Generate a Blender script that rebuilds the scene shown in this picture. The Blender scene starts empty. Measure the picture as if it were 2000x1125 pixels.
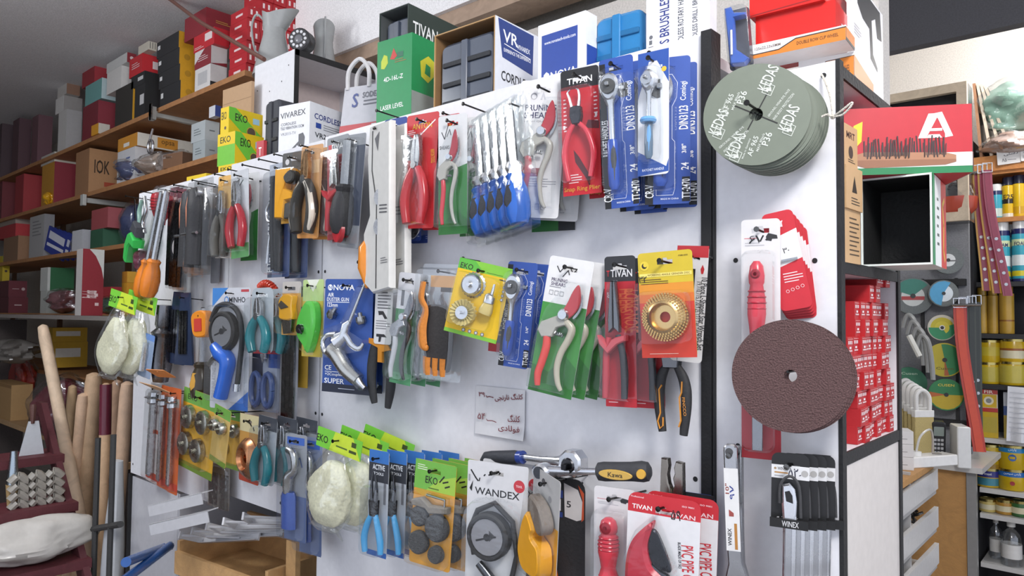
import bpy, bmesh, math, random
from mathutils import Vector, Matrix, noise as mnoise
from mathutils.geometry import tessellate_polygon
random.seed(7)
SC = bpy.context.scene
COL = SC.collection
PI = math.pi
# ---------------------------------------------------------------- camera
F = 1400.0
YAW, PITCH, ROLL = math.radians(41.54), math.radians(2.3), 0.01
CAM = Vector((0, -1.12, 1.5))
_h = Vector((-math.sin(YAW), math.cos(YAW), 0)); _r = Vector((math.cos(YAW), math.sin(YAW), 0)); _z = Vector((0, 0, 1))
FW = _h * math.cos(PITCH) + _z * math.sin(PITCH)
_u = _z * math.cos(PITCH) - _h * math.sin(PITCH)
RT = _r * math.cos(ROLL) + _u * math.sin(ROLL)
UP = _u * math.cos(ROLL) - _r * math.sin(ROLL)
cd = bpy.data.cameras.new('camera'); cam = bpy.data.objects.new('camera', cd); COL.objects.link(cam)
cam.matrix_world = Matrix(((RT.x, UP.x, -FW.x, CAM.x), (RT.y, UP.y, -FW.y, CAM.y), (RT.z, UP.z, -FW.z, CAM.z), (0, 0, 0, 1)))
cd.sensor_width = 36; cd.lens = 36 * F / 2000; cd.clip_start = .02; cd.clip_end = 60
SC.camera = cam
def ray(u, v): return FW + RT * ((u - 1000) / F) - UP * ((v - 562.5) / F)
def atY(u, v, Y): d = ray(u, v); return CAM + d * ((Y - CAM.y) / d.y)
def atX(u, v, X): d = ray(u, v); return CAM + d * ((X - CAM.x) / d.x)
def atZ(u, v, Z): d = ray(u, v); return CAM + d * ((Z - CAM.z) / d.z)
def proj(P):
    q = Vector(P) - CAM; k = q.dot(FW)
    return 1000 + F * q.dot(RT) / k, 562.5 - F * q.dot(UP) / k, k
# ---------------------------------------------------------------- light
SC.view_settings.view_transform = 'Standard'; SC.view_settings.look = 'None'
SC.view_settings.gamma = 1; SC.view_settings.use_curve_mapping = False
SC.view_settings.exposure = 0.38
SC.cycles.transparent_max_bounces = 32
SC.cycles.max_bounces = 8
w = bpy.data.worlds.new('world'); SC.world = w; w.use_nodes = True
w.node_tree.nodes['Background'].inputs[0].default_value = (.80, .86, 1, 1)
w.node_tree.nodes['Background'].inputs[1].default_value = 1.0
def lamp(name, loc, size, power, col=(1, .97, .93), tgt=None, sy=None):
    l = bpy.data.lights.new(name, 'AREA'); l.size = size; l.energy = power; l.color = col
    if sy: l.shape = 'RECTANGLE'; l.size_y = sy
    o = bpy.data.objects.new(name, l); COL.objects.link(o); o.location = loc
    if tgt is not None: o.rotation_euler = (Vector(tgt) - Vector(loc)).to_track_quat('-Z', 'Y').to_euler()
    return o
def bulb(name, loc, r, power, col=(1, .98, .96)):
    l = bpy.data.lights.new(name, 'POINT'); l.shadow_soft_size = r; l.energy = power; l.color = col
    o = bpy.data.objects.new(name, l); COL.objects.link(o); o.location = loc; return o
bulb('ceiling_and_fill_light', (.5, -1.0, 2.72), .24, 84)
bulb('ceiling_and_fill_light', (-2.9, -1.25, 2.56), .22, 40, (.96, .98, 1))  # added fill light, no bulb seen there; lifts the left ceiling and shelves
bulb('wall_bulb_light', (-.12, 2.62, 2.74), .10, 21, (1, .98, .95))
# ---------------------------------------------------------------- materials
def lin(c): return c / 12.92 if c <= .04045 else ((c + .055) / 1.055) ** 2.4
def rgb(h):
    h = h.lstrip('#'); h = h if len(h) == 6 else ''.join(c * 2 for c in h)
    return tuple(lin(int(h[i:i + 2], 16) / 255) for i in (0, 2, 4)) + (1,)
MATS = {}
KIND = dict(h=(.42, 0, 0), p=(.5, 0, 0), g=(.22, 0, 0), m=(.26, 1, 0), r=(.62, 0, .25), w=(.6, 0, .3), t=(.75, 0, .6), d=(.85, 0, .3))
def mat(key):
    if key in MATS: return MATS[key]
    m = bpy.data.materials.new(key.replace('#', '_')); m.use_nodes = True; MATS[key] = m
    nt = m.node_tree; N = nt.nodes; L = nt.links
    if key[0] == 'c':                       # thin clear packaging film: mostly see-through with a fresnel gloss
        N.clear(); out = N.new('ShaderNodeOutputMaterial'); mx = N.new('ShaderNodeMixShader')
        tr = N.new('ShaderNodeBsdfTransparent'); gl = N.new('ShaderNodeBsdfGlossy'); lw = N.new('ShaderNodeLayerWeight')
        cr = N.new('ShaderNodeMapRange'); nz = N.new('ShaderNodeTexNoise'); bp = N.new('ShaderNodeBump')
        op = float(key[1:] or .04) * .55
        lw.inputs['Blend'].default_value = .22
        cr.inputs['To Min'].default_value = op; cr.inputs['To Max'].default_value = min(1, op + .42)
        tr.inputs[0].default_value = (.97, .98, .98, 1); gl.inputs['Color'].default_value = (.92, .94, .96, 1); gl.inputs['Roughness'].default_value = .12
        nz.inputs['Scale'].default_value = 45 if op < .1 else 30; bp.inputs['Strength'].default_value = .10 if op < .07 else .35; bp.inputs['Distance'].default_value = .01
        tc = N.new('ShaderNodeTexCoord'); L.new(tc.outputs['Object'], nz.inputs['Vector'])
        L.new(nz.outputs['Fac'], bp.inputs['Height']); L.new(bp.outputs['Normal'], gl.inputs['Normal'])
        L.new(lw.outputs['Facing'], cr.inputs['Value']); L.new(cr.outputs[0], mx.inputs[0])
        L.new(tr.outputs[0], mx.inputs[1]); L.new(gl.outputs[0], mx.inputs[2]); L.new(mx.outputs[0], out.inputs[0])
        return m
    b = N['Principled BSDF']; kd = key[0]; col = rgb(key[1:8])
    ro, me, var = KIND[kd]
    b.inputs['Roughness'].default_value = ro; b.inputs['Metallic'].default_value = me
    tc = N.new('ShaderNodeTexCoord'); nz = N.new('ShaderNodeTexNoise'); L.new(tc.outputs['Object'], nz.inputs['Vector'])
    nz.inputs['Scale'].default_value = 60; nz.inputs['Detail'].default_value = 3
    mx = N.new('ShaderNodeMix'); mx.data_type = 'RGBA'; mx.blend_type = 'MULTIPLY'; mx.inputs['Factor'].default_value = max(var, .08)
    mx.inputs['A'].default_value = col; L.new(nz.outputs['Fac'], mx.inputs['B']); 
    gn = N.new('ShaderNodeVectorMath'); gn.operation = 'SCALE'; gn.inputs[3].default_value = 1.9
    L.new(nz.outputs['Color'], gn.inputs[0]) if False else L.new(nz.outputs['Fac'], gn.inputs[0])
    L.new(gn.outputs[0], mx.inputs['B'])
    L.new(mx.outputs['Result'], b.inputs['Base Color'])
    if kd == 'w':
        mp = N.new('ShaderNodeMapping'); mp.inputs['Scale'].default_value = (1.2, 1.2, 1.2); L.new(tc.outputs['Object'], mp.inputs[0])
        wv = N.new('ShaderNodeTexNoise'); wv.inputs['Scale'].default_value = 9; wv.inputs['Distortion'].default_value = 2.5; wv.inputs['Detail'].default_value = 6
        L.new(mp.outputs[0], wv.inputs['Vector']); L.new(wv.outputs['Fac'], gn.inputs[0])
    if kd in 'rtwd':
        bp = N.new('ShaderNodeBump'); bp.inputs['Strength'].default_value = .25 if kd != 't' else .9; bp.inputs['Distance'].default_value = .004
        nz.inputs['Scale'].default_value = 160 if kd != 't' else 400
        L.new(nz.outputs['Fac'], bp.inputs['Height']); L.new(bp.outputs['Normal'], b.inputs['Normal'])
    if kd == 'm':
        mr = N.new('ShaderNodeMapRange'); mr.inputs['To Min'].default_value = .16; mr.inputs['To Max'].default_value = .38
        L.new(nz.outputs['Fac'], mr.inputs['Value']); L.new(mr.outputs[0], b.inputs['Roughness'])
    return m
# ---------------------------------------------------------------- text outlines
TXT = {}
def outline(s, bold=True):
    k = (s, bold)
    if k not in TXT:
        c = bpy.data.curves.new('t', 'FONT'); c.body = s; c.resolution_u = 2; c.offset = .013 if bold else 0; c.align_x = 'LEFT'
        o = bpy.data.objects.new('t', c); COL.objects.link(o)
        me = bpy.data.meshes.new_from_object(o.evaluated_get(bpy.context.evaluated_depsgraph_get()))
        vs = [(v.co.x, v.co.y) for v in me.vertices]; fs = [tuple(p.vertices) for p in me.polygons]
        bpy.data.objects.remove(o); bpy.data.curves.remove(c); bpy.data.meshes.remove(me)
        if not vs: vs = [(0, 0), (1, 0), (1, 1)]; fs = []
        x0 = min(v[0] for v in vs); x1 = max(v[0] for v in vs); y0 = min(v[1] for v in vs); y1 = max(v[1] for v in vs)
        TXT[k] = ([((x - (x0 + x1) / 2), (y - (y0 + y1) / 2)) for x, y in vs], fs, x1 - x0, max(y1 - y0, .05))
    return TXT[k]
_AR = {'ک': ('\ufb8e', '\ufb8f', '\ufb90', '\ufb91'), 'گ': ('\ufb92', '\ufb93', '\ufb94', '\ufb95'), 'ل': ('\ufedd', '\ufede', '\ufedf', '\ufee0'),
       'ن': ('\ufee5', '\ufee6', '\ufee7', '\ufee8'), 'ا': ('\ufe8d', '\ufe8e', None, None), 'ر': ('\ufead', '\ufeae', None, None), 'ج': ('\ufe9d', '\ufe9e', '\ufe9f', '\ufea0'),
       'ی': ('\ufbfc', '\ufbfd', '\ufbfe', '\ufbff'), 'ف': ('\ufed1', '\ufed2', '\ufed3', '\ufed4'), 'و': ('\ufeed', '\ufeee', None, None), 'د': ('\ufea9', '\ufeaa', None, None),
       'س': ('\ufeb1', '\ufeb2', '\ufeb3', '\ufeb4'), 'م': ('\ufee1', '\ufee2', '\ufee3', '\ufee4'), 'ه': ('\ufee9', '\ufeea', '\ufeeb', '\ufeec'), 'ت': ('\ufe95', '\ufe96', '\ufe97', '\ufe98'),
       'پ': ('\ufb56', '\ufb57', '\ufb58', '\ufb59'), 'ب': ('\ufe8f', '\ufe90', '\ufe91', '\ufe92'), 'ش': ('\ufeb5', '\ufeb6', '\ufeb7', '\ufeb8'), 'ز': ('\ufeaf', '\ufeb0', None, None)}
def fa(s):
    out = []
    for i, ch in enumerate(s):
        if ch not in _AR: out.append(ch); continue
        pj = i > 0 and s[i - 1] in _AR and _AR[s[i - 1]][2] is not None
        nj = i + 1 < len(s) and s[i + 1] in _AR and _AR[ch][2] is not None
        out.append(_AR[ch][(3 if pj else 2) if nj else (1 if pj else 0)])
    return ''.join(reversed(out))
# ---------------------------------------------------------------- mesh builder (x right, y away from the viewer, z up)
def rrect(x0, x1, z0, z1, r=.006, n=4):
    r = min(r, abs(x1 - x0) / 2.01, abs(z1 - z0) / 2.01); pts = []
    for cx, cz, a0 in ((x1 - r, z1 - r, 0), (x0 + r, z1 - r, 90), (x0 + r, z0 + r, 180), (x1 - r, z0 + r, 270)):
        for k in range(n + 1): a = math.radians(a0 + 90 * k / n); pts.append((cx + r * math.cos(a), cz + r * math.sin(a)))
    return pts
def circ(cx, cz, r, n=24, rz=None): return [(cx + r * math.cos(2 * PI * k / n), cz + (rz or r) * math.sin(2 * PI * k / n)) for k in range(n)]
def spline(pts, n=6, closed=False):
    P = [Vector(p) for p in pts]; out = []; m = len(P)
    for i in range(m if closed else m - 1):
        a, b, c, d = (P[(i - 1) % m], P[i], P[(i + 1) % m], P[(i + 2) % m]) if closed else (P[max(i - 1, 0)], P[i], P[i + 1], P[min(i + 2, m - 1)])
        for k in range(n):
            t = k / n
            out.append(.5 * ((2 * b) + (c - a) * t + (2 * a - 5 * b + 4 * c - d) * t * t + (3 * b - a - 3 * c + d) * t ** 3))
    if not closed: out.append(P[-1])
    return [tuple(p) for p in out]
class MB:
    def __init__(s): s.v = []; s.f = []; s.fm = []; s.ms = []; s.M = Matrix.Identity(4); s.k = 0
    def mi(s, key):
        if key not in s.ms: s.ms.append(key)
        return s.ms.index(key)
    def add(s, vs, fs, key):
        o = len(s.v); i = s.mi(key)
        s.v += [tuple(s.M @ Vector(p)) for p in vs]; s.f += [tuple(o + a for a in f) for f in fs]; s.fm += [i] * len(fs)
        return s
    def box(s, c, d, key, bev=0, R=None):
        x, y, z = (a / 2 for a in d)
        if bev:
            old = s.M; s.M = old @ Matrix.Translation(c) @ (R or Matrix.Identity(4))
            s.poly(rrect(-x, x, -z, z, bev, 2), -y, y, key, bev * .6); s.M = old; return s
        vs = [Vector((a * x, b * y, e * z)) for a in (-1, 1) for b in (-1, 1) for e in (-1, 1)]
        if R: vs = [R @ v for v in vs]
        vs = [v + Vector(c) for v in vs]
        return s.add(vs, [(0, 1, 3, 2), (4, 6, 7, 5), (0, 4, 5, 1), (2, 3, 7, 6), (0, 2, 6, 4), (1, 5, 7, 3)], key)
    def poly(s, pts, y0, y1, key, ch=0, holes=(), front=None):
        """outline in x,z extruded from y0 (front) to y1 (back), front edge chamfered by ch"""
        loops = [[Vector((p[0], 0, p[1])) for p in pts]] + [[Vector((p[0], 0, p[1])) for p in h] for h in holes]
        flat = [v for l in loops for v in l]; n = len(flat)
        tri = tessellate_polygon([[Vector((v.x, v.z, 0)) for v in l] for l in loops])
        vs = [(v.x, y1, v.z) for v in flat]
        if ch:
            l = loops[0]; m = len(l); ar = sum(l[i].x * l[(i + 1) % m].z - l[(i + 1) % m].x * l[i].z for i in range(m)); sg = 1 if ar > 0 else -1
            ins = []
            for i in range(m):
                a = (l[i] - l[i - 1]); b = (l[(i + 1) % m] - l[i])
                na = Vector((-a.z, 0, a.x)); nb = Vector((-b.z, 0, b.x))
                q = (na.normalized() if na.length > 1e-9 else Vector()) + (nb.normalized() if nb.length > 1e-9 else Vector())
                ins.append(l[i] + (q.normalized() if q.length > 1e-6 else Vector()) * ch * sg)
            yc = y0 + (ch if y1 > y0 else -ch)
            vs += [(v.x, yc, v.z) for v in l]; vs += [(v.x, y0, v.z) for v in ins]
            s.add(vs, [t for t in tri] + [tuple(m * 2 + a for a in t) for t in tri] +
                  [(i, (i + 1) % m, m + (i + 1) % m, m + i) for i in range(m)] + [(m + i, m + (i + 1) % m, 2 * m + (i + 1) % m, 2 * m + i) for i in range(m)], key)
            return s
        vs += [(v.x, y0, v.z) for v in flat]; fs = [t for t in tri] ; o = 0
        ff = [tuple(n + a for a in t) for t in tri]
        for l in loops:
            m = len(l); fs += [(o + i, o + (i + 1) % m, n + o + (i + 1) % m, n + o + i) for i in range(m)]; o += m
        if front: s.add(vs, fs, key); s.add([vs[n + i] for i in range(n)], tri, front)
        else: s.add(vs, fs + ff, key)
        return s
    def flat(s, pts, y, key, holes=()):
        loops = [[Vector((p[0], p[1], 0)) for p in pts]] + [[Vector((p[0], p[1], 0)) for p in h] for h in holes]
        flat = [v for l in loops for v in l]
        return s.add([(v.x, y, v.y) for v in flat], [tuple(t) for t in tessellate_polygon(loops)], key)
    def tube(s, path, rad, key, n=10, cap=True, sq=1.0):
        P = [Vector(p) for p in path]; m = len(P)
        if not isinstance(rad, (list, tuple)): rad = [rad] * m
        elif len(rad) != m:
            k = len(rad) - 1; rr = []
            for i in range(m): t = i / (m - 1) * k; j = min(int(t), k - 1); rr.append(rad[j] + (rad[j + 1] - rad[j]) * (t - j))
            rad = rr
        vs = []; last = None
        for i in range(m):
            t = (P[min(i + 1, m - 1)] - P[max(i - 1, 0)])
            if t.length < 1e-9: t = last or Vector((0, 0, 1))
            t.normalize(); last = t
            d = Vector((0, 1, 0)); d = d - t * d.dot(t)
            if d.length < .15: d = Vector((0, 0, 1)); d = d - t * d.dot(t)
            d.normalize(); e = t.cross(d)
            for k in range(n): a = 2 * PI * k / n; vs.append(P[i] + e * (math.cos(a) * rad[i]) + d * (math.sin(a) * rad[i] * sq))
        fs = [(i * n + k, i * n + (k + 1) % n, (i + 1) * n + (k + 1) % n, (i + 1) * n + k) for i in range(m - 1) for k in range(n)]
        if cap: fs += [tuple(range(n)), tuple((m - 1) * n + k for k in range(n))]
        return s.add(vs, fs, key)
    def rev(s, prof, c, key, n=28, axis='y'):
        """prof = [(radius, along axis)]; axis y is towards / away from the viewer"""
        vs = []; m = len(prof)
        for r, h in prof:
            for k in range(n):
                a = 2 * PI * k / n; x, z = r * math.cos(a), r * math.sin(a)
                vs.append((c[0] + x, c[1] + h, c[2] + z) if axis == 'y' else ((c[0] + x, c[1] + z, c[2] + h) if axis == 'z' else (c[0] + h, c[1] + x, c[2] + z)))
        fs = [(i * n + k, i * n + (k + 1) % n, (i + 1) * n + (k + 1) % n, (i + 1) * n + k) for i in range(m - 1) for k in range(n)]
        for i in (0, m - 1):
            if prof[i][0] > 1e-6: fs.append(tuple(i * n + k for k in range(n)))
        return s.add(vs, fs, key)
    def text(s, t, x, z, h, y, key, rot=0, w=None, bold=True):
        vs, fs, tw, th = outline(t, bold); k = h / th; kx = (w / tw) if w else k
        c, q = math.cos(math.radians(rot)), math.sin(math.radians(rot))
        return s.add([(x + a * kx * c - b * k * q, y, z + a * kx * q + b * k * c) for a, b in vs], fs, key)
    def stroke(s, pts, wd, y, key):
        for a, b in zip(pts, pts[1:]):
            a = Vector(a); b = Vector(b); d = (b - a)
            if d.length < 1e-7: continue
            d.normalize(); q = Vector((-d.y, d.x)) * wd / 2; a = a - d * wd * .3; b = b + d * wd * .3
            s.add([((a + q).x, y, (a + q).y), ((a - q).x, y, (a - q).y), ((b - q).x, y, (b - q).y), ((b + q).x, y, (b + q).y)], [(0, 1, 2, 3)], key)
        return s
    def draw(s, W, H, spec, y, x0=None, ztop=0, holes=()):
        """printing on a face: fractions of the face, y up from its bottom edge"""
        x0 = -W / 2 if x0 is None else x0; X = lambda a: x0 + a * W; Z = lambda b: ztop - H + b * H
        for it in spec:
            s.k += 1; yy = y - .00018 - .00006 * (s.k % 40); k = it[0]
            if k == 'r':
                p = [(X(it[1]), Z(it[3])), (X(it[2]), Z(it[3])), (X(it[2]), Z(it[4])), (X(it[1]), Z(it[4]))]
                hs = [h for h in holes if all(X(it[1]) < q[0] < X(it[2]) and Z(it[3]) < q[1] < Z(it[4]) for q in h)]
                s.flat(p, yy, it[5], hs)
            elif k == 'p': s.flat([(X(a), Z(b)) for a, b in it[1]], yy, it[2])
            elif k == 'c': s.flat(circ(X(it[1]), Z(it[2]), it[3] * W, 20), yy, it[4])
            elif k == 't':
                o = it[6] if len(it) > 6 else {}; rot = o.get('rot', 0)
                w_ = o.get('w'); w_ = None if w_ is None else w_ * (H if rot in (90, -90, 270) else W)
                s.text(it[1], X(it[2]), Z(it[3]), it[4] * H, yy, it[5], rot, w_, o.get('b', True))
            elif k == 's': s.stroke([(X(a), Z(b)) for a, b in it[1]], it[2] * W, yy, it[3])
            elif k == 'l':      # block of fine print: thin text lines
                _, a0, a1, b0, b1, n_, key = it
                for i in range(n_):
                    b = b1 + (b0 - b1) * (i + .5) / n_; e = a1 - (a1 - a0) * (.0 if i % 3 else .25) 
                    s.flat([(X(a0), Z(b) - .16 * (b1 - b0) * H / n_), (X(e), Z(b) - .16 * (b1 - b0) * H / n_), (X(e), Z(b) + .16 * (b1 - b0) * H / n_), (X(a0), Z(b) + .16 * (b1 - b0) * H / n_)], yy, key)
        return s
    def build(s, name, parent=None, label=None, M=None, ang=40):
        me = bpy.data.meshes.new(name); me.from_pydata(s.v, [], s.f)
        for k in s.ms: me.materials.append(mat(k))
        me.polygons.foreach_set('material_index', s.fm)
        b = bmesh.new(); b.from_mesh(me); bmesh.ops.recalc_face_normals(b, faces=b.faces); b.to_mesh(me); b.free()
        me.shade_smooth(); me.set_sharp_from_angle(angle=math.radians(ang))
        o = bpy.data.objects.new(name, me); COL.objects.link(o)
        if parent is not None: o.parent = parent
        if M is not None: o.matrix_world = M
        if label: o['label'] = label
        return o
ALL_LABELS = {}
def tag(o, label, cat, group=None):
    o['label'] = label; o['category'] = cat
    if group: o['group'] = group
    return o
def thing(name, label, cat, M=None, group=None):
    o = bpy.data.objects.new(name, None); COL.objects.link(o); o.empty_display_size = .02
    if M is not None: o.matrix_world = M
    return tag(o, label, cat, group)
def solid(mb, name, label, cat, M=None, group=None): return tag(mb.build(name, None, None, M), label, cat, group)
def struct(mb, name, M=None): o = mb.build(name, None, None, M); o['kind'] = 'structure'; return o
def copy_thing(r, M, label, group=None):
    c = r.copy(); COL.objects.link(c); c.matrix_world = M; c['label'] = label
    if group: c['group'] = group
    for ch in list(r.children):
        if ch.users_scene or True:
            d = ch.copy(); COL.objects.link(d); d.parent = c
            for g in list(ch.children):
                e = g.copy(); COL.objects.link(e); e.parent = d
    return c
def RZ(a): return Matrix.Rotation(math.radians(a), 4, 'Z')
def RY(a): return Matrix.Rotation(math.radians(a), 4, 'Y')
def RX(a): return Matrix.Rotation(math.radians(a), 4, 'X')
def T(*a): return Matrix.Translation(Vector(a[0]) if len(a) == 1 else Vector(a))
def fit(uL, uR, vT, vB, Y, yaw=0, roll=0):
    """pose and size of a flat thing whose top middle hangs in the plane Y: -> matrix, width, height"""
    P = atY((uL + uR) / 2, vT, Y); k = proj(P)[2]
    d = Vector((math.cos(math.radians(yaw)), math.sin(math.radians(yaw)), 0))
    s = (proj(P + d * .02)[0] - proj(P - d * .02)[0]) / .04
    W = abs((uR - uL) / s); H = (vB - vT) / ((proj(P)[1] - proj(P + Vector((0, 0, .02)))[1]) / .02)
    return T(P) @ RZ(yaw) @ RY(-roll), W, H
ORD = ['front', 'second', 'third', 'fourth', 'fifth', 'sixth', 'seventh', 'eighth', 'ninth', 'tenth', 'eleventh', 'twelfth', 'thirteenth', 'fourteenth', 'fifteenth']
# ================================================================ the room
CEIL = 3.06
struct(MB().box((-4, 1, -.05), (14, 10, .1), 'd#8a8580'), 'floor')
struct(MB().box((-4, .6, CEIL + .05), (14, 7.6, .1), 'd#dedde0'), 'ceiling')
struct(MB().box((-4.7, 1.03, 1.53), (7.6, .08, 3.06), 'd#b9b4ac').box((-8.55, -1, 1.53), (.1, 4, 3.06), 'd#8d8884'), 'wall_back')
struct(MB().box((-5.9, -2.75, 1.53), (5.4, .1, 3.06), 'd#a8a4a0'), 'wall_front_blocker')  # unseen wall, added to keep world light off the left side
struct(MB().box((.35, 3.35, 1.53), (3.5, .1, 3.06), 'd#e6e0d8'), 'wall_right')
struct(MB().box((-1.14, 2.2, 1.53), (.08, 2.2, 3.06), 'd#c9c6c2'), 'wall_side')
# boxed beam over the shop fitting with a timber trim under it, and the cream pier it meets
b0 = atY(632, 20, .875).x; tz = atY(800, 62, .72).z
struct(MB().box(((b0 - .5) / 2, .80, (3.06 + tz + .03) / 2), (-.5 - b0, .16, 3.03 - tz), 'd#f0eeee'), 'trim_1')
struct(MB().box((b0 - .46, .925, 1.53), (.9, .10, 3.06), 'd#efe3cf'), 'wall_pier')
struct(MB().box(((b0 - .5) / 2, .81, tz), (-.5 - b0, .14, .06), 'w#a8907c'), 'trim_2')
struct(MB().box(((b0 - .5) / 2, .90, 1.6), (-.5 - b0, .10, 1.9), 'd#cfcac4'), 'wall_centre')
# ================================================================ display board and its cabinet
WHT = 'h#e2e2e6'; BLK = 'r#1b1b1d'; 
bd = thing('display_board', 'long white melamine display board full of hanging tool packs', 'board', T(-1.7, 0, .9))
def rel(o, M): o.matrix_parent_inverse = Matrix.Identity(4); return o
def bpart(mb, name, label=None):
    mb.v = [(x + 1.7, y, z - .9) for x, y, z in mb.v]; return mb.build(name, bd, label)
def board(x0, x1, z0, z1, holes):
    mb = MB().poly([(x0, z0), (x1, z0), (x1, z1), (x0, z1)], 0, .016, WHT)
    for hx, hz in holes: mb.flat(circ(hx, hz, .0045, 10), -.0006, BLK)
    bpart(mb, 'board_panel')
sx = -1.688
hz = (1.232, 1.618)
board(-2.21, -1.690, .93, 1.983, [(-1.703, z) for z in hz] + [(-1.87, .96), (-2.17, .95)])
board(-2.95, -2.214, .885, 1.968, [(-2.93, .92)])
board(-1.684, -.562, .45, 1.989, [(-1.672, z) for z in hz] + [(-.575, 1.23), (-.575, 1.606), (-.59, 1.70)])
bpart(MB().box((-.5515, .01, 1.24), (.019, .035, 1.5), BLK), 'edge_strip')
# tall narrow end unit with open shelves behind it
eu = thing('shelf_unit', 'narrow white shelf unit whose black edged end holds abrasive discs and wrenches', 'shelf unit', T(-.44, .17, 0))
def epart(mb, name, label=None):
    mb.v = [(x + .44, y - .17, z) for x, y, z in mb.v]; return mb.build(name, eu, label)
mb = MB().poly([(-.537, .0), (-.3445, .0), (-.3445, 1.892), (-.537, 1.892)], -.0, .016, WHT)
for hx, hz_ in ((-.503, 1.596), (-.377, 1.59), (-.362, 1.872), (-.368, 1.262), (-.505, 1.285), (-.512, 1.19), (-.50, 1.295)): mb.flat(circ(hx, hz_, .0042, 10), -.0006, BLK)
epart(mb, 'end_panel')
epart(MB().box((-.3415, .008, .95), (.006, .018, 1.885), BLK).box((-.539, -.002, .95), (.003, .01, 1.885), BLK), 'edge_strip')
for z in (1.888, 1.588, 1.3): epart(MB().box((-.4475, .176, z - .008), (.205, .318, .016), WHT).box((-.3435, .176, z - .008), (.004, .318, .018), BLK), 'shelf')
epart(MB().box((-.5345, .178, .95), (.006, .314, 1.88), WHT), 'back_panel')
epart(MB().box((-.4475, .342, .95), (.205, .014, 1.88), WHT).box((-.343, .342, .95), (.004, .016, 1.88), BLK), 'side_panel')
epart(MB().box((-.349, .176, .64), (.01, .316, 1.28), 'g#dcd6d2'), 'door')
zb_ = atY(1850, 76, 2.3).z
struct(MB().box((.0, 2.33, (zb_ + 3.06) / 2), (2.0, .06, 3.06 - zb_), 'd#4f4f54'), 'trim_4')
# cabinet carrying the goods above the board
struct(MB().box((-1.75, .36, 1.955), (2.38, .64, .02), WHT), 'trim_3')
# ================================================================ pack and tool builders
NAILS = []
def hang(name, label, cat, uc, vt, wp, hp, Y=-.06, yaw=0, roll=0, group=None, nail=True, hz=.02):
    M, W, H = fit(uc - wp / 2, uc + wp / 2, vt, vt + hp, Y, yaw, roll)
    if nail: NAILS.append(M @ Vector((0, 0, -hz)))
    return thing(name, label, cat, M, group), W, H
def stack(root, n, dx, dy, dyaw, pat, group, droll=0):
    """the packs hanging behind the front one on the same nail"""
    y0 = root.matrix_world.translation.y; dy = max(dy, .031)
    if y0 + n * dy > -.003: dy = max(.012, (-.003 - y0) / n)
    M0 = root.matrix_world.copy(); root['group'] = group; out = []
    for k in range(1, n + 1):
        M = T(dx * k, dy * k, -.002 * k) @ M0 @ RZ(dyaw * k) @ RY(-droll * k)
        out.append(copy_thing(root, M, pat.replace('#', ORD[k]), group))
    return out
def slot(W, zc=-.02, w=.026, h=.007):
    return [(-w / 2, zc - h / 2), (-.004, zc - h / 2), (.004, zc - h / 2), (w / 2, zc - h / 2), (w / 2, zc + h / 2), (.0045, zc + h / 2), (.0035, zc + h), (-.0035, zc + h), (-.0045, zc + h / 2), (-w / 2, zc + h / 2)]
def card(root, W, H, base, spec=(), r=.006, hole=True, th=.0012, name='card', back=None, zc=-.02, draw_holes=True):
    hs = [slot(W, zc, min(.026, W * .5))] if hole else []
    mb = MB().poly(rrect(-W / 2, W / 2, -H, 0, r), 0, th, base, 0, hs)
    mb.draw(W, H, spec, 0, holes=hs); return mb.build(name, root)
def bl(root, W, H, a0, a1, b0, b1, d, op='c.05', pts=None, name='blister', r=.012):
    X = lambda a: (a - .5) * W; Z = lambda b: (b - 1) * H; d = min(d, .029) if op[0] == 'c' else d
    p = [(X(a), Z(b)) for a, b in pts] if pts else rrect(X(a0), X(a1), Z(b0), Z(b1), r, 3)
    mb = MB(); n = len(p); cx = sum(q[0] for q in p) / n; cz = sum(q[1] for q in p) / n
    rows = []
    for k, (sc, y) in enumerate(((1.0, -.0015), (.985, -d * .75), (.95, -d * .97), (.85, -d))): rows += [(cx + (x - cx) * sc, y, cz + (z - cz) * (sc if H > W * 3 else sc)) for x, z in p]
    fs = [(k * n + i, k * n + (i + 1) % n, (k + 1) * n + (i + 1) % n, (k + 1) * n + i) for k in range(3) for i in range(n)] + [tuple(3 * n + i for i in range(n))]
    mb.add(rows, fs, op); o = mb.build(name, root); return o
def sub(W, H, a0, a1, b0, b1):
    """unit square of a tool -> metres on the card"""
    P = lambda x, y: ((a0 + (a1 - a0) * x - .5) * W, (b0 + (b1 - b0) * y - 1) * H)
    return P, (a1 - a0) * W
def t3(P, pts, y=-.012): return [(P(a, b)[0], y, P(a, b)[1]) for a, b in pts]
def p2(P, pts): return [P(a, b) for a, b in pts]
CHR = 'm#d4d6da'; STL = 'm#a9abad'; DRK = 'm#5a5c60'; GRY = 'g#9c9a94'
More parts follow.
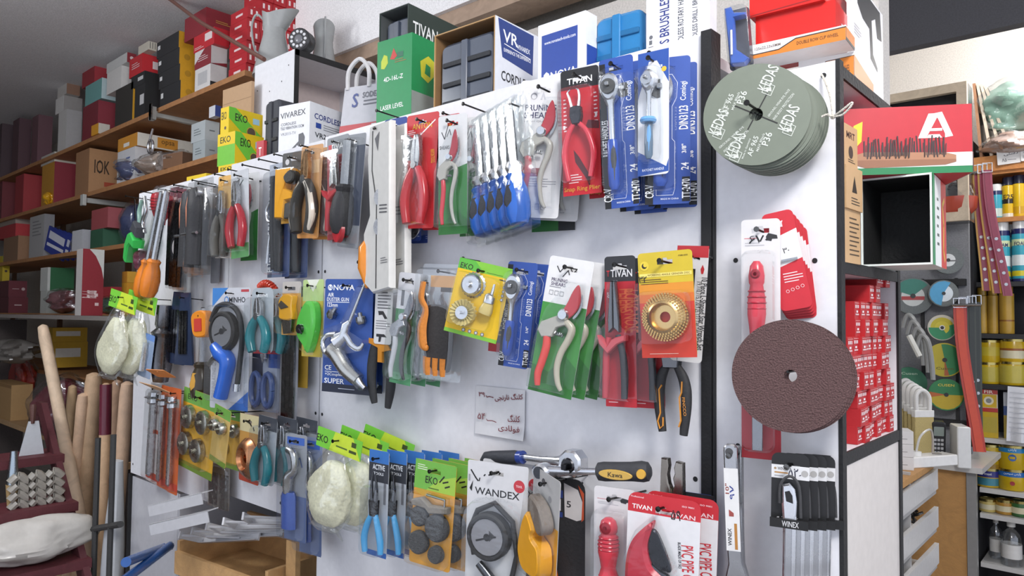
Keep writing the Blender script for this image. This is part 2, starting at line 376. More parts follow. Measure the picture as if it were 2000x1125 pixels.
def pruner(root, P, s, blade='g#a8303a', hl='g#d5424a', hr='g#a5a29a', body='g#aaa79e'):
    y = -.013
    MB().poly(spline(p2(P, [(.86, 1), (.96, .9), (.95, .79), (.80, .70), (.62, .66), (.55, .72), (.66, .83), (.74, .93)]), 4, True), y - .003, y + .001, blade, .0015).build('blade', root)
    MB().poly(spline(p2(P, [(.97, .92), (1.02, .82), (.97, .74), (.88, .69), (.84, .70), (.95, .78)]), 3, True), y + .001, y + .005, STL).build('counter_blade', root)
    MB().poly(p2(P, [(.55, .74), (.66, .68), (.72, .62), (.5, .58), (.42, .49), (.15, .47), (.02, .53), (.08, .61), (.45, .69)]), y - .006, y + .006, body, .002).build('jaw_body', root)
    MB().rev([(.0, -.012), (.11 * s, -.012), (.14 * s, -.008), (.14 * s, 0)], (P(.62, .71)[0], y, P(.62, .71)[1]), CHR, 14).build('pivot_bolt', root)
    MB().tube(spline(t3(P, [(.24, .53), (.30, .40), (.25, .24), (.20, .13), (.24, .02)], y), 5), [.09 * s, .105 * s, .10 * s, .095 * s, .07 * s], hl, 10, sq=.9).build('handle', root)
    MB().tube(spline(t3(P, [(.62, .66), (.86, .60), (.84, .50), (.70, .36), (.66, .22), (.74, .09), (.86, .02)], y), 5), [.08 * s, .10 * s, .095 * s, .085 * s, .08 * s, .07 * s, .05 * s], hr, 10, sq=.9).build('handle', root)
    a, b = P(.40, .53), P(.68, .52); pts = []
    for k in range(41): t = k / 40; pts.append((a[0] + (b[0] - a[0]) * t, y + .05 * s * math.sin(t * 44), a[1] + (b[1] - a[1]) * t + .05 * s * math.cos(t * 44)))
    MB().tube(pts, .012 * s, STL, 5).build('spring', root)
def ratchet(root, W, H, cx, zt, zs, zb, rw=.3, grip='g#2c4ea6', inlay='r#3c3e42', face='r#4b4b4b'):
    X = (cx - .5) * W; Z = lambda b: (b - 1) * H; y = -.0135; rx = rw * W; rz = rx * 1.35; hc = Z(zt) - rz
    pr = []
    for k in range(28):
        a = 2 * PI * k / 28; q = .82 + .18 * (0.5 + .5 * math.sin(a)); pr.append((X + rx * math.cos(a) * q, hc + rz * math.sin(a)))
    MB().poly(pr, y - .010, y + .010, CHR, .004).build('ratchet_head', root)
    MB().rev([(.72 * rx, 0), (.70 * rx, -.004), (0, -.004)], (X, y - .010, hc), face, 18).box((X, y - .016, hc + .1 * rz), (.42 * rx, .008, .42 * rx), STL, .002).build('drive_square', root)
    MB().tube([(X, y, hc - rz * .8), (X, y, hc - rz * 1.25), (X, y, Z(zs) - .004)], [rx * .62, rx * .34, rx * .28], CHR, 12, sq=.8).build('shaft', root)
    h = Z(zs) - Z(zb)
    MB().tube([(X, y, Z(zs)), (X, y, Z(zs) - h * .08), (X, y, Z(zs) - h * .3), (X, y, Z(zs) - h * .6), (X, y, Z(zs) - h * .9), (X, y, Z(zb))], [rx * .42, rx * .52, rx * .50, rx * .56, rx * .52, rx * .3], grip, 14, sq=.85).build('handle', root)
    MB().tube([(X + rx * .1, y - rx * .16, Z(zs) - h * .12), (X + rx * .1, y - rx * .2, Z(zs) - h * .4), (X + rx * .1, y - rx * .2, Z(zs) - h * .82)], [rx * .28, rx * .34, rx * .26], inlay, 10, sq=.9).build('handle_inlay', root)
def ratchet_card(root, W, H, code='TT-2470', size='3/8"', lg='TANDS'):
    card(root, W, H, 'p#2f4f9e', [('r', 0, .18, 0, .97, 'p#141519'), ('t', 'RACHET HANDLES', .10, .47, .045, 'p#e8e8ea', dict(rot=90, w=.24)), ('t', 'CR-V', .10, .09, .06, 'p#f2f2f2', dict(rot=90, w=.09)),
        ('t', lg, .10, .84, .05, 'p#f2f2f2', dict(rot=90, w=.12)), ('r', .82, .99, .015, .18, 'p#141519'), ('t', code, .905, .10, .055, 'p#f4f4f4', dict(rot=90, w=.13)), ('t', 'DIN3123', .85, .58, .06, 'p#f4f4f4', dict(rot=90, w=.16)),
        ('t', size, .86, .37, .03, 'p#f4f4f4', dict(rot=90)), ('t', '24', .88, .25, .05, 'p#f4f4f4', dict(rot=90, w=.05)), ('t', 'MADE IN CHINA', .55, .035, .012, 'p#dfe4f4', dict(w=.4)),
        ('s', [(.25, .10), (.25, .06), (.62, .06), (.66, .1), (.66, .42), (.6, .44), (.6, .66), (.70, .72), (.72, .82), (.6, .88), (.42, .88)], .012, 'p#dfe4f4'), ('t', 'Comiogi', .86, .76, .05, 'p#dfe4f4', dict(rot=90, w=.13))])
    ratchet(root, W, H, .37, .88, .44, .11)
    bl(root, W, H, .1, .72, .07, .92, .036)
def two_handles(root, P, s, L, R, lc, rc, r=.09, y=-.012, sq=1.0):
    MB().tube(spline(t3(P, L, y), 5), [r * .8 * s, r * s, r * 1.1 * s, r * .9 * s], lc, 10, sq=sq).build('handle', root)
    MB().tube(spline(t3(P, R, y), 5), [r * .8 * s, r * s, r * 1.1 * s, r * .9 * s], rc, 10, sq=sq).build('handle', root)
def plier(root, P, s, jaw='long', hl='g#c22a36', hr='g#c22a36', metal='m#8e9094', guard=None):
    y = -.013
    if jaw == 'ring':
        for a in ([(.36, .78), (.28, .90), (.22, .97), (.30, 1.0)], [(.54, .78), (.58, .90), (.55, .98), (.48, 1.0)]): MB().tube(spline(t3(P, a, y), 4), [.05 * s, .04 * s, .03 * s, .018 * s], CHR, 8).build('jaw', root)
        MB().poly(p2(P, [(.30, .80), (.40, .81), (.50, .81), (.62, .80), (.64, .70), (.58, .61), (.36, .61), (.28, .70)]), y - .006, y + .006, 'm#4a4a4e', .002).build('joint', root)
        two_handles(root, P, s, [(.38, .62), (.20, .50), (.08, .28), (.20, .0)], [(.55, .62), (.80, .50), (.96, .28), (.85, .03)], hl, hr, .085, y)
    elif jaw == 'side':
        MB().poly(spline(p2(P, [(.38, .62), (.33, .78), (.40, .97), (.48, 1.0), (.495, .80), (.49, .62)]), 3, True), y - .006, y + .006, metal, .0015).build('jaw', root)
        MB().poly(spline(p2(P, [(.62, .62), (.67, .78), (.60, .97), (.52, 1.0), (.505, .80), (.51, .62)]), 3, True), y - .006, y + .006, metal, .0015).build('jaw', root)
        MB().rev([(0, -.01), (.10 * s, -.01), (.10 * s, 0)], (P(.5, .66)[0], y, P(.5, .66)[1]), STL, 12).build('pivot_bolt', root)
        two_handles(root, P, s, [(.42, .63), (.22, .48), (.12, .25), (.24, .0)], [(.58, .63), (.78, .48), (.88, .25), (.76, .0)], hl, hr, .13, y)
    else:
        MB().poly(p2(P, [(.44, 1), (.52, 1), (.53, .60), (.36, .56), (.34, .66)]), y - .006, y + .006, metal, .0015).build('jaw', root)
        MB().poly(p2(P, [(.535, 1), (.60, 1), (.74, .66), (.74, .56), (.545, .60)]), y - .006, y + .006, 'm#77797d', .0015).build('jaw', root)
        if guard: MB().poly(p2(P, [(.0, .54), (.22, .49), (.34, .44), (.5, .50), (.66, .52), (.98, .54), (.98, .49), (.72, .46), (.36, .38), (.06, .46)]), y - .012, y + .006, guard, .002).build('guard', root)
        two_handles(root, P, s, [(.34, .52), (.24, .38), (.22, .2), (.18, .0)], [(.66, .54), (.82, .38), (.88, .2), (.86, .0)], hl, hr, .12, y)
def driver(root, P, s, x, zt, zs, zb, grip, shaft=CHR, r=.2, rs=.06, inlay=None, y=-.014):
    """a turned handle below a shaft: chisel-free screwdrivers, files and the like"""
    X, Zt = P(x, zt); _, Zs = P(x, zs); _, Zb = P(x, zb); h = Zs - Zb
    MB().tube([(X, y, Zt), (X, y, Zt - .004), (X, y, Zs)], [rs * s * .5, rs * s, rs * s], shaft, 8).build('shaft', root)
    MB().tube([(X, y, Zs), (X, y, Zs - h * .06), (X, y, Zs - h * .15), (X, y, Zs - h * .3), (X, y, Zs - h * .55), (X, y, Zs - h * .8), (X, y, Zs - h * .96), (X, y, Zb)], [r * s * q for q in (.5, .75, .62, .85, 1, .95, .7, .3)], grip, 12).build('handle', root)
    if inlay: MB().tube([(X, y - r * s * .25, Zs - h * .28), (X, y - r * s * .4, Zs - h * .55), (X, y - r * s * .3, Zs - h * .85)], [r * s * .6, r * s * .7, r * s * .5], inlay, 8).build('handle_inlay', root)
def brushwheel(root, P, s, x, z, r, y=-.004, wire='g#c9b878', name='wire_wheel'):
    c = (P(x, z)[0], y, P(x, z)[1]); R = r * s; mb = MB(); n = 40
    vs = []; fs = []
    for k in range(n):
        for q, (rr, yy) in enumerate(((.55, -.010), (.98 + .06 * math.sin(k * 2.7), -.016), (1.0 + .05 * math.cos(k * 3.1), -.004), (.55, 0))): a = 2 * PI * (k + .3 * (k % 2)) / n; vs.append((c[0] + R * rr * math.cos(a), c[1] + yy - .004 * (k % 2), c[2] + R * rr * math.sin(a)))
    fs = [(k * 4 + q, ((k + 1) % n) * 4 + q, ((k + 1) % n) * 4 + q + 1, k * 4 + q + 1) for k in range(n) for q in range(3)]
    mb.add(vs, fs, wire); o = mb.build(name, root)
    MB().rev([(.58 * R, -.006), (.58 * R, -.014), (.5 * R, -.02), (.12 * R, -.02), (.12 * R, -.034), (0, -.034)], c, CHR, 20).build('hub', o)
    return o
# ================================================================ upper row of the board, from its near end
G = 'half inch ratchet packs on the topmost corner hook'
o, W, H = hang('ratchet_pack', 'blue ratchet card with black number corner, partly behind the small white and blue ratchet card', 'ratchet pack', 1304, 112, 88, 284, -.045, 22, 0, None, False)
ratchet_card(o, W, H); stack(o, 1, -.003, .02, 0, 'blue ratchet card hidden behind the one beside the small white and blue ratchet card', G)
o, W, H = hang('ratchet_pack', 'small ratchet with grey and pale blue grip on a white card with blue corners', 'ratchet pack', 1276, 100, 60, 240, -.075, 6, 0)
card(o, W, H, 'p#e6e6ea', [('p', [(0, .62), (0, 1), (1, 1), (1, .73), (.62, .92), (.36, .92)], 'p#2d519f'), ('p', [(0, 0), (1, .02), (1, .12), (.92, .06), (0, .2)], 'p#2d519f'), ('t', 'Sports', .55, .87, .035, 'p#e8ecf6', dict(w=.5)), ('t', 'RATCHET HANDLE', .5, .045, .02, 'p#e8ecf6', dict(w=.7)), ('c', .85, .84, .08, 'p#d8b43c')], hole=False)
ratchet(o, W, H, .47, .83, .43, .12, .24, 'g#5f7488', 'g#6ea4d8', CHR)
MB().rev([(.22 * W, -.004), (.25 * W, 0), (.22 * W, .004)], (-.03 * W, -.016, -.575 * H), 'g#6aa6dd', 14, 'z').build('grip_ring', o)
bl(o, W, H, .12, .86, .08, .86, .034)
o, W, H = hang('ratchet_pack', 'blue ratchet card with a black side strip, right beside the red ring plier pack', 'ratchet pack', 1202, 112, 66, 292, -.075, 14, 3)
ratchet_card(o, W, H)
stack(o, 2, .011, .026, 4, '# ratchet card seen dark edge on behind the blue card beside the ring plier pack', 'ratchet cards behind the ring plier pack')
o, W, H = hang('ring_plier_pack', 'red and black card with bent nose ring pliers between white pruner card and ratchet card', 'plier pack', 1131, 133, 74, 246, -.07, 14, 2)
card(o, W, H, 'p#232427', [('r', 0, 1, 0, .84, 'p#c3202c'), ('t', 'TIVAN', .5, .905, .05, 'p#f2f2f2', dict(w=.66)), ('l', .06, .14, .5, .78, 9, 'p#ecd8da'), ('l', .86, .95, .55, .8, 8, 'p#ecd8da'), ('r', .04, .1, .53, .56, 'p#f0eaea'), ('r', .88, .94, .6, .63, 'p#f0eaea'),
    ('p', [(.30, .36), (.44, .30), (.72, .14), (.70, .05), (.62, .12), (.34, .26)], 'p#4d1a20'), ('p', [(.62, .52), (.98, .50), (.98, .56), (.7, .58)], 'p#5a1a22'), ('l', .16, .5, .09, .17, 4, 'p#f4e8e8'), ('t', 'Snap Ring Plier', .5, .045, .045, 'p#dc9a3c', dict(w=.94))])
P, s = sub(W, H, .06, .92, .10, .82); plier(o, P, s, 'ring', 'g#cf3a48', 'g#cf3a48')
bl(o, W, H, .04, .95, .08, .84, .03)
stack(o, 1, .03, .04, 0, '# red ring plier card, mostly covered by the red and black one with black header', 'ring plier packs')
o, W, H = hang('pruner_pack', 'pale grey card with red handled pruning shears next to the ring plier card', 'pruner pack', 1064, 157, 92, 266, -.075, 26, -4)
card(o, W, H, 'p#d3d2d3', [('t', 'PRUNING', .46, .80, .045, 'p#2c2d52', dict(w=.66)), ('t', 'SHEARS', .43, .745, .045, 'p#2c2d52', dict(w=.62)), ('t', 'HIGH QUALITY', .46, .70, .014, 'p#8a8a90', dict(w=.66, b=False)), ('c', .3, .885, .07, 'p#8f8f95'), ('c', .3, .88, .05, 'p#d3d2d3'), ('p', [(.44, .86), (.5, .92), (.56, .86), (.52, .86), (.5, .89), (.48, .86)], 'p#b9b9be'),
    ('r', .2, .62, .30, .36, 'p#8e5a60'), ('l', .2, .9, .22, .29, 4, 'p#9a9aa2'), ('s', [(.5, .06), (.58, .06), (.58, .1), (.5, .1), (.5, .06)], .01, 'p#8d8d94'), ('s', [(.62, .06), (.70, .06), (.70, .1), (.62, .1), (.62, .06)], .01, 'p#8d8d94')])
P, s = sub(W, H, .10, .84, .05, .84); pruner(o, P, s)
bl(o, W, H, 0, 0, 0, 0, .03, pts=[(.08, .05), (.08, .5), (.3, .62), (.62, .86), (.92, .86), (.96, .62), (.86, .4), (.92, .05)])
stack(o, 1, .012, .045, 0, '# pruner card hanging behind the pale grey pruning shears card', 'pruner packs beside the ring pliers')
o, W, H = hang('pruner_pack', 'pruner card showing only its green and black foot below the pale grey pruner card', 'pruner pack', 1082, 232, 84, 218, -.014, 12, 0, None, False)
card(o, W, H, 'p#cfd0d2', [('r', 0, 1, 0, .5, 'p#2f6d33'), ('r', .62, 1, 0, .3, 'p#2a2b2c')], hole=False); P, s = sub(W, H, .15, .85, .1, .9); pruner(o, P, s)
# clear packs of blue screwdrivers, swung sideways
GB = 'clear packs of blue ratchet screwdrivers'
for k in range(5):
    lab = ['nearest clear pack with a blue and black handled screwdriver, lowest of the swung bunch', 'second clear screwdriver pack of the swung bunch, counted from the lowest', 'middle clear screwdriver pack of the swung bunch of five', 'fourth clear screwdriver pack of the swung bunch, next to last', 'last clear screwdriver pack of the swung bunch, by the green pruner card'][k]
    o, W, H = hang('screwdriver_pack', lab, 'screwdriver pack', 1005 - 16 * k, 190 + 9 * k, 54, 268 - 4 * k, -.10 + .016 * k, -14, 9, GB, k == 0)
    card(o, W, H, 'c.10', hole=False, th=.0008, name='backing'); P, s = sub(W, H, .0, 1, .02, .9)
    driver(o, P, s, .5, 1, .46, .02, 'g#2e62b8', 'm#8f9196', .27, .085, 'r#2b2d33')
    MB().rev([(.16 * s, -.01), (.2 * s, 0), (.16 * s, .01)], (P(.5, .50)[0], -.014, P(.5, .50)[1]), CHR, 12, 'z').build('collar', o)
    bl(o, W, H, 0, 0, 0, 0, .03, 'c.09', [(.2, .97), (.8, .97), (.78, .5), (1.0, .42), (1.0, .02), (.0, .02), (.0, .42), (.22, .5)])
o, W, H = hang('pruner_pack', 'white and green card with red handled pruning shears beside the red utility plier card', 'pruner pack', 884, 224, 56, 232, -.075, 18, 1)
def green_pruner(o, W, H, hl, hr, blade, head):
    card(o, W, H, 'p#d2d3d4', [('p', [(0, 0), (1, 0), (1, .58), (0, .5)], 'p#2f7a34'), ('p', [(0, 0), (1, 0), (1, .12), (.6, .2), (.2, .1)], 'p#276a2c'), ('s', [(.12, .86), (.22, .8), (.28, .86), (.36, .92)], .025, 'p#23242a'), ('s', [(.3, .82), (.4, .88), (.44, .83)], .025, 'p#23242a')] + head)
    P, s = sub(W, H, .06, .80, .06, .86); pruner(o, P, s, blade, hl, hr)
    bl(o, W, H, 0, 0, 0, 0, .03, 'c.05', [(.02, .05), (.04, .5), (.3, .7), (.6, .89), (.86, .89), (.9, .6), (.84, .4), (.9, .05)])
green_pruner(o, W, H, 'g#c8303a', 'g#a9a79f', 'g#a02f38', [('t', 'SHEARS', .22, .73, .03, 'p#33343a', dict(w=.34))])
stack(o, 1, .028, .036, 0, '# white and green pruner card, behind the one next to the red utility plier card', 'white and green pruner packs on the upper row')
o, W, H = hang('plier_pack', 'red card with a yellow heading and bulging red blister beside the green pruner card', 'plier pack', 826, 222, 62, 222, -.07, 2, -3)
card(o, W, H, 'p#c4262c', [('p', [(0, .84), (0, .60), (.55, .60), (.5, .8), (.3, .78)], 'p#7d8084'), ('t', 'ANTON', .5, .895, .05, 'p#e0a832', dict(w=.62)), ('s', [(.05, .78), (.4, .80), (.9, .93)], .03, 'p#f4f0f0'), ('l', .06, .3, .82, .87, 3, 'p#f3dede'), ('t', 'ANYON TOOLS', .88, .62, .05, 'p#e8a62c', dict(rot=-82, w=.3)), ('t', 'symbol of quality', .06, .56, .04, 'p#f2f2f2', dict(rot=-84, w=.3)), ('t', 'TOOLS', .5, .05, .02, 'p#e0a832', dict(w=.4))])
P, s = sub(W, H, .1, .9, .04, .8)
plier(o, P, s, 'side', 'g#c03038', 'g#c03038', 'm#9a9ca0')
bl(o, W, H, 0, 0, 0, 0, .036, 'c.06', [(.12, .82), (.74, .82), (.72, .56), (.95, .3), (.95, .02), (.03, .02), (.05, .3), (.22, .55)])
stack(o, 1, .03, .035, 0, '# red card behind the red plier card with the yellow heading', 'red utility plier packs')
o, W, H = hang('ratchet_pack', 'blue card with a flex ring chrome ratchet beside the tall pale saw pack', 'ratchet pack', 773, 231, 44, 236, -.065, 8, 0)
card(o, W, H, 'p#2c4690', [('t', 'BELENIO', .82, .5, .07, 'p#dfe4f0', dict(rot=-90, w=.15)), ('t', 'S-24', .8, .78, .06, 'p#dfe4f0', dict(rot=-90, w=.08)), ('l', .6, .95, .03, .06, 2, 'p#aeb8d8'), ('r', 0, .06, .8, .92, 'p#cfd3dc')])
ratchet(o, W, H, .34, .86, .40, .10, .26, 'g#2f4c98', 'm#c8cacf', 'm#6b6d71')
for b in (.34, .1): MB().rev([(.30 * W, -.004), (.32 * W, 0), (.30 * W, .004), (.2 * W, .004), (.2 * W, -.004), (.3 * W, -.004)], (-.16 * W, -.03, (b - 1) * H), CHR, 18).build('grip_ring', o)
bl(o, W, H, .02, .72, .05, .9, .04)
stack(o, 2, .016, .02, 3, '# ratchet card in the blue stack beside the tall pale saw pack', 'blue ratchet packs next to the saw pack')
# tall pale saw packs
o, W, H = hang('saw_pack', 'tall off-white moulded pack showing an orange saw grip at its foot', 'saw pack', 742, 240, 56, 330, -.085, -12, 2)
SWP = [(.3, .99), (.98, .97), (.98, .02), (.40, .0), (.12, .06), (.08, .36), (.30, .46), (.22, .8)]
mb = MB().poly(p2(lambda a, b: ((a - .5) * W, (b - 1) * H), SWP), -.012, .004, 'g#d9d8d3', .004); mb.draw(W, H, [('s', [(.42, .95), (.40, .72), (.56, .52), (.54, .03)], .03, 'p#3a3a3c'), ('s', [(.66, .50), (.9, .49)], .02, 'p#55565a'), ('s', [(.66, .48), (.9, .47)], .02, 'p#55565a'), ('s', [(.66, .46), (.9, .45)], .02, 'p#55565a'), ('p', [(.5, .90), (.66, .93), (.60, .82)], 'p#5b5c60'), ('l', .7, .92, .16, .2, 3, 'p#6a6a6e')], -.0125); mb.build('moulded_pack', o)
MB().tube([(-.38 * W, -.0, -.66 * H), (-.42 * W, -.004, -.72 * H), (-.43 * W, -.004, -.84 * H), (-.36 * W, 0, -.96 * H)], [.04 * W, .12 * W, .13 * W, .06 * W], 'g#e08a2e', 10).build('saw_grip', o)
stack(o, 1, .012, .03, 3, '# tall off-white saw pack, behind the one with the orange grip at its foot', 'tall pale saw packs')
o, W, H = hang('knife_pack', 'narrow clear pack with a black handled tool ending in a red ringed grip', 'tool pack', 694, 262, 42, 220, -.07, -10, -7)
card(o, W, H, 'p#8e9298', [('t', 'TIVAN', .6, .86, .05, 'p#eee', dict(w=.6)), ('r', .62, 1, .2, .9, 'p#394257')], hole=True); P, s = sub(W, H, 0, 1, .05, .95)
driver(o, P, s, .45, 1, .56, .06, 'r#2a2a2d', STL, .28, .12)
MB().rev([(.12 * s, -.01), (.24 * s, -.008), (.26 * s, 0), (.18 * s, .004)], (P(.45, .10)[0], -.02, P(.45, .10)[1]), 'g#c0343c', 14).build('ring_grip', o)
bl(o, W, H, .02, .98, .02, .96, .04, 'c.09')
o, W, H = hang('plier_pack', 'red card with angled red handled pliers beside the narrow black tool pack', 'plier pack', 660, 266, 42, 200, -.068, 4, 2)
card(o, W, H, 'p#7f8388', [('r', .0, 1, .0, .82, 'p#a52a34'), ('t', 'TIVAN', .55, .9, .06, 'p#f2f2f2', dict(w=.8)), ('p', [(.06, .88), (.22, .88), (.22, .93), (.06, .93)], 'p#c22a34'), ('l', .6, .95, .5, .75, 8, 'p#e0c4c6')]); P, s = sub(W, H, .06, .92, .08, .82)
plier(o, P, s, 'long', 'g#c0303a', 'r#2c2c30', 'm#a5a7ab', 'g#c0303a'); bl(o, W, H, .02, .98, .04, .86, .04)
stack(o, 2, -.03, .012, -6, '# red card of the plier stack seen nearly edge on beside the orange combination pliers', 'red plier packs by the orange pliers')
o, W, H = hang('plier_pack', 'orange card with combination pliers in white rimmed black and orange handles', 'plier pack', 610, 284, 42, 180, -.07, -4, -4)
card(o, W, H, 'p#cf9a63', [('r', .1, .9, .7, .84, 'p#e0b98a'), ('r', .05, .95, .0, .12, 'p#e6a058')]); P, s = sub(W, H, -.05, 1.0, .06, .92)
plier(o, P, s, 'side', 'r#3a3733', 'r#3a3733', 'm#b08a62')
for L in ([(.40, .62), (.16, .46), (.04, .22), (.14, .03)], [(.6, .62), (.84, .46), (.96, .22), (.84, .03)]): MB().tube(spline(t3(P, L, -.018), 4), [.07 * s, .08 * s, .08 * s, .05 * s], 'g#d8cdbd', 8).build('handle_rim', o)
bl(o, W, H, 0, 1, .03, .95, .034, 'c.08')
stack(o, 1, .026, .025, 0, '# orange card, behind the combination pliers in white rimmed handles', 'orange combination plier packs')
o, W, H = hang('cutter_pack', 'black topped clear pack with a yellow pipe cutter', 'cutter pack', 574, 297, 44, 138, -.07, 10, 0)
card(o, W, H, 'p#242426', [('c', .22, .87, .09, 'p#c9c9cc'), ('r', 0, 1, 0, .74, 'p#d39a2a')], hole=True); P, s = sub(W, H, .05, .95, .05, .75)
MB().poly(p2(P, [(.0, 1), (.75, 1), (.95, .8), (.55, .72), (.45, .6), (.95, .5), (1, .38), (.5, .35), (.4, .0), (0, .02)]), -.03, -.004, 'g#dd9c22', .004).build('cutter_body', o)
MB().poly(spline(p2(P, [(.5, .82), (.8, .94), (1.0, .86), (.95, .72), (.65, .68)]), 3, True), -.036, -.012, 'r#2b2926', .003).poly(p2(P, [(.45, .3), (1, .34), (1, 0), (.42, 0)]), -.026, -.004, 'r#35332f', .003).build('cutter_grip', o)
bl(o, W, H, .02, .98, .02, .77, .042)
stack(o, 1, .02, .03, 0, '# pack with a yellow pipe cutter, covered by the black topped front one', 'yellow pipe cutter packs')
o, W, H = hang('locking_plier_pack', 'long narrow pack with white upright lettering on its side and dark locking pliers', 'plier pack', 548, 318, 42, 222, -.06, 0, 0)
card(o, W, H, 'p#6f7c96', [('r', 0, .2, 0, .9, 'p#4b5568'), ('t', 'FILTER LOCKING PLIERS', .1, .30, .09, 'p#f2f2f4', dict(rot=90, w=.5)), ('r', 0, 1, .9, 1, 'p#a9b0bd'), ('t', 'TANDS', .12, .76, .08, 'p#f2f2f4', dict(rot=90, w=.14)), ('r', .7, 1, 0, .6, 'p#3c4b74')])
P, s = sub(W, H, .2, 1, .03, .92)
two_handles(o, P, s, [(.28, .95), (.3, .7), (.36, .4), (.42, .04)], [(.55, .98), (.52, .7), (.56, .4), (.6, .02)], 'r#34373c', 'r#2f3237', .15)
MB().tube(spline(t3(P, [(.2, .7), (.0, .62), (.1, .52), (.35, .48), (.2, .3), (.1, .1)], -.02), 5), .05 * s, CHR, 8).build('jaw', o)
bl(o, W, H, .1, .98, .02, .93, .036, 'c.08')
stack(o, 1, .04, .03, 0, '# locking plier pack, behind the one with upright lettering', 'filter locking plier packs')
# far end: the pruner group, knives, files and chisels
o, W, H = hang('pruner_pack', 'white and green pruner card standing out beyond the short red handled pliers', 'pruner pack', 490, 338, 32, 170, -.03, 6, 0)
green_pruner(o, W, H, 'g#8d3038', 'g#8d908a', 'g#8a3038', [])
o, W, H = hang('plier_pack', 'clear card with short red handled pliers near the far end of the upper row', 'plier pack', 468, 333, 34, 170, -.07, 4, 3)
card(o, W, H, 'p#c3c5c9', [('r', 0, 1, 0, .16, 'p#5f9a60'), ('s', [(.25, .86), (.5, .9), (.4, .8), (.7, .88)], .04, 'p#33343a')]); P, s = sub(W, H, .0, 1, .12, .86); plier(o, P, s, 'side', 'g#b8343e', 'g#b8343e', 'm#b5b7bb'); bl(o, W, H, 0, 1, .06, .9, .036, 'c.09')
o, W, H = hang('plier_pack', 'orange headed card with grey slim pliers beside the short red handled pliers', 'plier pack', 442, 343, 30, 160, -.07, 0, -2)
card(o, W, H, 'p#e0b063', [('r', 0, 1, 0, .6, 'p#b7b0a8'), ('t', 'Classic', .5, .9, .05, 'p#c48a2a', dict(w=.7))]); P, s = sub(W, H, .0, 1, .02, .8); plier(o, P, s, 'side', 'r#6d6a64', 'r#55524d', 'm#c3c5c9'); bl(o, W, H, 0, 1, .01, .86, .034, 'c.1')
o, W, H = hang('strap_pack', 'grey studded strap behind the black and orange folding saws', 'strap', 424, 362, 16, 190, -.02, 10, 0, None, False)
mb = MB().poly(rrect(-W / 2, W / 2, -H, 0, .004), 0, .004, 'g#77777c')
for k in range(5): mb.rev([(.003, 0), (.003, -.003), (0, -.004)], (0, 0, -H * (.12 + .1 * k)), CHR, 8)
mb.build('strap', o)
GS = 'folding saw packs at the far end'
for k in range(2):
    o, W, H = hang('saw_pack', ['black and orange folding saw in a clear sleeve, the nearer of two', 'folding saw with an orange edge in the sleeve behind the nearer one'][k], 'saw pack', 398 - 12 * k, 350 + 4 * k, 38, 186, -.085 + .03 * k, -4, -1 - 2 * k, GS, k == 0)
    card(o, W, H, 'c.12', hole=False, th=.0008, name='backing'); P, s = sub(W, H, 0, 1, .0, 1)
    MB().tube(spline(t3(P, [(.5, .86), (.62, .7), (.58, .45), (.56, .1)], -.02), 5), [.16 * s, .22 * s, .2 * s, .2 * s], 'r#2e2e31', 10).build('saw_grip', o)
    MB().tube(spline(t3(P, [(.28, .88), (.26, .7), (.24, .5)], -.016), 4), [.10 * s, .15 * s, .12 * s], 'g#dd8f70', 8).build('grip_inlay', o)
    MB().rev([(.1 * s, -.012), (.1 * s, -.03), (0, -.03)], (P(.72, .84)[0], -.006, P(.72, .84)[1]), CHR, 12).build('hinge', o); MB().tube(t3(P, [(.1, .42), (.9, .42)], -.04), .03 * s, STL, 8).build('cross_pin', o)
    bl(o, W, H, .0, 1, .01, .92, .046, 'c.10')
o, W, H = hang('tape_roll', 'small black tape roll with a red and white label tucked by the file sleeves', 'tape', 360, 455, 30, 56, -.06, 10, 0, None, False)
MB().rev([(.15 * H, 0), (.46 * H, 0), (.5 * H, -.004), (.5 * H, -.016), (.46 * H, -.02), (.15 * H, -.02)], (0, 0, -.5 * H), 'g#2c2c30').build('roll', o)
MB().rev([(.0, -.0205), (.36 * H, -.0205)], (0, 0, -.5 * H), 'p#e4dede').rev([(.0, -.021), (.2 * H, -.021)], (0, 0, -.5 * H), 'p#c04a50').build('label', o)
GF = 'black files in clear sleeves'
for k in range(3):
    o, W, H = hang('file_sleeve', ['black files in a clear sleeve, front one of three beside the tape roll', 'second black file sleeve, right behind the front one by the tape roll', 'last black file sleeve, nearest the board behind the other two'][k], 'file', 356 - 7 * k, 366 - 2 * k, 22, 200, -.08 + .022 * k, 0, -2, GF, k == 0)
    mb = MB()
    for q in (-.2, .18): mb.box((q * W, -.004, -.56 * H), (.32 * W, .005, .82 * H), 'm#3a3a3d')
    mb.build('file_blades', o); card(o, W, H, 'c.14', [('r', .1, .9, .9, .98, 'p#6a3a44')], hole=False, th=.012, name='sleeve')
GC = 'orange handled chisels in clear tubes'
for k in range(2):
    o, W, H = hang('chisel_pack', ['orange handled chisel in a long clear tube, nearest the file sleeves', 'orange handled chisel in a long clear tube, farther from the file sleeves'][k], 'chisel', 336 - 9 * k, 364 + 2 * k, 26, 228, -.10 + .02 * k, 10, -15 - 1.5 * k, GC, k == 0)
    P, s = sub(W, H, 0, 1, 0, 1); driver(o, P, s, .5, .96, .36, .02, 'g#e0812a', CHR, .42, .14)
    MB().box((0, -.014, -.22 * H), (.26 * s, .003, .36 * H), STL).build('blade', o)
    bl(o, W, H, .02, .98, .0, 1, .034, 'c.12', name='clear_tube')
o, W, H = hang('red_file', 'red ribbed file handle hanging at the far top corner of the board', 'handle', 318, 377, 18, 62, -.05, 0, -6)
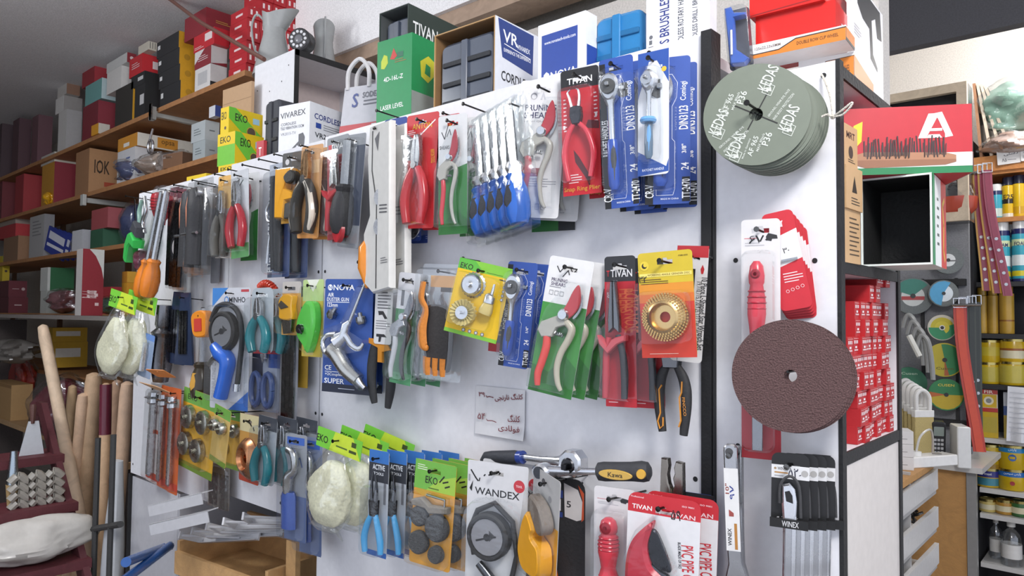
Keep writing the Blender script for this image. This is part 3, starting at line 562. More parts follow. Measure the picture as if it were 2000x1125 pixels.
mb = MB(); mb.tube([(0, 0, 0), (0, 0, -.06 * H), (0, 0, -.2 * H), (0, 0, -.45 * H), (0, 0, -.75 * H), (0, 0, -.85 * H), (0, 0, -H)], [.3 * W, .46 * W, .5 * W, .48 * W, .32 * W, .22 * W, .2 * W], 'g#c8303c', 12); mb.build('handle', o)
mb = MB()
for k in range(5): mb.rev([(.50 * W, -.0015), (.55 * W, 0), (.50 * W, .0015)], (0, 0, -H * (.2 + .09 * k)), 'g#a82430', 12, 'z')
mb.build('grip_ribs', o)
# ================================================================ middle row of the board, from its near end
o, W, H = hang('grinder_disc_pack', 'yellow to red card with a gold dimpled grinding dish', 'disc pack', 1297, 491, 106, 206, -.10, 10, 3)
card(o, W, H, 'p#c8b02c', [('r', 0, 1, 0, .52, 'p#c23a2a'), ('r', 0, 1, .52, .6, 'p#cf6a28'), ('r', 0, 1, .6, .7, 'p#d28a2a'), ('r', .02, .98, .765, .80, 'p#e6d672'), ('t', 'WORKING ANGLE GRINDER DISC', .56, .783, .02, 'p#5a3a1a', dict(w=.78)), ('c', .12, .875, .085, 'p#d9c23c'), ('c', .12, .875, .05, 'p#2a241c'), ('c', .14, .885, .04, 'p#d9c23c'),
    ('l', .04, .55, .69, .75, 3, 'p#5a3a1a'), ('t', 'ITEM 6025', .84, .95, .014, 'p#5a4a1a', dict(w=.17)), ('t', '\u06f3\u06f2', .08, .75, .07, 'p#1b1b1b', dict(w=.15)), ('l', .15, .85, .03, .045, 1, 'p#e8c0b0')], zc=-.017)
cz = -.62 * H; R_ = .43 * W; mb = MB()
mb.rev([(R_, 0), (R_, -.003), (R_ * .9, -.013), (R_ * .68, -.022), (R_ * .56, -.024), (R_ * .50, -.018), (R_ * .48, -.010), (R_ * .22, -.010), (R_ * .22, 0)], (0, 0, cz), 'm#d8b67c', 40)
for q in range(4):
    rr = R_ * (.70 + .085 * q); yy = -.0215 + .0033 * q
    for k in range(36 + 4 * q): a = 2 * PI * (k + .5 * (q % 2)) / (36 + 4 * q); mb.box((rr * math.cos(a), yy, cz + rr * math.sin(a)), (.0028, .0022, .0028), 'm#c9a264')
mb.build('grinding_dish', o); bl(o, W, H, .04, .96, .12, .63, .029)
o2, W2, H2 = hang('wrench_set_pack', 'white card with upright small print, hanging behind the yellow gold dish pack', 'wrench set pack', 1354, 480, 62, 226, -.045, 6, -4)
card(o2, W2, H2, 'p#cfcecf', [('r', 0, 1, .9, 1, 'p#b02830'), ('p', [(.78, .80), (.84, .84), (.90, .80), (.87, .76), (.81, .76)], 'p#b02830'), ('t', '10 Piece L-Shaped Star Wrench Set', .90, .42, .07, 'p#3a3a3e', dict(rot=-90, w=.62)), ('t', 'T9,T10,T15,T20,T25,T27,T30,T40,T45,T50', .76, .42, .05, 'p#3a3a3e', dict(rot=-90, w=.56, b=False))])
for k in range(4): MB().tube(spline([((-.3 + .14 * k) * W2, -.006, -.2 * H2), ((-.3 + .14 * k) * W2, -.006, -.85 * H2), ((-.2 + .14 * k) * W2, -.006, -.88 * H2)], 4), .0024, DRK, 6).build('star_key', o2)
# pliers hanging behind by the jaws, only the two grips showing
o, W, H = hang('pliers', 'black and orange pliers with two long grips hanging under the gold dish pack', 'pliers', 1316, 640, 72, 205, -.03, 0, 2, None, False)
P, s = sub(W, H, 0, 1, 0, 1)
MB().poly(p2(P, [(.35, 1), (.65, 1), (.75, .75), (.7, .62), (.3, .62), (.25, .75)]), -.018, -.004, 'm#6e6f72', .002).build('jaw', o)
for q, L in ((-1, [(.36, .64), (.2, .52), (.13, .3), (.2, .02)]), (1, [(.64, .64), (.82, .5), (.86, .3), (.76, .0)])):
    MB().tube(spline(t3(P, L, -.011), 6), [.09 * s, .13 * s, .14 * s, .13 * s, .10 * s], 'r#2d2d2f', 12, sq=.8).build('handle', o)
    e = .08 * q
    mb = MB(); mb.tube([(P(a, b)[0], -.011 - .115 * s, P(a, b)[1]) for a, b in ([(.28 , .46), (.2, .42), (.22, .2), (.14, .12), (.2, .05), (.28, .08), (.29, .16)] if q < 0 else [(.82, .5), (.80, .40), (.74, .35), (.76, .14), (.70, .08)])], .022 * s, 'g#cf8a34', 6).build('handle_inlay', o)
mb = MB(); mb.text('FINCCO', P(.865, .27)[0], P(.865, .27)[1], .075 * s, -.011 - .125 * s, 'p#cf8a34', -86, .17 * H); mb.build('lettering', o)
o, W, H = hang('plier_pack', 'black and red card with long nose pliers whose grips have a red guard', 'plier pack', 1210, 500, 60, 292, -.072, 10, 1)
card(o, W, H, 'p#2b2c30', [('r', 0, 1, 0, .83, 'p#b4222e'), ('t', 'TIVAN', .55, .885, .05, 'p#dcdcde', dict(w=.7)), ('t', 'T', .12, .885, .04, 'p#c22a36', dict(w=.1)), ('t', '8"', .16, .74, .035, 'p#e4d4d6', dict(rot=90)), ('t', 'LONG NOSE', .86, .63, .10, 'p#c8603c', dict(rot=-90, w=.28)), ('t', 'PLIERS', .70, .70, .10, 'p#c8603c', dict(rot=-90, w=.16)), ('l', .1, .5, .02, .04, 1, 'p#e0b0b4')])
P, s = sub(W, H, -.08, .82, .06, .83); plier(o, P, s, 'long', 'g#b02c38', 'r#35353a', 'm#6d6e72', 'g#c04a52'); bl(o, W, H, 0, 0, 0, 0, .03, 'c.06', [(.28, .84), (.62, .84), (.7, .55), (.9, .5), (.86, .3), (.9, .04), (-.02, .05), (.02, .3), (-.1, .5), (.22, .56)])
stack(o, 1, .034, .034, 0, '# red long nose plier card, mostly behind the front one with the red guard', 'long nose plier packs')
o, W, H = hang('pruner_pack', 'large white and green card with red handled pruning shears, swung sideways on its nail', 'pruner pack', 1118, 505, 88, 270, -.105, 16, -10)
card(o, W, H, 'p#dadada', [('p', [(0, 0), (1, 0), (1, .66), (0, .66)], 'p#3f8a3a'), ('p', [(.0, 0), (1, .0), (1, .22), (.72, .30), (.4, .16), (0, .2)], 'p#2f6f2e'), ('p', [(.7, .66), (1, .66), (1, .4), (.9, .5)], 'p#357a33'), ('t', 'PRUNING', .30, .83, .026, 'p#3a2a52', dict(w=.36)), ('t', 'SHEARS', .29, .80, .026, 'p#3a2a52', dict(w=.33)), ('l', .1, .45, .77, .785, 1, 'p#8a8a92'), ('s', [(.2, .93), (.28, .89), (.34, .92)], .02, 'p#2a2a30'), ('s', [(.36, .86), (.46, .91), (.5, .88)], .02, 'p#2a2a30'),
    ('s', [(.12, .75), (.2, .75), (.2, .72), (.12, .72), (.12, .75)], .008, 'p#77777f'), ('s', [(.24, .75), (.32, .75), (.32, .72), (.24, .72), (.24, .75)], .008, 'p#77777f'), ('s', [(.36, .75), (.44, .75), (.44, .72), (.36, .72), (.36, .75)], .008, 'p#77777f')])
P, s = sub(W, H, .06, .92, .04, .82); pruner(o, P, s, 'g#b03a40', 'g#d8453c', 'g#b5ae9c')
bl(o, W, H, 0, 0, 0, 0, .029, 'c.05', [(.06, .03), (.06, .4), (.2, .62), (.58, .84), (.9, .84), (.95, .6), (.84, .35), (.9, .03)])
stack(o, 3, .006, .031, 0, '# large white and green pruner card in the swung stack, counted from the front one', 'large pruner packs swung in a stack')
o, W, H = hang('ratchet_pack', 'blue ratchet card swung sideways between the yellow brush card and large pruner card', 'ratchet pack', 1022, 512, 58, 206, -.065, 14, -6)
ratchet_card(o, W, H, 'TT-2469', '1/4"'); stack(o, 1, .012, .034, 0, '# blue quarter inch ratchet card, behind the one by the large pruner card', 'quarter inch ratchet packs')
# wire brush card, swung
def eko_brush(o, W, H):
    card(o, W, H, 'p#e3b91a', [('p', [(0, .86), (1, .86), (1, 1), (0, 1)], 'p#7fbf3a'), ('p', [(.0, .86), (.5, .86), (.3, 1), (0, 1)], 'p#5aae3c'), ('p', [(0, 0), (1, 0), (1, .05), (0, .05)], 'p#7fbf3a'), ('t', 'EKO', .16, .905, .075, 'p#2b2b18', dict(w=.24)), ('l', .55, .95, .87, .89, 1, 'p#3b5a1a'), ('r', .8, .95, .82, .835, 'p#3a3a28')] + [q for k in range(4) for q in (('c', .92, .74 - .055 * k, .028, 'p#7d7f86'), ('c', .92, .74 - .055 * k, .016, 'p#d8d8da'))] + [q for k in range(4) for q in (('c', .36 + .12 * k, .075, .034, 'p#6e7077'), ('c', .36 + .12 * k, .075, .02, 'p#cfcfd2'))], zc=-.016)
    P, s = sub(W, H, 0, 1, 0, 1)
    c = P(.36, .68); MB().rev([(.19 * s, 0), (.2 * s, -.008), (.19 * s, -.014), (.15 * s, -.018), (.06 * s, -.018), (.03 * s, -.02), (.03 * s, -.03), (0, -.03)], (c[0], -.001, c[1]), CHR, 26).build('cup_brush', o)
    mb = MB(); n = 44; vs = []
    for k in range(n): a = 2 * PI * k / n; q = .215 + .02 * (k % 2); vs += [(c[0] + .18 * s * math.cos(a), -.004, c[1] + .18 * s * math.sin(a)), (c[0] + q * s * math.cos(a), -.001, c[1] + q * s * math.sin(a))]
    mb.add(vs, [(2 * k, 2 * ((k + 1) % n), 2 * ((k + 1) % n) + 1, 2 * k + 1) for k in range(n)], 'm#b9b9b4').build('bristles', o)
    brushwheel(o, P, s, .33, .30, .23)
    c = P(.74, .5); MB().tube([(c[0] + .03 * s, -.012, c[1] + .34 * s), (c[0] + .02 * s, -.012, c[1] + .16 * s), (c[0] + .02 * s, -.012, c[1] + .15 * s), (c[0], -.012, c[1] + .12 * s), (c[0], -.012, c[1])], [.022 * s, .03 * s, .06 * s, .095 * s, .1 * s], CHR, 14, sq=.8).build('end_brush', o)
    MB().tube([(c[0], -.012, c[1]), (c[0] - .02 * s, -.012, c[1] - .13 * s), (c[0] - .03 * s, -.012, c[1] - .2 * s)], [.09 * s, .13 * s, .12 * s], 'g#cbb670', 14, sq=.7).build('bristles', o)
    bl(o, W, H, .05, .88, .12, .84, .03)
GE = 'yellow wire brush packs'
o, W, H = hang('brush_pack', 'yellow and green wire brush card tilted on its nail beside the blue ratchet card', 'brush pack', 950, 514, 106, 148, -.10, 24, -13)
eko_brush(o, W, H)
o, W, H = hang('plier_pack', 'red footed dark pack almost wholly behind the tilted yellow wire brush card', 'plier pack', 985, 540, 44, 148, -.03, 8, -4, None, False)
card(o, W, H, 'p#4c4a3e', [('r', 0, 1, 0, .12, 'p#a5262e'), ('l', .2, .8, .2, .5, 5, 'p#b9a86a')], hole=False)
# work gloves in a bag
o, W, H = hang('glove_pack', 'black and orange work gloves in a clear bag behind the tilted yellow brush card', 'gloves', 868, 516, 84, 226, -.06, 8, -3)
card(o, W, H, 'c.12', [('r', .2, .9, .80, .9, 'p#c9965a'), ('r', .45, .9, .76, .80, 'p#3a3430')], hole=False, th=.0006, name='header')
P, s = sub(W, H, 0, 1, 0, 1)
for k, (ox, yy) in enumerate(((0, -.006), (.16, -.022))):
    mb = MB(); mb.poly(spline(p2(P, [(.2 + ox, .62), (.66 + ox, .62), (.74 + ox, .45), (.72 + ox, .12), (.55 + ox, .09), (.3 + ox, .12), (.18 + ox, .3)]), 4, True), yy - .008, yy + .006, 'r#2f2c2b', .004); mb.build('glove_palm', o)
    for j in range(3): MB().tube(t3(P, [(.28 + .17 * j + ox, .2), (.28 + .17 * j + ox, .12), (.29 + .17 * j + ox, .05)], yy - .006), [.075 * s, .07 * s, .05 * s], 'r#cc7d2c', 9, sq=.6).build('finger_tip', o)
    MB().tube(spline(t3(P, [(.14 + ox, .84), (.10 + ox, .7), (.22 + ox, .6), (.16 + ox, .45), (.2 + ox, .3), (.3 + ox, .28)], yy - .012), 4), [.04 * s, .05 * s, .045 * s, .085 * s, .085 * s, .04 * s], 'r#d0802e', 8, sq=.5).build('cuff_strap', o)
bl(o, W, H, 0, 1, 0, .97, .034, 'c.12', name='bag')
# pruners with dark handles
o, W, H = hang('pruner_pack', 'white and green card with black handled pruning shears beside the glove bag', 'pruner pack', 801, 533, 42, 218, -.085, 8, -6)
card(o, W, H, 'p#cbccd0', [('r', 0, 1, 0, .67, 'p#3e7a52'), ('r', 0, 1, 0, .1, 'p#4f8f63'), ('r', .2, .34, .7, .84, 'p#5a5c62'), ('s', [(.4, .92), (.6, .95), (.7, .9)], .03, 'p#33343a')])
P, s = sub(W, H, .0, 1, .04, .84); pruner(o, P, s, 'm#8f9196', 'g#b9bbbf', 'r#2c2d30', 'm#b4b6ba'); bl(o, W, H, 0, 1, .04, .86, .029, 'c.1')
stack(o, 2, .014, .031, 0, '# white and green card of black handled pruners, counted from the front of its stack', 'black handled pruner packs')
o, W, H = hang('plier_pack', 'white instruction card with small black drawings on pliers with black and orange grips', 'plier pack', 752, 532, 34, 140, -.07, 4, -2)
card(o, W, H, 'p#d4d4d4', [('t', 'ONTEX', .45, .79, .05, 'p#3a3a3e', dict(w=.6)), ('l', .15, .9, .48, .74, 6, 'p#55565a'), ('l', .1, .9, .2, .34, 4, 'p#77787c'), ('p', [(.2, .46), (.5, .46), (.75, .36), (.6, .35), (.45, .41), (.25, .4)], 'p#2b2b2e'), ('p', [(.15, .14), (.6, .14), (.75, .1), (.45, .1), (.4, .03), (.28, .03), (.3, .1), (.15, .1)], 'p#2b2b2e')], hole=True)
P, s = sub(W, H, -.5, 1.1, -.88, .95)
for L in ([(.45, .55), (.20, .42), (.14, .2), (.3, .02)], [(.55, .55), (.80, .42), (.86, .2), (.78, .0)]): MB().tube(spline(t3(P, L, .012), 6), [.08 * s, .14 * s, .15 * s, .14 * s, .09 * s], 'r#2c2d2f', 12, sq=.7).build('handle', o)
MB().poly(p2(P, [(.1, .52), (.75, .50), (.9, .44), (.6, .42), (.62, .34), (.45, .34), (.44, .45), (.1, .48)]), .002, .010, 'g#d08a30', .001).build('guard', o)
MB().poly(p2(P, [(.35, 1), (.62, 1), (.7, .6), (.6, .5), (.35, .5), (.3, .62)]), .006, .018, 'm#7b7c80', .002).build('jaw', o)
# air duster guns
o, W, H = hang('air_gun_pack', 'blue card with a chrome air blow gun and two couplers, front one', 'air gun pack', 682, 545, 94, 222, -.085, 14, -1)
card(o, W, H, 'p#2d4f98', [('r', 0, 1, 0, .075, 'p#1e2436'), ('t', 'NOVA', .40, .925, .05, 'p#f2f4f8', dict(w=.44)), ('c', .11, .925, .05, 'p#f2f4f8'), ('t', 'N', .11, .925, .03, 'p#2d4f98', dict(w=.06)), ('t', '2022', .84, .935, .028, 'p#dfe4f0', dict(w=.16)), ('t', 'AIR', .13, .86, .035, 'p#f2f4f8', dict(w=.13)), ('t', 'DUSTER GUN', .28, .82, .032, 'p#f2f4f8', dict(w=.46)), ('t', '123mm', .17, .77, .035, 'p#f2f4f8', dict(w=.22)), ('s', [(.06, .795), (.52, .795)], .01, 'p#f2f4f8'),
    ('t', 'CE', .12, .215, .042, 'p#f2f4f8', dict(w=.14)), ('s', [(.06, .18), (.44, .18)], .01, 'p#f2f4f8'), ('t', '+2Couplers', .26, .155, .032, 'p#f2f4f8', dict(w=.40)), ('t', 'SUPER', .26, .10, .045, 'p#f2f4f8', dict(w=.42)), ('l', .35, .8, .03, .045, 1, 'p#c9d0e0')])
P, s = sub(W, H, 0, 1, 0, 1); y = -.014
def air_gun(o, P, s):
    MB().tube(t3(P, [(.90, .96), (.62, .63)], y), [.022 * s, .03 * s], CHR, 9).build('nozzle', o)
    MB().tube(t3(P, [(.62, .63), (.55, .60), (.52, .50), (.38, .44)], y), [.035 * s, .07 * s, .09 * s, .13 * s], CHR, 10).tube(spline(t3(P, [(.30, .36), (.14, .36), (.07, .44), (.16, .50), (.36, .51)], y), 5), [.08 * s, .06 * s, .04 * s, .04 * s, .06 * s], CHR, 9).build('gun_body', o)
    MB().tube(spline(t3(P, [(.25, .38), (.38, .34), (.58, .22), (.84, .13)], y), 5), [.13 * s, .14 * s, .13 * s, .11 * s], 'm#bdbdb8', 12).tube(t3(P, [(.80, .145), (.90, .09), (.97, .065)], y), [.08 * s, .05 * s, .04 * s], CHR, 10).build('grip', o)
    MB().tube(spline(t3(P, [(.36, .49), (.55, .51), (.70, .43), (.86, .40), (.94, .45)], y - .006), 5), [.05 * s, .055 * s, .05 * s, .04 * s, .025 * s], CHR, 9, sq=.7).build('trigger', o)
    for a, b, r in ((.24, .70, -35), (.82, .66, 15)):
        c = P(a, b); M = MB(); M.M = T(c[0], -.010, c[1]) @ RY(-r); M.rev([(.035 * s, .09 * s), (.04 * s, .02 * s), (.085 * s, .02 * s), (.085 * s, -.06 * s), (.06 * s, -.10 * s), (.03 * s, -.10 * s)], (0, 0, 0), STL, 8, 'z'); M.build('coupler', o)
air_gun(o, P, s)
bl(o, W, H, 0, 0, 0, 0, .029, 'c.04', [(.08, .30), (.08, .55), (.5, .62), (.82, .95), (.96, .95), (.70, .55), (.98, .48), (.95, .38), (.62, .34), (.99, .1), (.9, .04), (.3, .3)])
stack(o, 2, -.020, .033, -2, '# blue air blow gun card, peeking past the edge of the front one', 'air blow gun packs', .6)
# chalk line in green case
o, W, H = hang('chalk_line_pack', 'green cased chalk line in a clear bulging pack beside the blue air gun cards', 'chalk line', 612, 546, 40, 150, -.08, 4, 0)
card(o, W, H, 'p#b7cf8a', [('r', 0, 1, .0, .72, 'p#c9b24a'), ('p', [(.2, 1), (.5, .84), (.8, 1)], 'p#e4e8d8')]); P, s = sub(W, H, 0, 1, 0, 1)
MB().poly(spline(p2(P, [(.55, .72), (.35, .66), (.10, .46), (.12, .26), (.4, .14), (.62, .06), (.88, .3), (.95, .5), (.85, .68)]), 5, True), -.028, -.002, 'g#5cc84e', .008).build('case', o)
MB().rev([(.14 * s, -.028), (.14 * s, -.036), (0, -.036)], (P(.4, .36)[0], 0, P(.4, .36)[1]), DRK, 12).tube(t3(P, [(.4, .36), (.56, .30)], -.036), .03 * s, DRK, 6).build('crank', o)
bl(o, W, H, 0, 0, 0, 0, .036, 'c.08', [(.3, .92), (.7, .92), (1.02, .6), (.98, .2), (.6, .02), (.2, .1), (0, .4), (.1, .66)])
o, W, H = hang('knife_pack', 'grey headed card with a yellow folding knife beside the chalk line pack', 'knife pack', 570, 550, 36, 104, -.085, 6, 0)
card(o, W, H, 'p#b9b4ae', [('r', 0, 1, 0, .78, 'p#d8a24e'), ('r', .3, .7, .84, .9, 'p#5a5a5e')]); P, s = sub(W, H, 0, 1, 0, 1)
MB().poly(spline(p2(P, [(.1, .58), (.2, .7), (.5, .76), (.85, .72), (.8, .55), (.85, .3), (.2, .3), (.15, .45)]), 3, True), -.02, -.002, 'g#e2a51e', .003).poly(p2(P, [(.15, .56), (.3, .64), (.7, .52), (.3, .48)]), -.023, -.018, 'r#3a3226', .001).build('knife_grip', o)
MB().poly(p2(P, [(.2, .3), (.8, .3), (.72, .05), (.3, .02)]), -.014, -.004, 'm#6d6a62', .002).build('blade', o)
bl(o, W, H, 0, 1, .01, .8, .028, 'c.08')
o, W, H = hang('blade_pack', 'long dark strip pack of hacksaw blades hanging below the yellow knife card', 'blade pack', 567, 604, 34, 228, -.05, 4, 0, None, False)
mb = MB()
for q in range(3): mb.box(((-.25 + .25 * q) * W, -.003, -.5 * H), (.2 * W, .003, .94 * H), 'm#4a4b4e')
mb.build('blades', o); card(o, W, H, 'p#7e7f86', [('r', .1, .9, .93, .98, 'p#c9cacc'), ('s', [(.5, .9), (.5, .03)], .1, 'p#3b3c40')], hole=False); bl(o, W, H, 0, 1, 0, 1, .012, 'c.12', name='sleeve')
o, W, H = hang('blade_pack', 'dark blade strip pack with a yellow foot behind the chalk line', 'blade pack', 592, 560, 26, 196, -.03, 6, 0, None, False)
card(o, W, H, 'p#3e3c3a', [('r', 0, 1, 0, .5, 'p#a8862c'), ('r', 0, 1, .8, .9, 'p#c8a23a')], hole=False)
# teal pliers, coil hose and dark blue packs
o, W, H = hang('plier_pack', 'round topped clear pack with teal gripped side cutters', 'plier pack', 513, 562, 42, 128, -.085, 6, 1)
card(o, W, H, 'p#a9b2b8', [('t', 'ACTIVE', .5, .88, .05, 'p#e8eef0', dict(w=.5)), ('r', .1, .9, 0, .05, 'p#b03a40')], r=.02); P, s = sub(W, H, .0, 1, .03, .84); plier(o, P, s, 'side', 'g#2c7f88', 'g#2c7f88', 'm#b8babd'); bl(o, W, H, .02, .98, .02, .86, .029, 'c.08')
stack(o, 1, .024, .034, 0, '# teal side cutter pack, tucked behind the round topped front one', 'teal side cutter packs')
o, W, H = hang('coil_hose', 'red coiled air hose looped over a nail above the dark blue packs', 'hose', 534, 552, 40, 60, -.03, 0, 0, None, False)
ctr = spline([(-.5 * W, -.01, -.14 * H), (-.2 * W, -.012, -.03 * H), (.15 * W, -.012, -.16 * H), (.38 * W, -.01, -.5 * H), (.5 * W, -.008, -1.0 * H)], 8); mb = MB()
ctr_t = [Vector(a) for a in ctr]
for k in range(0, len(ctr_t) - 1, 2):
    a = ctr_t[k]; t = (ctr_t[k + 1] - a).normalized(); u1 = t.cross(Vector((0, 1, 0))).normalized(); v1 = Vector((0, 1, 0))
    mb.tube([a + t * .002 * math.sin(0) + u1 * .009 * math.cos(q * .6283) + v1 * .009 * math.sin(q * .6283) + t * .0006 * q for q in range(11)], .0034, 'g#d84a34', 6)
mb.build('coil', o)
o, W, H = hang('scissors_pack', 'dark blue card with clear bulging scissors under the teal side cutters', 'scissors pack', 522, 590, 54, 212, -.045, 4, 0, None, False)
card(o, W, H, 'p#8d94a6', [('r', 0, .4, .32, 1, 'p#262c44'), ('r', .6, 1, .4, 1, 'p#2f4a8a')], hole=False); P, s = sub(W, H, 0, 1, 0, 1)
MB().poly(p2(P, [(.44, .98), (.52, .98), (.6, .5), (.5, .44), (.42, .5)]), -.012, -.006, CHR, .001).build('blade', o)
for cx in (.28, .72): 
    c = P(cx, .2); MB().tube([(c[0] + .16 * s * math.cos(2 * PI * k / 16), -.012, c[1] + .34 * s * math.sin(2 * PI * k / 16)) for k in range(17)], .06 * s, 'g#394c7c', 8).build('finger_ring', o)
bl(o, W, H, .0, 1, .02, .5, .029, 'c.12')
# tyre inflator
def gauge(o, P, s, x, z, r, face='p#8f9092', rim='r#303033', dial=True):
    c = P(x, z); R = r * s
    MB().rev([(R * .8, 0), (R, -.003), (R, -.02), (R * .92, -.024), (R * .82, -.024), (R * .80, -.020), (0, -.020)], (c[0], 0, c[1]), rim, 28).build('gauge_case', o)
    mb = MB().rev([(0, -.0212), (R * .76, -.0212), (R * .76, -.020)], (c[0], 0, c[1]), face, 24)
    if dial: mb.stroke([(c[0] - .5 * R, c[1] - .2 * R), (c[0] + .1 * R, c[1]), (c[0] + .42 * R, c[1] + .08 * R)], .08 * R, -.0216, 'p#2b2b2e').flat(circ(c[0], c[1], .16 * R, 10), -.0218, 'p#2b2b2e').flat([(c[0] + .1 * R, c[1] + .3 * R), (c[0] + .4 * R, c[1] + .1 * R), (c[0] + .12 * R, c[1] - .16 * R)], -.0217, 'p#3b3b3e')
    mb.build('gauge_face', o)
o, W, H = hang('inflator_pack', 'grey and blue card with a dial tyre inflator, black hose and blue grip', 'inflator pack', 452, 562, 74, 236, -.085, 10, 0)
card(o, W, H, 'p#c5c7cd', [('p', [(0, 1), (.42, 1), (.0, .84)], 'p#3f7fc4'), ('p', [(1, 0), (.5, 0), (1, .16)], 'p#3f6fc0'), ('c', .38, .90, .06, 'p#3f7fc4'), ('c', .38, .90, .04, 'p#c5c7cd'), ('t', 'MINHO', .66, .90, .045, 'p#23252c', dict(w=.42)), ('r', .76, .96, .965, .985, 'p#b8444c'), ('t', 'TIRE INFLATING GUN', .09, .25, .05, 'p#a9abb2', dict(rot=90, w=.34))]); P, s = sub(W, H, 0, 1, 0, 1)
MB().tube(spline(t3(P, [(.08, .72), (.24, .84), (.55, .86), (.80, .78), (.90, .60), (.86, .40), (.80, .20)], -.012), 6), .045 * s, 'r#2c2d30', 9).tube(t3(P, [(.80, .22), (.79, .16)], -.012), .06 * s, CHR, 10).build('hose', o)
gauge(o, P, s, .42, .64, .34, 'p#77787c', 'r#262628')
MB().tube(spline(t3(P, [(.22, .52), (.38, .46), (.56, .40), (.52, .28), (.40, .10)], -.015), 5), [.10 * s, .14 * s, .14 * s, .12 * s, .12 * s], 'g#2e62c0', 11).build('grip', o)
MB().tube(spline(t3(P, [(.12, .36), (.28, .42), (.46, .40)], -.022), 4), [.04 * s, .05 * s, .06 * s], STL, 8).build('trigger', o)
bl(o, W, H, .02, .98, .06, .86, .032, 'c.06')
# tape measure, small screwdriver, dark sleeves
o, W, H = hang('tape_measure', 'orange tape measure with a red label beside the grey and blue inflator card', 'tape measure', 397, 607, 30, 50, -.09, 12, 4)
MB().poly(spline(p2(lambda a, b: ((a - .5) * W, (b - 1) * H), [(.05, .9), (.7, 1), (1, .7), (.95, .05), (.2, 0), (0, .4)]), 4, True), -.018, .012, 'g#e08a2a', .004).build('case', o)
MB().poly(rrect(-.26 * W, .2 * W, -.8 * H, -.3 * H, .003), -.020, -.018, 'p#c23a2c').build('label', o)
o, W, H = hang('screwdriver', 'yellow and black handled screwdriver hanging by its long shaft beside the inflator card', 'screwdriver', 404, 600, 22, 186, -.03, 0, 1, None, False)
P, s = sub(W, H, 0, 1, 0, 1); driver(o, P, s, .5, 1, .43, .0, 'g#3a3328', STL, .46, .12, 'g#c9963a', -.012)
GP = 'clear sleeves of dark files in the middle row'
for k in range(2):
    o, W, H = hang('file_sleeve', ['wide dark blue sleeve flaring down to a flat end beside the orange tape measure', 'dark sleeve half covered by the wide blue flared one'][k], 'file', 362 - 14 * k, 572 - 2 * k, 36, 140, -.06 + .02 * k, 4, 1 - 4 * k, GP, k == 0)
    mb = MB().poly(p2(lambda a, b: ((a - .5) * W, (b - 1) * H), [(.3, 1), (.75, 1), (1, 0), (0, 0)]), -.003, .003, 'g#2c3852'); mb.build('sleeve', o)
    mb = MB()
    for q in (-.15, .0, .15): mb.box((q * W, -.006, -.55 * H), (.11 * W, .004, .6 * H), 'm#55585f')
    mb.build('file_blades', o)
o, W, H = hang('hammer', 'chrome ball ended bar hanging behind the orange chisel tubes', 'bar', 322, 596, 20, 150, -.06, 0, -4, None, False)
MB().tube([(0, 0, 0), (0, 0, -.26 * H), (0, 0, -.30 * H), (0, 0, -.36 * H), (0, 0, -.42 * H), (0, 0, -.8 * H), (0, 0, -H)], [.3 * W, .34 * W, .28 * W, .48 * W, .4 * W, .42 * W, .3 * W], 'm#77787c', 12).build('bar', o)
o, W, H = hang('drill_sleeve', 'pale blue clear sleeve with a chrome drill hanging from the orange chisel tubes', 'drill pack', 290, 652, 26, 86, -.10, 6, -10, None, False)
MB().tube([(0, -.006, -.2 * H), (0, -.006, -.85 * H)], [.1 * W, .14 * W], CHR, 8).build('drill', o)
card(o, W, H, 'p#8fa3bf', [('r', 0, 1, .86, 1, 'p#5f86c4')], hole=False); bl(o, W, H, .02, .98, .02, .84, .016, 'c.12', name='sleeve')
# price note
o, W, H = hang('price_note', 'white paper price note taped to the board, handwritten in dark red', 'note', 976, 757, 96, 96, -.004, 0, 0, None, False)
mb = MB(); n = 8; vs = []; 
for k in range(n + 1):
    for q in range(n + 1): a = k / n; b = q / n; vs.append(((a - .5) * W, -.016 * max(0, .35 - b) ** 1.4 * (0.4 + a), (b - 1) * H))
mb.add(vs, [(k * (n + 1) + q, (k + 1) * (n + 1) + q, (k + 1) * (n + 1) + q + 1, k * (n + 1) + q + 1) for k in range(n) for q in range(n)], 'p#d9d9dc'); mb.build('paper', o)
INK = 'p#7a2a34'; mb = MB()
mb.text(fa('کلنگ نارنجی'), .19 * W, -.18 * H, .15 * H, -.002, INK, 6, .56 * W).text('\u06f3\u06f9', -.36 * W, -.17 * H, .10 * H, -.002, INK, 0, .13 * W).stroke([(-.27 * W, -.19 * H), (-.25 * W, -.22 * H), (-.2 * W, -.2 * H), (-.12 * W, -.215 * H)], .012 * W, -.002, INK)
mb.text(fa('کلنگ'), .31 * W, -.58 * H, .15 * H, -.004, INK, 4, .24 * W).text(fa('فولادی'), .24 * W, -.80 * H, .15 * H, -.008, INK, 0, .42 * W).text('\u06f5\u06f4', -.34 * W, -.62 * H, .13 * H, -.005, INK, 0, .16 * W).stroke([(-.22 * W, -.66 * H), (-.2 * W, -.69 * H), (-.1 * W, -.68 * H), (-.02 * W, -.70 * H)], .012 * W, -.007, INK)
mb.build('handwriting', o)
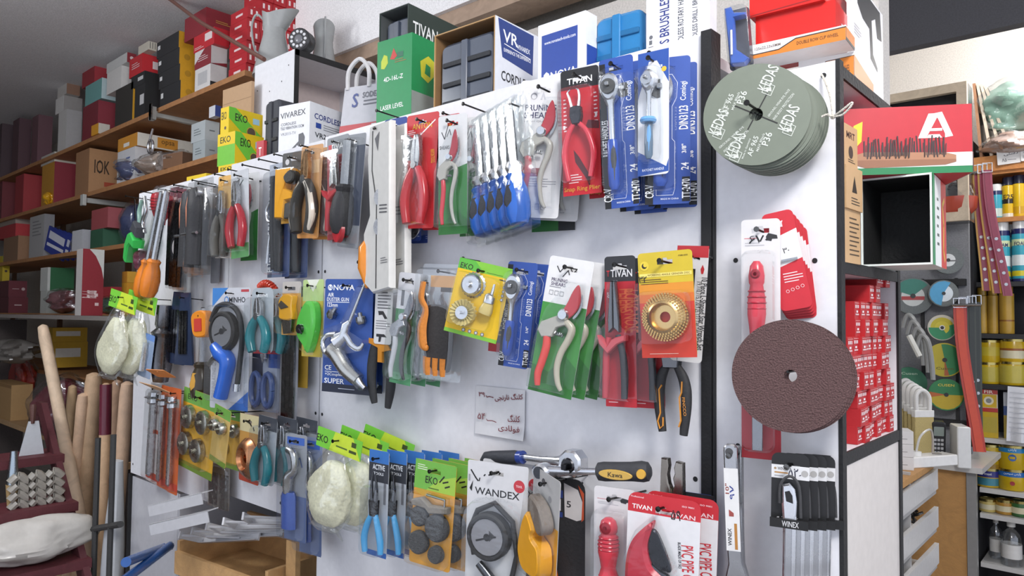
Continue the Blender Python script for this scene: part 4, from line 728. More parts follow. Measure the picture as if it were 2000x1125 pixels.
# ================================================================ lowest row of the board and the things under it
o, W, H = hang('pipe_cutter_pack', 'red and white card with red pipe cutter shears and upright lettering', 'pipe cutter pack', 1297, 970, 142, 240, -.12, 14, -2)
PC = [('r', .0, 1, 0, .84, 'p#d9d9db'), ('t', 'TIVAN', .20, .885, .038, 'p#f2f2f2', dict(w=.28)), ('t', 'TIVAN', .76, .865, .035, 'p#e8cfd2', dict(w=.34)), ('t', 'T', .45, .87, .035, 'p#f2f2f2', dict(w=.05)), ('t', 'Professional', .13, .965, .014, 'p#f0d0d4', dict(w=.18)), ('t', 'ISO 9001', .83, .945, .014, 'p#f0d0d4', dict(w=.16)), ('t', '\u06f5\u06f9', .67, .865, .08, 'p#1c1c1e', dict(w=.13)), ('t', 'PVC PIPE CUTTER', .86, .42, .10, 'p#c4303a', dict(rot=-86, w=.72)), ('t', 'BLADE MADE OF SK5', .74, .55, .025, 'p#33343a', dict(rot=-86, w=.34))]
card(o, W, H, 'p#c02a34', PC, r=.014, zc=-.024); P, s = sub(W, H, .0, 1, 0, 1)
MB().poly(spline(p2(P, [(.40, .80), (.30, .76), (.12, .62), (.05, .42), (.08, .1), (.2, -.05), (.70, -.05), (.72, .16), (.60, .36), (.52, .40), (.40, .46), (.34, .60), (.38, .72)]), 5, True), -.026, -.003, 'g#b8283a', .006).build('cutter_body', o)
MB().poly(spline(p2(P, [(.37, .73), (.45, .72), (.56, .60), (.66, .44), (.58, .42), (.45, .44), (.36, .52), (.34, .62)]), 4, True), -.016, -.008, 'm#34353a', .002).build('blade', o)
MB().rev([(0, -.030), (.06 * s, -.030), (.06 * s, -.02)], (P(.52, .27)[0], 0, P(.52, .27)[1]), DRK, 14).rev([(0, -.030), (.03 * s, -.030), (.03 * s, -.02)], (P(.12, .26)[0], 0, P(.12, .26)[1]), DRK, 10).build('pivot_bolt', o)
MB().tube(spline(t3(P, [(.36, .46), (.5, .40), (.64, .36), (.74, .2), (.78, .0)], -.014), 5), [.03 * s, .05 * s, .05 * s, .05 * s], 'm#55565c', 8).build('lever', o)
bl(o, W, H, 0, 0, 0, 0, .029, 'c.05', [(.36, .84), (.46, .80), (.7, .5), (.86, .2), (.88, .0), (.02, .0), (.02, .5), (.16, .72)])
stack(o, 1, .012, .035, 0, '# red and white pipe cutter card, just showing past the front one', 'pipe cutter packs')
o, W, H = hang('plier_pack', 'blue card with dark top hanging between pipe cutter card and board edge', 'plier pack', 1350, 962, 88, 220, -.04, 8, 0)
card(o, W, H, 'p#2b4a9c', [('r', 0, 1, .78, 1, 'p#26272b'), ('t', '7', .9, .84, .07, 'p#d8d8dc', dict(w=.1)), ('c', .82, .70, .05, 'p#8fa6d4'), ('s', [(.7, .3), (.95, .24)], .03, 'p#9fb2da')], hole=False)
o, W, H = hang('pliers', 'bare steel combination plier jaws standing open above the pipe cutter card', 'pliers', 1316, 895, 44, 170, -.055, 0, 0, None, False)
P, s = sub(W, H, 0, 1, 0, 1)
MB().poly(p2(P, [(.08, 1), (.36, 1), (.40, .92), (.34, .82), (.40, .72), (.50, .66), (.50, .50), (.1, .50), (.02, .6)]), -.012, .0, 'm#8d867d', .002).poly(p2(P, [(.98, .97), (.70, .98), (.62, .90), (.66, .84), (.58, .78), (.64, .70), (.52, .62), (.52, .50), (.9, .50), (1, .6)]), -.010, .002, 'm#a09a92', .002).build('jaw', o)
two_handles(o, P, s, [(.3, .5), (.12, .35), (.1, .0)], [(.7, .5), (.9, .35), (.9, .0)], 'r#2a3a6a', 'r#2a3a6a', .12, -.005)
o, W, H = hang('chisel_pack', 'white headed clear card with a red ribbed chisel grip beside the pipe cutter card', 'chisel pack', 1200, 953, 80, 300, -.10, 12, 0)
def chisel_card(o, W, H, price=None):
    card(o, W, H, 'p#d3d1d2', [('l', .08, .55, .915, .925, 1, 'p#c8727a'), ('p', [(.64, .925), (.7, .94), (.92, .93), (.94, .915), (.8, .915), (.78, .905), (.66, .91)], 'p#2b2b2e'), ('l', .1, .6, .885, .905, 2, 'p#aaa9ae'), ('r', 0, 1, 0, .10, 'p#b22a34')] + (price or []), zc=-.018)
    P, s = sub(W, H, 0, 1, 0, 1)
    X = P(.45, 0)[0]; Z = lambda b: (b - 1) * H; y = -.016
    MB().tube([(X, y, Z(b)) for b in (.82, .80, .76, .73, .72, .66, .60, .55, .50, .46, .45, .44)], [q * s for q in (.08, .17, .21, .20, .17, .23, .24, .20, .17, .21, .23, .2)], 'g#c83a48', 14).build('grip', o)
    mb = MB()
    for k in range(8): mb.rev([(.19 * s + .05 * s * math.sin(k * .5 + .6), -.0015), (.205 * s + .05 * s * math.sin(k * .5 + .6), 0), (.19 * s + .05 * s * math.sin(k * .5 + .6), .0015)], (X, y, Z(.695 - .024 * k)), 'g#a82a3a', 14, 'z')
    mb.build('grip_ribs', o)
    MB().rev([(.09 * s, -.002), (.13 * s, 0), (.09 * s, .002), (.05 * s, .002), (.05 * s, -.002)], (X, y - .2 * s, Z(.765)), 'g#8a2430', 14).build('hang_ring', o)
    MB().box((X, y + .002, Z(.24)), (.26 * s, .004, .40 * H), 'm#8d8e92', .001).build('chisel_blade', o)
    bl(o, W, H, .06, .90, .03, .87, .029, 'c.05')
chisel_card(o, W, H)
# tools hooked crosswise
o = thing('wrench', 'chrome ratchet wrench with a black grip and oval gilt plate, lying crosswise', 'wrench', T(atY(1058, 925, -.10)))
a = atY(1060, 921, -.10); b = atY(1165, 921, -.075); c = atY(1272, 921, -.05); O = o.matrix_world.translation
a, b, c = a - O, b - O, c - O; ctr = lambda t: b + (c - b) * t
MB().tube([a, a + (b - a) * .3, a + (b - a) * .55, b], [.013, .010, .0065, .006], CHR, 12, sq=.8).build('shaft', o)
M = MB(); M.M = T(a); M.poly(circ(0, 0, .019, 22, .015), -.012, .010, CHR, .004).rev([(.011, -.012), (.011, -.014), (0, -.014)], (0, 0, 0), DRK, 14); M.build('ratchet_head', o)
MB().tube([ctr(t) for t in (0, .04, .15, .4, .65, .85, .95, 1)], [.009, .0155, .017, .0165, .0165, .018, .016, .008], 'r#35363a', 16, sq=.8).build('grip', o)
M = MB(); d = (c - b).normalized(); ya = math.degrees(math.atan2(d.y, d.x)); M.M = T(ctr(.40)) @ RZ(ya); M.poly(circ(0, -.003, .030, 24, .0085), -.0155, -.012, 'g#c8a24a', .001).text('Kawa', 0, -.003, .008, -.0157, 'p#2b2418', 0, .026); M.build('name_plate', o)
M = MB(); M.M = T(ctr(.86)) @ RZ(ya); M.rev([(.003, -.0165), (.0075, -.0165), (.0085, -.013), (.003, -.013)], (0, 0, -.002), 'g#d8a83c', 14); M.build('eyelet', o)
o = thing('ratchet', 'chrome ratchet with a blue collared black grip, lying crosswise behind the gilt plated wrench', 'ratchet', T(atY(1115, 905, -.075)))
O = o.matrix_world.translation; a = atY(1118, 905, -.075) - O; b = atY(1022, 893, -.075) - O; c = atY(950, 893, -.075) - O
MB().tube([a, a + (b - a) * .3, a + (b - a) * .6, b], [.016, .010, .0065, .0065], CHR, 12, sq=.8).build('shaft', o)
M = MB(); M.M = T(a); M.poly(p2(lambda x, z: (x, z), [(-.022, .012), (-.008, .024), (.012, .025), (.025, .012), (.026, -.008), (.012, -.022), (-.012, -.02), (-.024, -.006)]), -.014, .012, CHR, .004).rev([(.015, -.014), (.013, -.017), (0, -.017)], (0, 0, -.003), 'm#4a4a4c', 16).box((0, -.022, -.003), (.010, .012, .010), 'm#3a3a3c', .001); M.build('ratchet_head', o)
MB().tube([b, b + (c - b) * .12], [.0125, .0125], 'g#2a3f86', 14).build('collar', o)
MB().tube([b + (c - b) * t for t in (.10, .2, .5, .85, 1)] + [c + (c - b) * .12 + Vector((0, 0, -.008))], [.012, .0135, .013, .0125, .011, .006], 'r#33353b', 14, sq=.85).build('grip', o)
o, W, H = hang('strap_wrench_pack', 'black sleeve card marked 5 on orange gripped pliers, behind the yellow knife card', 'plier pack', 1094, 932, 96, 250, -.07, 10, 0)
card(o, W, H, 'r#2c2c2e', [('p', [(.58, .96), (.86, .92), (.98, .80), (.96, .70), (.84, .68), (.60, .70)], 'p#cfcac8'), ('p', [(.86, .96), (.98, .9), (.98, .7), (.93, .68), (.95, .85)], 'p#c0502e'), ('p', [(.02, .96), (.2, .98), (.14, .7), (.02, .7)], 'p#c0502e'), ('t', '5', .68, .80, .05, 'p#26262a', dict(w=.09)), ('r', .28, .52, .74, .83, 'p#d6d6d8'), ('l', .3, .5, .745, .81, 5, 'p#3a3a3c'), ('r', .28, .56, .84, .9, 'p#2d3f7e'), ('r', .28, .56, .69, .73, 'p#2d3f7e'), ('s', [(.36, .97), (.46, .95), (.48, .97)], .025, 'p#d4d4d6')], r=.02, hole=False)
P, s = sub(W, H, 0, 1, 0, 1)
MB().tube(spline(t3(P, [(.18, .66), (.26, .5), (.24, .25), (.18, 0)], -.012), 5), [.10 * s, .12 * s, .11 * s], 'm#a6a6a4', 10, sq=.8).build('jaw', o)
MB().tube(spline(t3(P, [(.36, .40), (.42, .3), (.50, .12), (.56, 0)], -.016), 5), [.07 * s, .10 * s, .10 * s, .09 * s], 'g#e0722c', 10).build('handle', o)
o, W, H = hang('knife_pack', 'grey card turned edgewise with a yellow and black utility knife in a clear bulge', 'knife pack', 1068, 925, 52, 210, -.125, -24, -5)
card(o, W, H, 'p#b0afae', [('r', 0, 1, 0, .55, 'p#d39a3a'), ('c', .4, .9, .07, 'p#4a4a4e'), ('c', .66, .78, .06, 'p#8f8f92')], hole=False); P, s = sub(W, H, 0, 1, 0, 1)
MB().poly(spline(p2(P, [(.2, .55), (.35, .62), (.6, .5), (.55, .42), (.85, .35), (.85, .1), (.3, .05), (.05, .2), (.1, .4)]), 4, True), -.03, -.003, 'g#e3a021', .005).build('knife_body', o)
MB().poly(spline(p2(P, [(.3, .78), (.7, .72), (.9, .56), (.7, .46), (.5, .54), (.35, .64)]), 4, True), -.024, -.003, 'r#7d7268', .004).build('knife_head', o)
bl(o, W, H, 0, 0, 0, 0, .036, 'c.07', [(.2, .84), (.7, .8), (.98, .5), (.95, .02), (.05, .0), (.0, .3), (.12, .6)])
# oil filter wrench
o, W, H = hang('strap_wrench_pack', 'white card with a round black dial strap wrench under a handwritten stroke', 'strap wrench pack', 972, 905, 118, 280, -.11, 14, -1)
card(o, W, H, 'p#cfcfd1', [('t', 'WANDEX', .50, .79, .05, 'p#2b2c30', dict(w=.74)), ('c', .86, .86, .09, 'p#c03a44'), ('t', 'TOOL', .86, .86, .016, 'p#f0e0e2', dict(w=.1)), ('s', [(.06, .93), (.14, .88), (.18, .86)], .022, 'p#1c1c1e'), ('s', [(.2, .86), (.21, .88)], .018, 'p#1c1c1e'), ('s', [(.28, .90), (.3, .91)], .018, 'p#1c1c1e'), ('s', [(.36, .91), (.5, .93)], .02, 'p#1c1c1e'), ('p', [(.04, .80), (.1, .86), (.08, .78)], 'p#1c1c1e'), ('l', .02, .06, .8, .95, 1, 'p#9a9aa0')], r=.004)
P, s = sub(W, H, 0, 1, 0, 1)
c = P(.46, .50); pts = []
MB().tube([(P(.18 + .0, .35)[0], -.008, P(0, .35)[1]), (P(.10, .52)[0], -.008, P(0, .52)[1]), (P(.22, .66)[0], -.008, P(0, .66)[1]), (P(.50, .73)[0], -.008, P(0, .73)[1]), (P(.80, .62)[0], -.008, P(0, .62)[1]), (P(.88, .40)[0], -.008, P(0, .4)[1]), (P(.78, .18)[0], -.008, P(0, .18)[1]), (P(.55, .04)[0], -.008, P(0, .04)[1])], .04 * s, 'r#2e2e30', 8).build('strap', o)
gauge(o, P, s, .44, .50, .34, 'p#8b8b90', 'r#2a2a2c')
MB().tube(spline(t3(P, [(.28, .30), (.5, .20), (.62, .08), (.60, -.02)], -.012), 5), [.06 * s, .08 * s, .08 * s], DRK, 9).tube(t3(P, [(.16, .02), (.36, .10), (.56, .10)], -.016), .06 * s, STL, 9).build('lever', o)
MB().rev([(0, -.026), (.07 * s, -.026), (.08 * s, -.01)], (P(.52, .10)[0], 0, P(.52, .10)[1]), CHR, 12).build('pivot_bolt', o)
bl(o, W, H, .03, .97, .0, .76, .03, 'c.05', r=.04)
stack(o, 1, .006, .036, 0, '# strap wrench card, tucked behind the one with the handwritten stroke', 'strap wrench packs')
# sanding set cards
o, W, H = hang('sanding_pack', 'orange card with green head and dark round sanding pads, front one of its stack', 'sanding pack', 852, 903, 80, 206, -.125, 12, -4)
card(o, W, H, 'p#d99a34', [('r', 0, 1, .72, 1, 'p#6fae46'), ('p', [(.3, .72), (1, .72), (1, .9), (.6, .84)], 'p#9cc048'), ('t', 'EKO', .42, .82, .07, 'p#23281a', dict(w=.3)), ('l', .06, .3, .9, .96, 3, 'p#e8ecd8'), ('s', [(.62, .82), (.72, .88)], .03, 'p#23241c'), ('s', [(.7, .82), (.82, .84)], .03, 'p#23241c'), ('s', [(.76, .78), (.86, .8)], .03, 'p#23241c'), ('l', .36, .7, .73, .76, 1, 'p#4a6a2a')])
P, s = sub(W, H, 0, 1, 0, 1)
for a, b, r in ((.24, .47, .20), (.68, .40, .27), (.26, .22, .23), (.70, .15, .17)):
    c = P(a, b); MB().rev([(0, -.016), (r * s * .86, -.016), (r * s, -.012), (r * s, -.002)], (c[0], 0, c[1]), 't#4a4b4d', 24).build('sanding_pad', o)
MB().poly(p2(P, [(.05, .62), (.3, .66), (.5, .60), (.95, .62), (.95, .56), (.5, .52), (.4, .56), (.06, .57)]), -.016, -.003, 'r#7d766c', .003).build('backing_pad', o)
MB().tube(t3(P, [(.4, .69), (.84, .68), (.84, .58)], -.01), .025 * s, STL, 8).build('arbor', o)
bl(o, W, H, .02, .98, .02, .72, .029, 'c.05')
stack(o, 3, .016, .031, 0, '# orange and green sanding card of its stack, counted from the front one', 'sanding pad packs')
# snap ring pliers
o, W, H = hang('plier_pack', 'blue topped card with pale blue gripped slim pliers, front one', 'plier pack', 741, 880, 38, 206, -.135, 6, -1)
card(o, W, H, 'p#aeb3ba', [('r', 0, 1, .70, 1, 'p#33363d'), ('r', 0, 1, .88, 1, 'p#3670b8'), ('t', 'ACTIVE', .5, .84, .05, 'p#e8ecf0', dict(w=.62)), ('t', 'TOOLS', .5, .78, .025, 'p#e8ecf0', dict(w=.5)), ('r', .78, .9, .5, .7, 'p#6c6e74'), ('r', 0, 1, 0, .05, 'p#2f5fa8')], zc=-.024); P, s = sub(W, H, .02, .98, .04, .80)
MB().tube(t3(P, [(.42, .62), (.36, .8), (.40, 1)], -.012), [.10 * s, .07 * s, .02 * s], DRK, 8).tube(t3(P, [(.58, .62), (.62, .8), (.56, 1)], -.012), [.10 * s, .07 * s, .02 * s], DRK, 8).poly(p2(P, [(.3, .66), (.7, .66), (.66, .46), (.36, .46)]), -.018, -.006, 'm#3f4044', .002).build('jaw', o)
two_handles(o, P, s, [(.42, .48), (.2, .36), (.04, .18), (.1, .0)], [(.6, .48), (.72, .36), (.88, .18), (.92, .02)], 'g#4fa3d8', 'g#4fa3d8', .12, -.012)
bl(o, W, H, .02, .98, .02, .68, .028, 'c.07')
stack(o, 4, .022, .031, 0, '# blue topped slim plier card of its stack, counted from the front one', 'slim plier packs with pale blue grips')
# string bags
def string_bag(o, W, H, hd=.2):
    card(o, W, hd * H, 'p#74c23a', [('p', [(.3, 0), (1, 0), (.8, 1), (.4, 1)], 'p#c2d838'), ('t', 'EKO', .13, .45, .38, 'p#26301a', dict(w=.26)), ('r', .78, .88, .55, .8, 'p#3b4a1c'), ('r', .45, .7, .3, .38, 'p#4f6a24'), ('r', .74, .9, .24, .38, 'p#3b4a1c')], r=.002, zc=-.014, name='header_card')
    random.seed(int(W * 9000)); nu, nv = 44, 34; ph = [random.uniform(0, 6) for _ in range(8)]
    def shell(grow, fuzz, key, name, z0, z1):
        mb = MB(); vs = []
        for i in range(nv + 1):
            t = i / nv; e = math.sin(PI * min(1, .06 + t * .90)) ** .62
            for k in range(nu):
                a = 2 * PI * k / nu; j = 1 + .06 * math.sin(3 * a + 6 * t + ph[0]) + .05 * math.sin(2 * a - 8 * t + ph[1]) + .03 * math.sin(9 * a + 7 * t + ph[2]) + random.uniform(-fuzz, fuzz)
                rx = (.08 + .46 * e * (.62 + .46 * t)) * W * j * grow; ry = min(.030, .006 + .030 * e) * j * grow
                vs.append((rx * math.cos(a) - .06 * W * t, -.002 + ry * math.sin(a), -H * (z0 + (z1 - z0) * t)))
        mb.add(vs, [(i * nu + k, i * nu + (k + 1) % nu, (i + 1) * nu + (k + 1) % nu, (i + 1) * nu + k) for i in range(nv) for k in range(nu)] + [tuple(nv * nu + k for k in range(nu)), tuple(range(nu))], key); mb.build(name, o, ang=80)
    shell(.94, .035, 'd#e4e1c4', 'trimmer_line', hd + .10, .93)
    shell(1.06, .012, 'c.2', 'bag', hd * .9, .99)
    mb = MB(); mb.poly([(-.3 * W, -.94 * H), (.24 * W, -.94 * H), (.36 * W, -1.03 * H), (.2 * W, -.985 * H), (-.2 * W, -1.0 * H), (-.44 * W, -1.02 * H)], -.002, .002, 'c.3'); mb.build('bag_hem', o)
o, W, H = hang('string_bag', 'cream fibre bag with green and yellow card, front one over the lower board edge', 'bag', 664, 847, 88, 196, -.125, 8, -9); string_bag(o, W, H)
stack(o, 2, .034, .046, 3, '# cream fibre bag over the lower board edge, counted from the front', 'cream fibre bags on the lower hook', -3)
o, W, H = hang('string_bag', 'cream fibre bag with a lime header at the far end of the board', 'bag', 243, 572, 54, 174, -.16, 14, -13); string_bag(o, W, H)
stack(o, 1, .03, .05, 2, '# cream fibre bag with lime header, beside the one at the far board end', 'cream fibre bags at the far board end')
# sprayer packs
GA = 'silver sprayer packs at the board foot'
for k in range(2):
    o, W, H = hang('sprayer_pack', ['clear pack with an angled silver nozzle over a blue bottle, beside the cream bags', 'blue labelled clear pack, second of the two behind the front cream bag'][k], 'sprayer pack', 578 + 30 * k, 848 + 6 * k, 42, 206 + 20 * k, -.10 + .034 * k, 4, 1, GA)
    card(o, W, H, 'p#93979f' if k == 0 else 'p#7f8aa8', [('r', 0, 1, .0, .42, 'p#5f6f96'), ('r', .1, .9, .9, .97, 'p#3f62b0'), ('s', [(.5, .74), (.7, .78), (.8, .7)], .05, 'p#44598f')], hole=True); P, s = sub(W, H, 0, 1, 0, 1)
    MB().tube(spline(t3(P, [(.35, .86), (.62, .82), (.66, .68), (.40, .60), (.36, .45)], -.014), 5), [.10 * s, .12 * s, .10 * s, .17 * s, .13 * s], 'm#c4c5c6', 10).build('nozzle', o)
    MB().tube(t3(P, [(.38, .46), (.38, .42), (.40, .12)], -.012), [.24 * s, .3 * s, .3 * s], 'g#3e5aa6', 10, sq=.5).build('bottle', o); bl(o, W, H, .04, .96, .02, .9, .029, 'c.1')
# teal side cutters and the copper disc card
o, W, H = hang('plier_pack', 'clear pack with teal gripped side cutters beside the copper grinding disc card, front one', 'plier pack', 524, 814, 36, 132, -.12, 4, -4)
card(o, W, H, 'p#9aa0a6', [('r', 0, 1, .8, 1, 'p#3a3e46')], r=.012); P, s = sub(W, H, .0, 1, .03, .88); plier(o, P, s, 'side', 'g#1f6f78', 'g#1f6f78', 'm#a5a7ab'); bl(o, W, H, 0, 1, .02, .86, .029, 'c.1')
stack(o, 2, .038, .034, 2, '# teal side cutter pack of three, counted from the one by the copper disc card', 'teal side cutter packs of the lower row')
o, W, H = hang('grinder_disc_pack', 'pale headed red card with a copper coloured grinding dish', 'disc pack', 488, 810, 38, 132, -.11, -2, 0)
card(o, W, H, 'p#a8422e', [('r', 0, 1, .74, 1, 'p#c9be94'), ('r', 0, 1, .5, .74, 'p#b98a44'), ('s', [(.3, .9), (.5, .88), (.6, .84)], .05, 'p#2a2a24'), ('s', [(.7, .82), (.74, .78)], .05, 'p#2a2a24')]); c = (.0, 0, -.64 * H); R_ = .30 * H
MB().rev([(R_, 0), (R_, -.004), (R_ * .8, -.016), (R_ * .55, -.022), (R_ * .45, -.012), (R_ * .2, -.010), (R_ * .2, 0)], c, 'm#c48a62', 32).build('grinding_dish', o)
# stainless cup brush cards
def cup_card(o, W, H, n, plate='p#d9a52e'):
    card(o, W, H, plate, [('r', 0, 1, .82, 1, 'p#6aa044'), ('t', 'EKO', .28, .9, .07, 'p#23301a', dict(w=.28)), ('r', 0, 1, 0, .09, 'p#6f8a34')]); P, s = sub(W, H, 0, 1, 0, 1)
    for a, b in ((.26, .66), (.7, .66), (.22, .32), (.6, .30), (.84, .5))[:n]:
        c = P(a, b); r = .17 * s
        MB().rev([(r * 1.05, -.002), (r, -.016), (r * .8, -.020), (.2 * r, -.020), (.18 * r, -.03), (0, -.03)], (c[0], 0, c[1]), 'm#b7b5ab', 20).build('cup_brush', o)
    bl(o, W, H, .05, .95, .1, .8, .03, 'c.1')
GB2 = 'yellow cup brush packs of the lower row'
o, W, H = hang('brush_pack', 'yellow card with steel cup brushes at the far end of the lower row', 'brush pack', 392, 766, 66, 160, -.07, 2, -6, GB2); cup_card(o, W, H, 4)
o, W, H = hang('brush_pack', 'narrow clear yellow pack swung in front of the yellow cup brush card', 'brush pack', 436, 796, 32, 114, -.13, 0, -10, GB2); cup_card(o, W, H, 2, 'p#c8a860')
o, W, H = hang('brush_pack', 'yellow cup brush card half hidden between its neighbour and the copper disc card', 'brush pack', 456, 800, 42, 116, -.05, 4, -2, GB2); cup_card(o, W, H, 3, 'p#c99a30')
# drill bits in orange packs
GD = 'long drill bits in orange packs'
for k in range(3):
    o, W, H = hang('drill_pack', ['long steel masonry drill in a clear orange backed pack, nearest the yellow cup brushes', 'long drill in an orange backed pack, middle one of three', 'long drill in a white and orange pack at the far board edge'][k], 'drill pack', 344 - 18 * k, 758 - 4 * k, 20 + 6 * (k == 2), 206 - 6 * k, -.09 + .03 * k, 0, -2 - k, GD)
    card(o, W, H, 'p#c8602e' if k < 2 else 'p#c9c4c2', [('r', 0, 1, .35, .8, 'p#b04a26' if k < 2 else 'p#d6d2d0'), ('r', 0, 1, .03, .1, 'p#c0402a'), ('r', .1, .9, .82, .9, 'p#9c8f88' if k < 2 else 'p#2e2a2a')] + ([('t', 'LONG', .5, .72, .04, 'p#4a4a4e', dict(w=.7)), ('r', .0, 1, .5, .54, 'p#c0502e')] if k == 2 else []), hole=False)
    c = -.012; MB().tube([(0, c, -.08 * H), (0, c, -.18 * H), (0, c, -.2 * H), (0, c, -.9 * H), (0, c, -.93 * H)], [.16 * W, .2 * W, .12 * W, .12 * W, .02 * W], CHR, 8).rev([(.2 * W, -.004), (.28 * W, 0), (.2 * W, .004)], (0, c, -.13 * H), STL, 10, 'z').build('drill_bit', o)
    bl(o, W, H, .08, .92, .03, .95, .024, 'c.1')
for k, (u, v, yw) in enumerate(((314, 730, 20), (304, 758, -6))):
    M, W, H = fit(u - 18, u + 18, v, v + 18, -.12 + .02 * k, yw, 0)
    mb = MB(); mb.M = RX(62); mb.poly(rrect(-W / 2, W / 2, -.03, .03, .006), 0, .002, 'p#d98a4a' if k == 0 else 'p#d9a878', 0, [circ(0, .018, .004, 8)])
    solid(mb, 'hang_tag', ['bright orange card tag jutting forward above the drill packs', 'pale orange card tag jutting forward below the bright orange one'][k], 'tag', M)
# odd dark packs and a red bonnet pack under the board
o, W, H = hang('saw_blade_pack', 'dark clear sleeve pair hanging under the yellow cup brush cards', 'blade pack', 428, 908, 42, 84, -.03, 2, 0, None, False)
card(o, W, H, 'p#77716c', [('r', .05, .45, .05, .8, 'p#4a4441'), ('r', .55, .95, 0, .8, 'p#55504c')], hole=False); bl(o, W, H, 0, 1, 0, 1, .014, 'c.14', name='sleeve')
# cabinet base under the board
def slab(name, pts, key): pass
ub = thing('base_cabinet', 'grey white cabinet carcass below the display board with an open bay', 'cabinet', T(-2.0, .2, 0))
def upart(mb, name): mb.v = [(x + 2.0, y - .2, z) for x, y, z in mb.v]; mb.build(name, ub)
upart(MB().box((-2.957, .012, .44), (.012, .03, .88), BLK), 'edge_strip')
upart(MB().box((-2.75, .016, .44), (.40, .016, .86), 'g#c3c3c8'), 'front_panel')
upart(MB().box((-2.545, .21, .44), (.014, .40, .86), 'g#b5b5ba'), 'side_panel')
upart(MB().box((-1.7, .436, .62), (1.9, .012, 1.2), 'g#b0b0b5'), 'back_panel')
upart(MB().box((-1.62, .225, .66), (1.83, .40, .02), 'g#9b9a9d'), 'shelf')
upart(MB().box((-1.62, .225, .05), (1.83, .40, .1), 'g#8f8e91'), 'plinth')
upart(MB().box((-1.85, .032, .76), (.05, .016, .18), 'w#c39a68'), 'cleat')
# ================================================================ end panel of the narrow unit
PN = []
def hang2(*a, **k):
    global NAILS
    keep = NAILS; NAILS = []; r = hang(*a, **k); PN.extend(NAILS); NAILS = keep; return r
KT = 'p#c7ccc4'
def kedas(mb, R, y, seed=0):
    hubs = circ(0, 0, .13 * R, 18)
    mb.poly(circ(0, 0, R, 56), 0, .0016, 'p#b4b1a4' if seed % 2 else 'p#4a4c48', 0, [hubs], 'p#6c7467')
    for k in range(4): 
        a = math.radians(62 + 90 * k); q = Vector((-math.sin(a), math.cos(a))) * .012 * R; d = Vector((math.cos(a), math.sin(a))) * R
        mb.flat([tuple(d * .12 + q), tuple(d * .12 - q), tuple(d * .45 - q), tuple(d * .45 + q)], y, 'p#141414')
def kprint(mb, R, y):
    for cx, cz in ((.27, .62), (-.66, -.16), (.64, -.20), (-.34, -.64)):
        for dx, t, h, w in ((0, 'KEDAS', .22, .60),): 
            mb.text(t, (cx - .04) * R, (cz + .07) * R, h * R, y, KT, 65, w * R * .85)
        mb.stroke([((cx - .16) * R, (cz - .2) * R), ((cx + .0) * R, (cz - .28) * R), ((cx + .08) * R, (cz - .10) * R), ((cx - .08) * R, (cz - .02) * R), ((cx - .16) * R, (cz - .2) * R)], .012 * R, y, KT)
        mb.flat([((cx - .10) * R, (cz - .17) * R), ((cx + .02) * R, (cz - .2) * R), ((cx + .0) * R, (cz - .08) * R)], y, KT)
    for cx, cz, t, h, w in ((-.52, .26, 'AF 965', .10, .40), (-.26, .36, 'P36', .13, .26), (-.38, .30, 'MAX 80m/s', .05, .36), (-.62, .16, 'Made In Germany', .045, .42), (-.06, -.62, 'AF 965', .10, .40), (.2, -.50, 'P36', .13, .26), (.08, -.56, 'MAX 80m/s', .05, .36), (-.18, -.66, 'Made In Germany', .045, .42)):
        mb.text(t, cx * R, cz * R, h * R, y, KT, 70, w * R)
    mb.text('GROUND, WEAR EYE, FACE', .42 * R, .18 * R, .05 * R, y, KT, 52, .62 * R).text('AND BODY PROTECTION', .5 * R, .1 * R, .05 * R, y, KT, 52, .6 * R).text('GROUND, WEAR EYE', -.46 * R, -.42 * R, .05 * R, y, KT, 40, .6 * R).text('AND BODY PROTECTION', -.38 * R, -.5 * R, .05 * R, y, KT, 40, .6 * R)
c0 = atY(1470, 220, -.10); RK = .0765; GK = 'grey green fibre discs threaded on one string'
tilt = RZ(20)
for k in range(12):
    mb = MB(); kedas(mb, RK, -.0004, k)
    if k < 4: kprint(mb, RK, -.0006)
    off = Vector((.0005 * k + (.003 if k > 1 else 0), .012 + .0044 * k + (.004 if k > 0 else 0), -.0015 * min(k, 3) - .0004 * k))
    o = solid(mb, 'abrasive_disc', ['foremost grey green fibre disc with white print and four slits', 'second fibre disc of the stack, a printed rim showing past the foremost', 'third fibre disc of the stack, a printed rim showing past the second', 'fourth fibre disc of the stack behind the three printed rims'][k] if k < 4 else ORD[k] + ' fibre disc counted from the front of the stack on the string', 'abrasive disc', T(c0 + off) @ RZ(20 - k * 1.0) @ RY(k * 7), GK)
mb = MB().tube([(c0.x, c0.y - .02, c0.z + .01), (c0.x + .005, 0, c0.z)], .002, 'm#3b3a39', 6).rev([(.0045, -.002), (.0045, 0), (0, .0005)], (c0.x, c0.y - .02, c0.z + .01), 'm#3b3a39', 8); 
epart(mb, 'nail')
q = atY(1640, 225, -.05)
mb = MB()
e1 = atY(1605, 228, -.055); kn = atY(1627, 228, -.055)
mb.tube(spline([e1, (e1 + kn) / 2 + Vector((0, 0, .003)), kn], 4), .0018, 't#d8d2c6', 6).tube(spline([kn, atY(1645, 215, -.06), atY(1664, 200, -.06), atY(1660, 210, -.06), atY(1645, 224, -.058), kn], 5), .0016, 't#d8d2c6', 6).tube(spline([kn, atY(1622, 190, -.03), atY(1612, 160, -.012), atY(1605, 146, -.004)], 5), .0016, 't#d8d2c6', 6)
mb.rev([(0, -.004), (.004, 0), (0, .004)], tuple(kn), 't#d0c9bb', 8)
solid(mb, 'string', 'cream string looped through the fibre discs and knotted at their side', 'string')
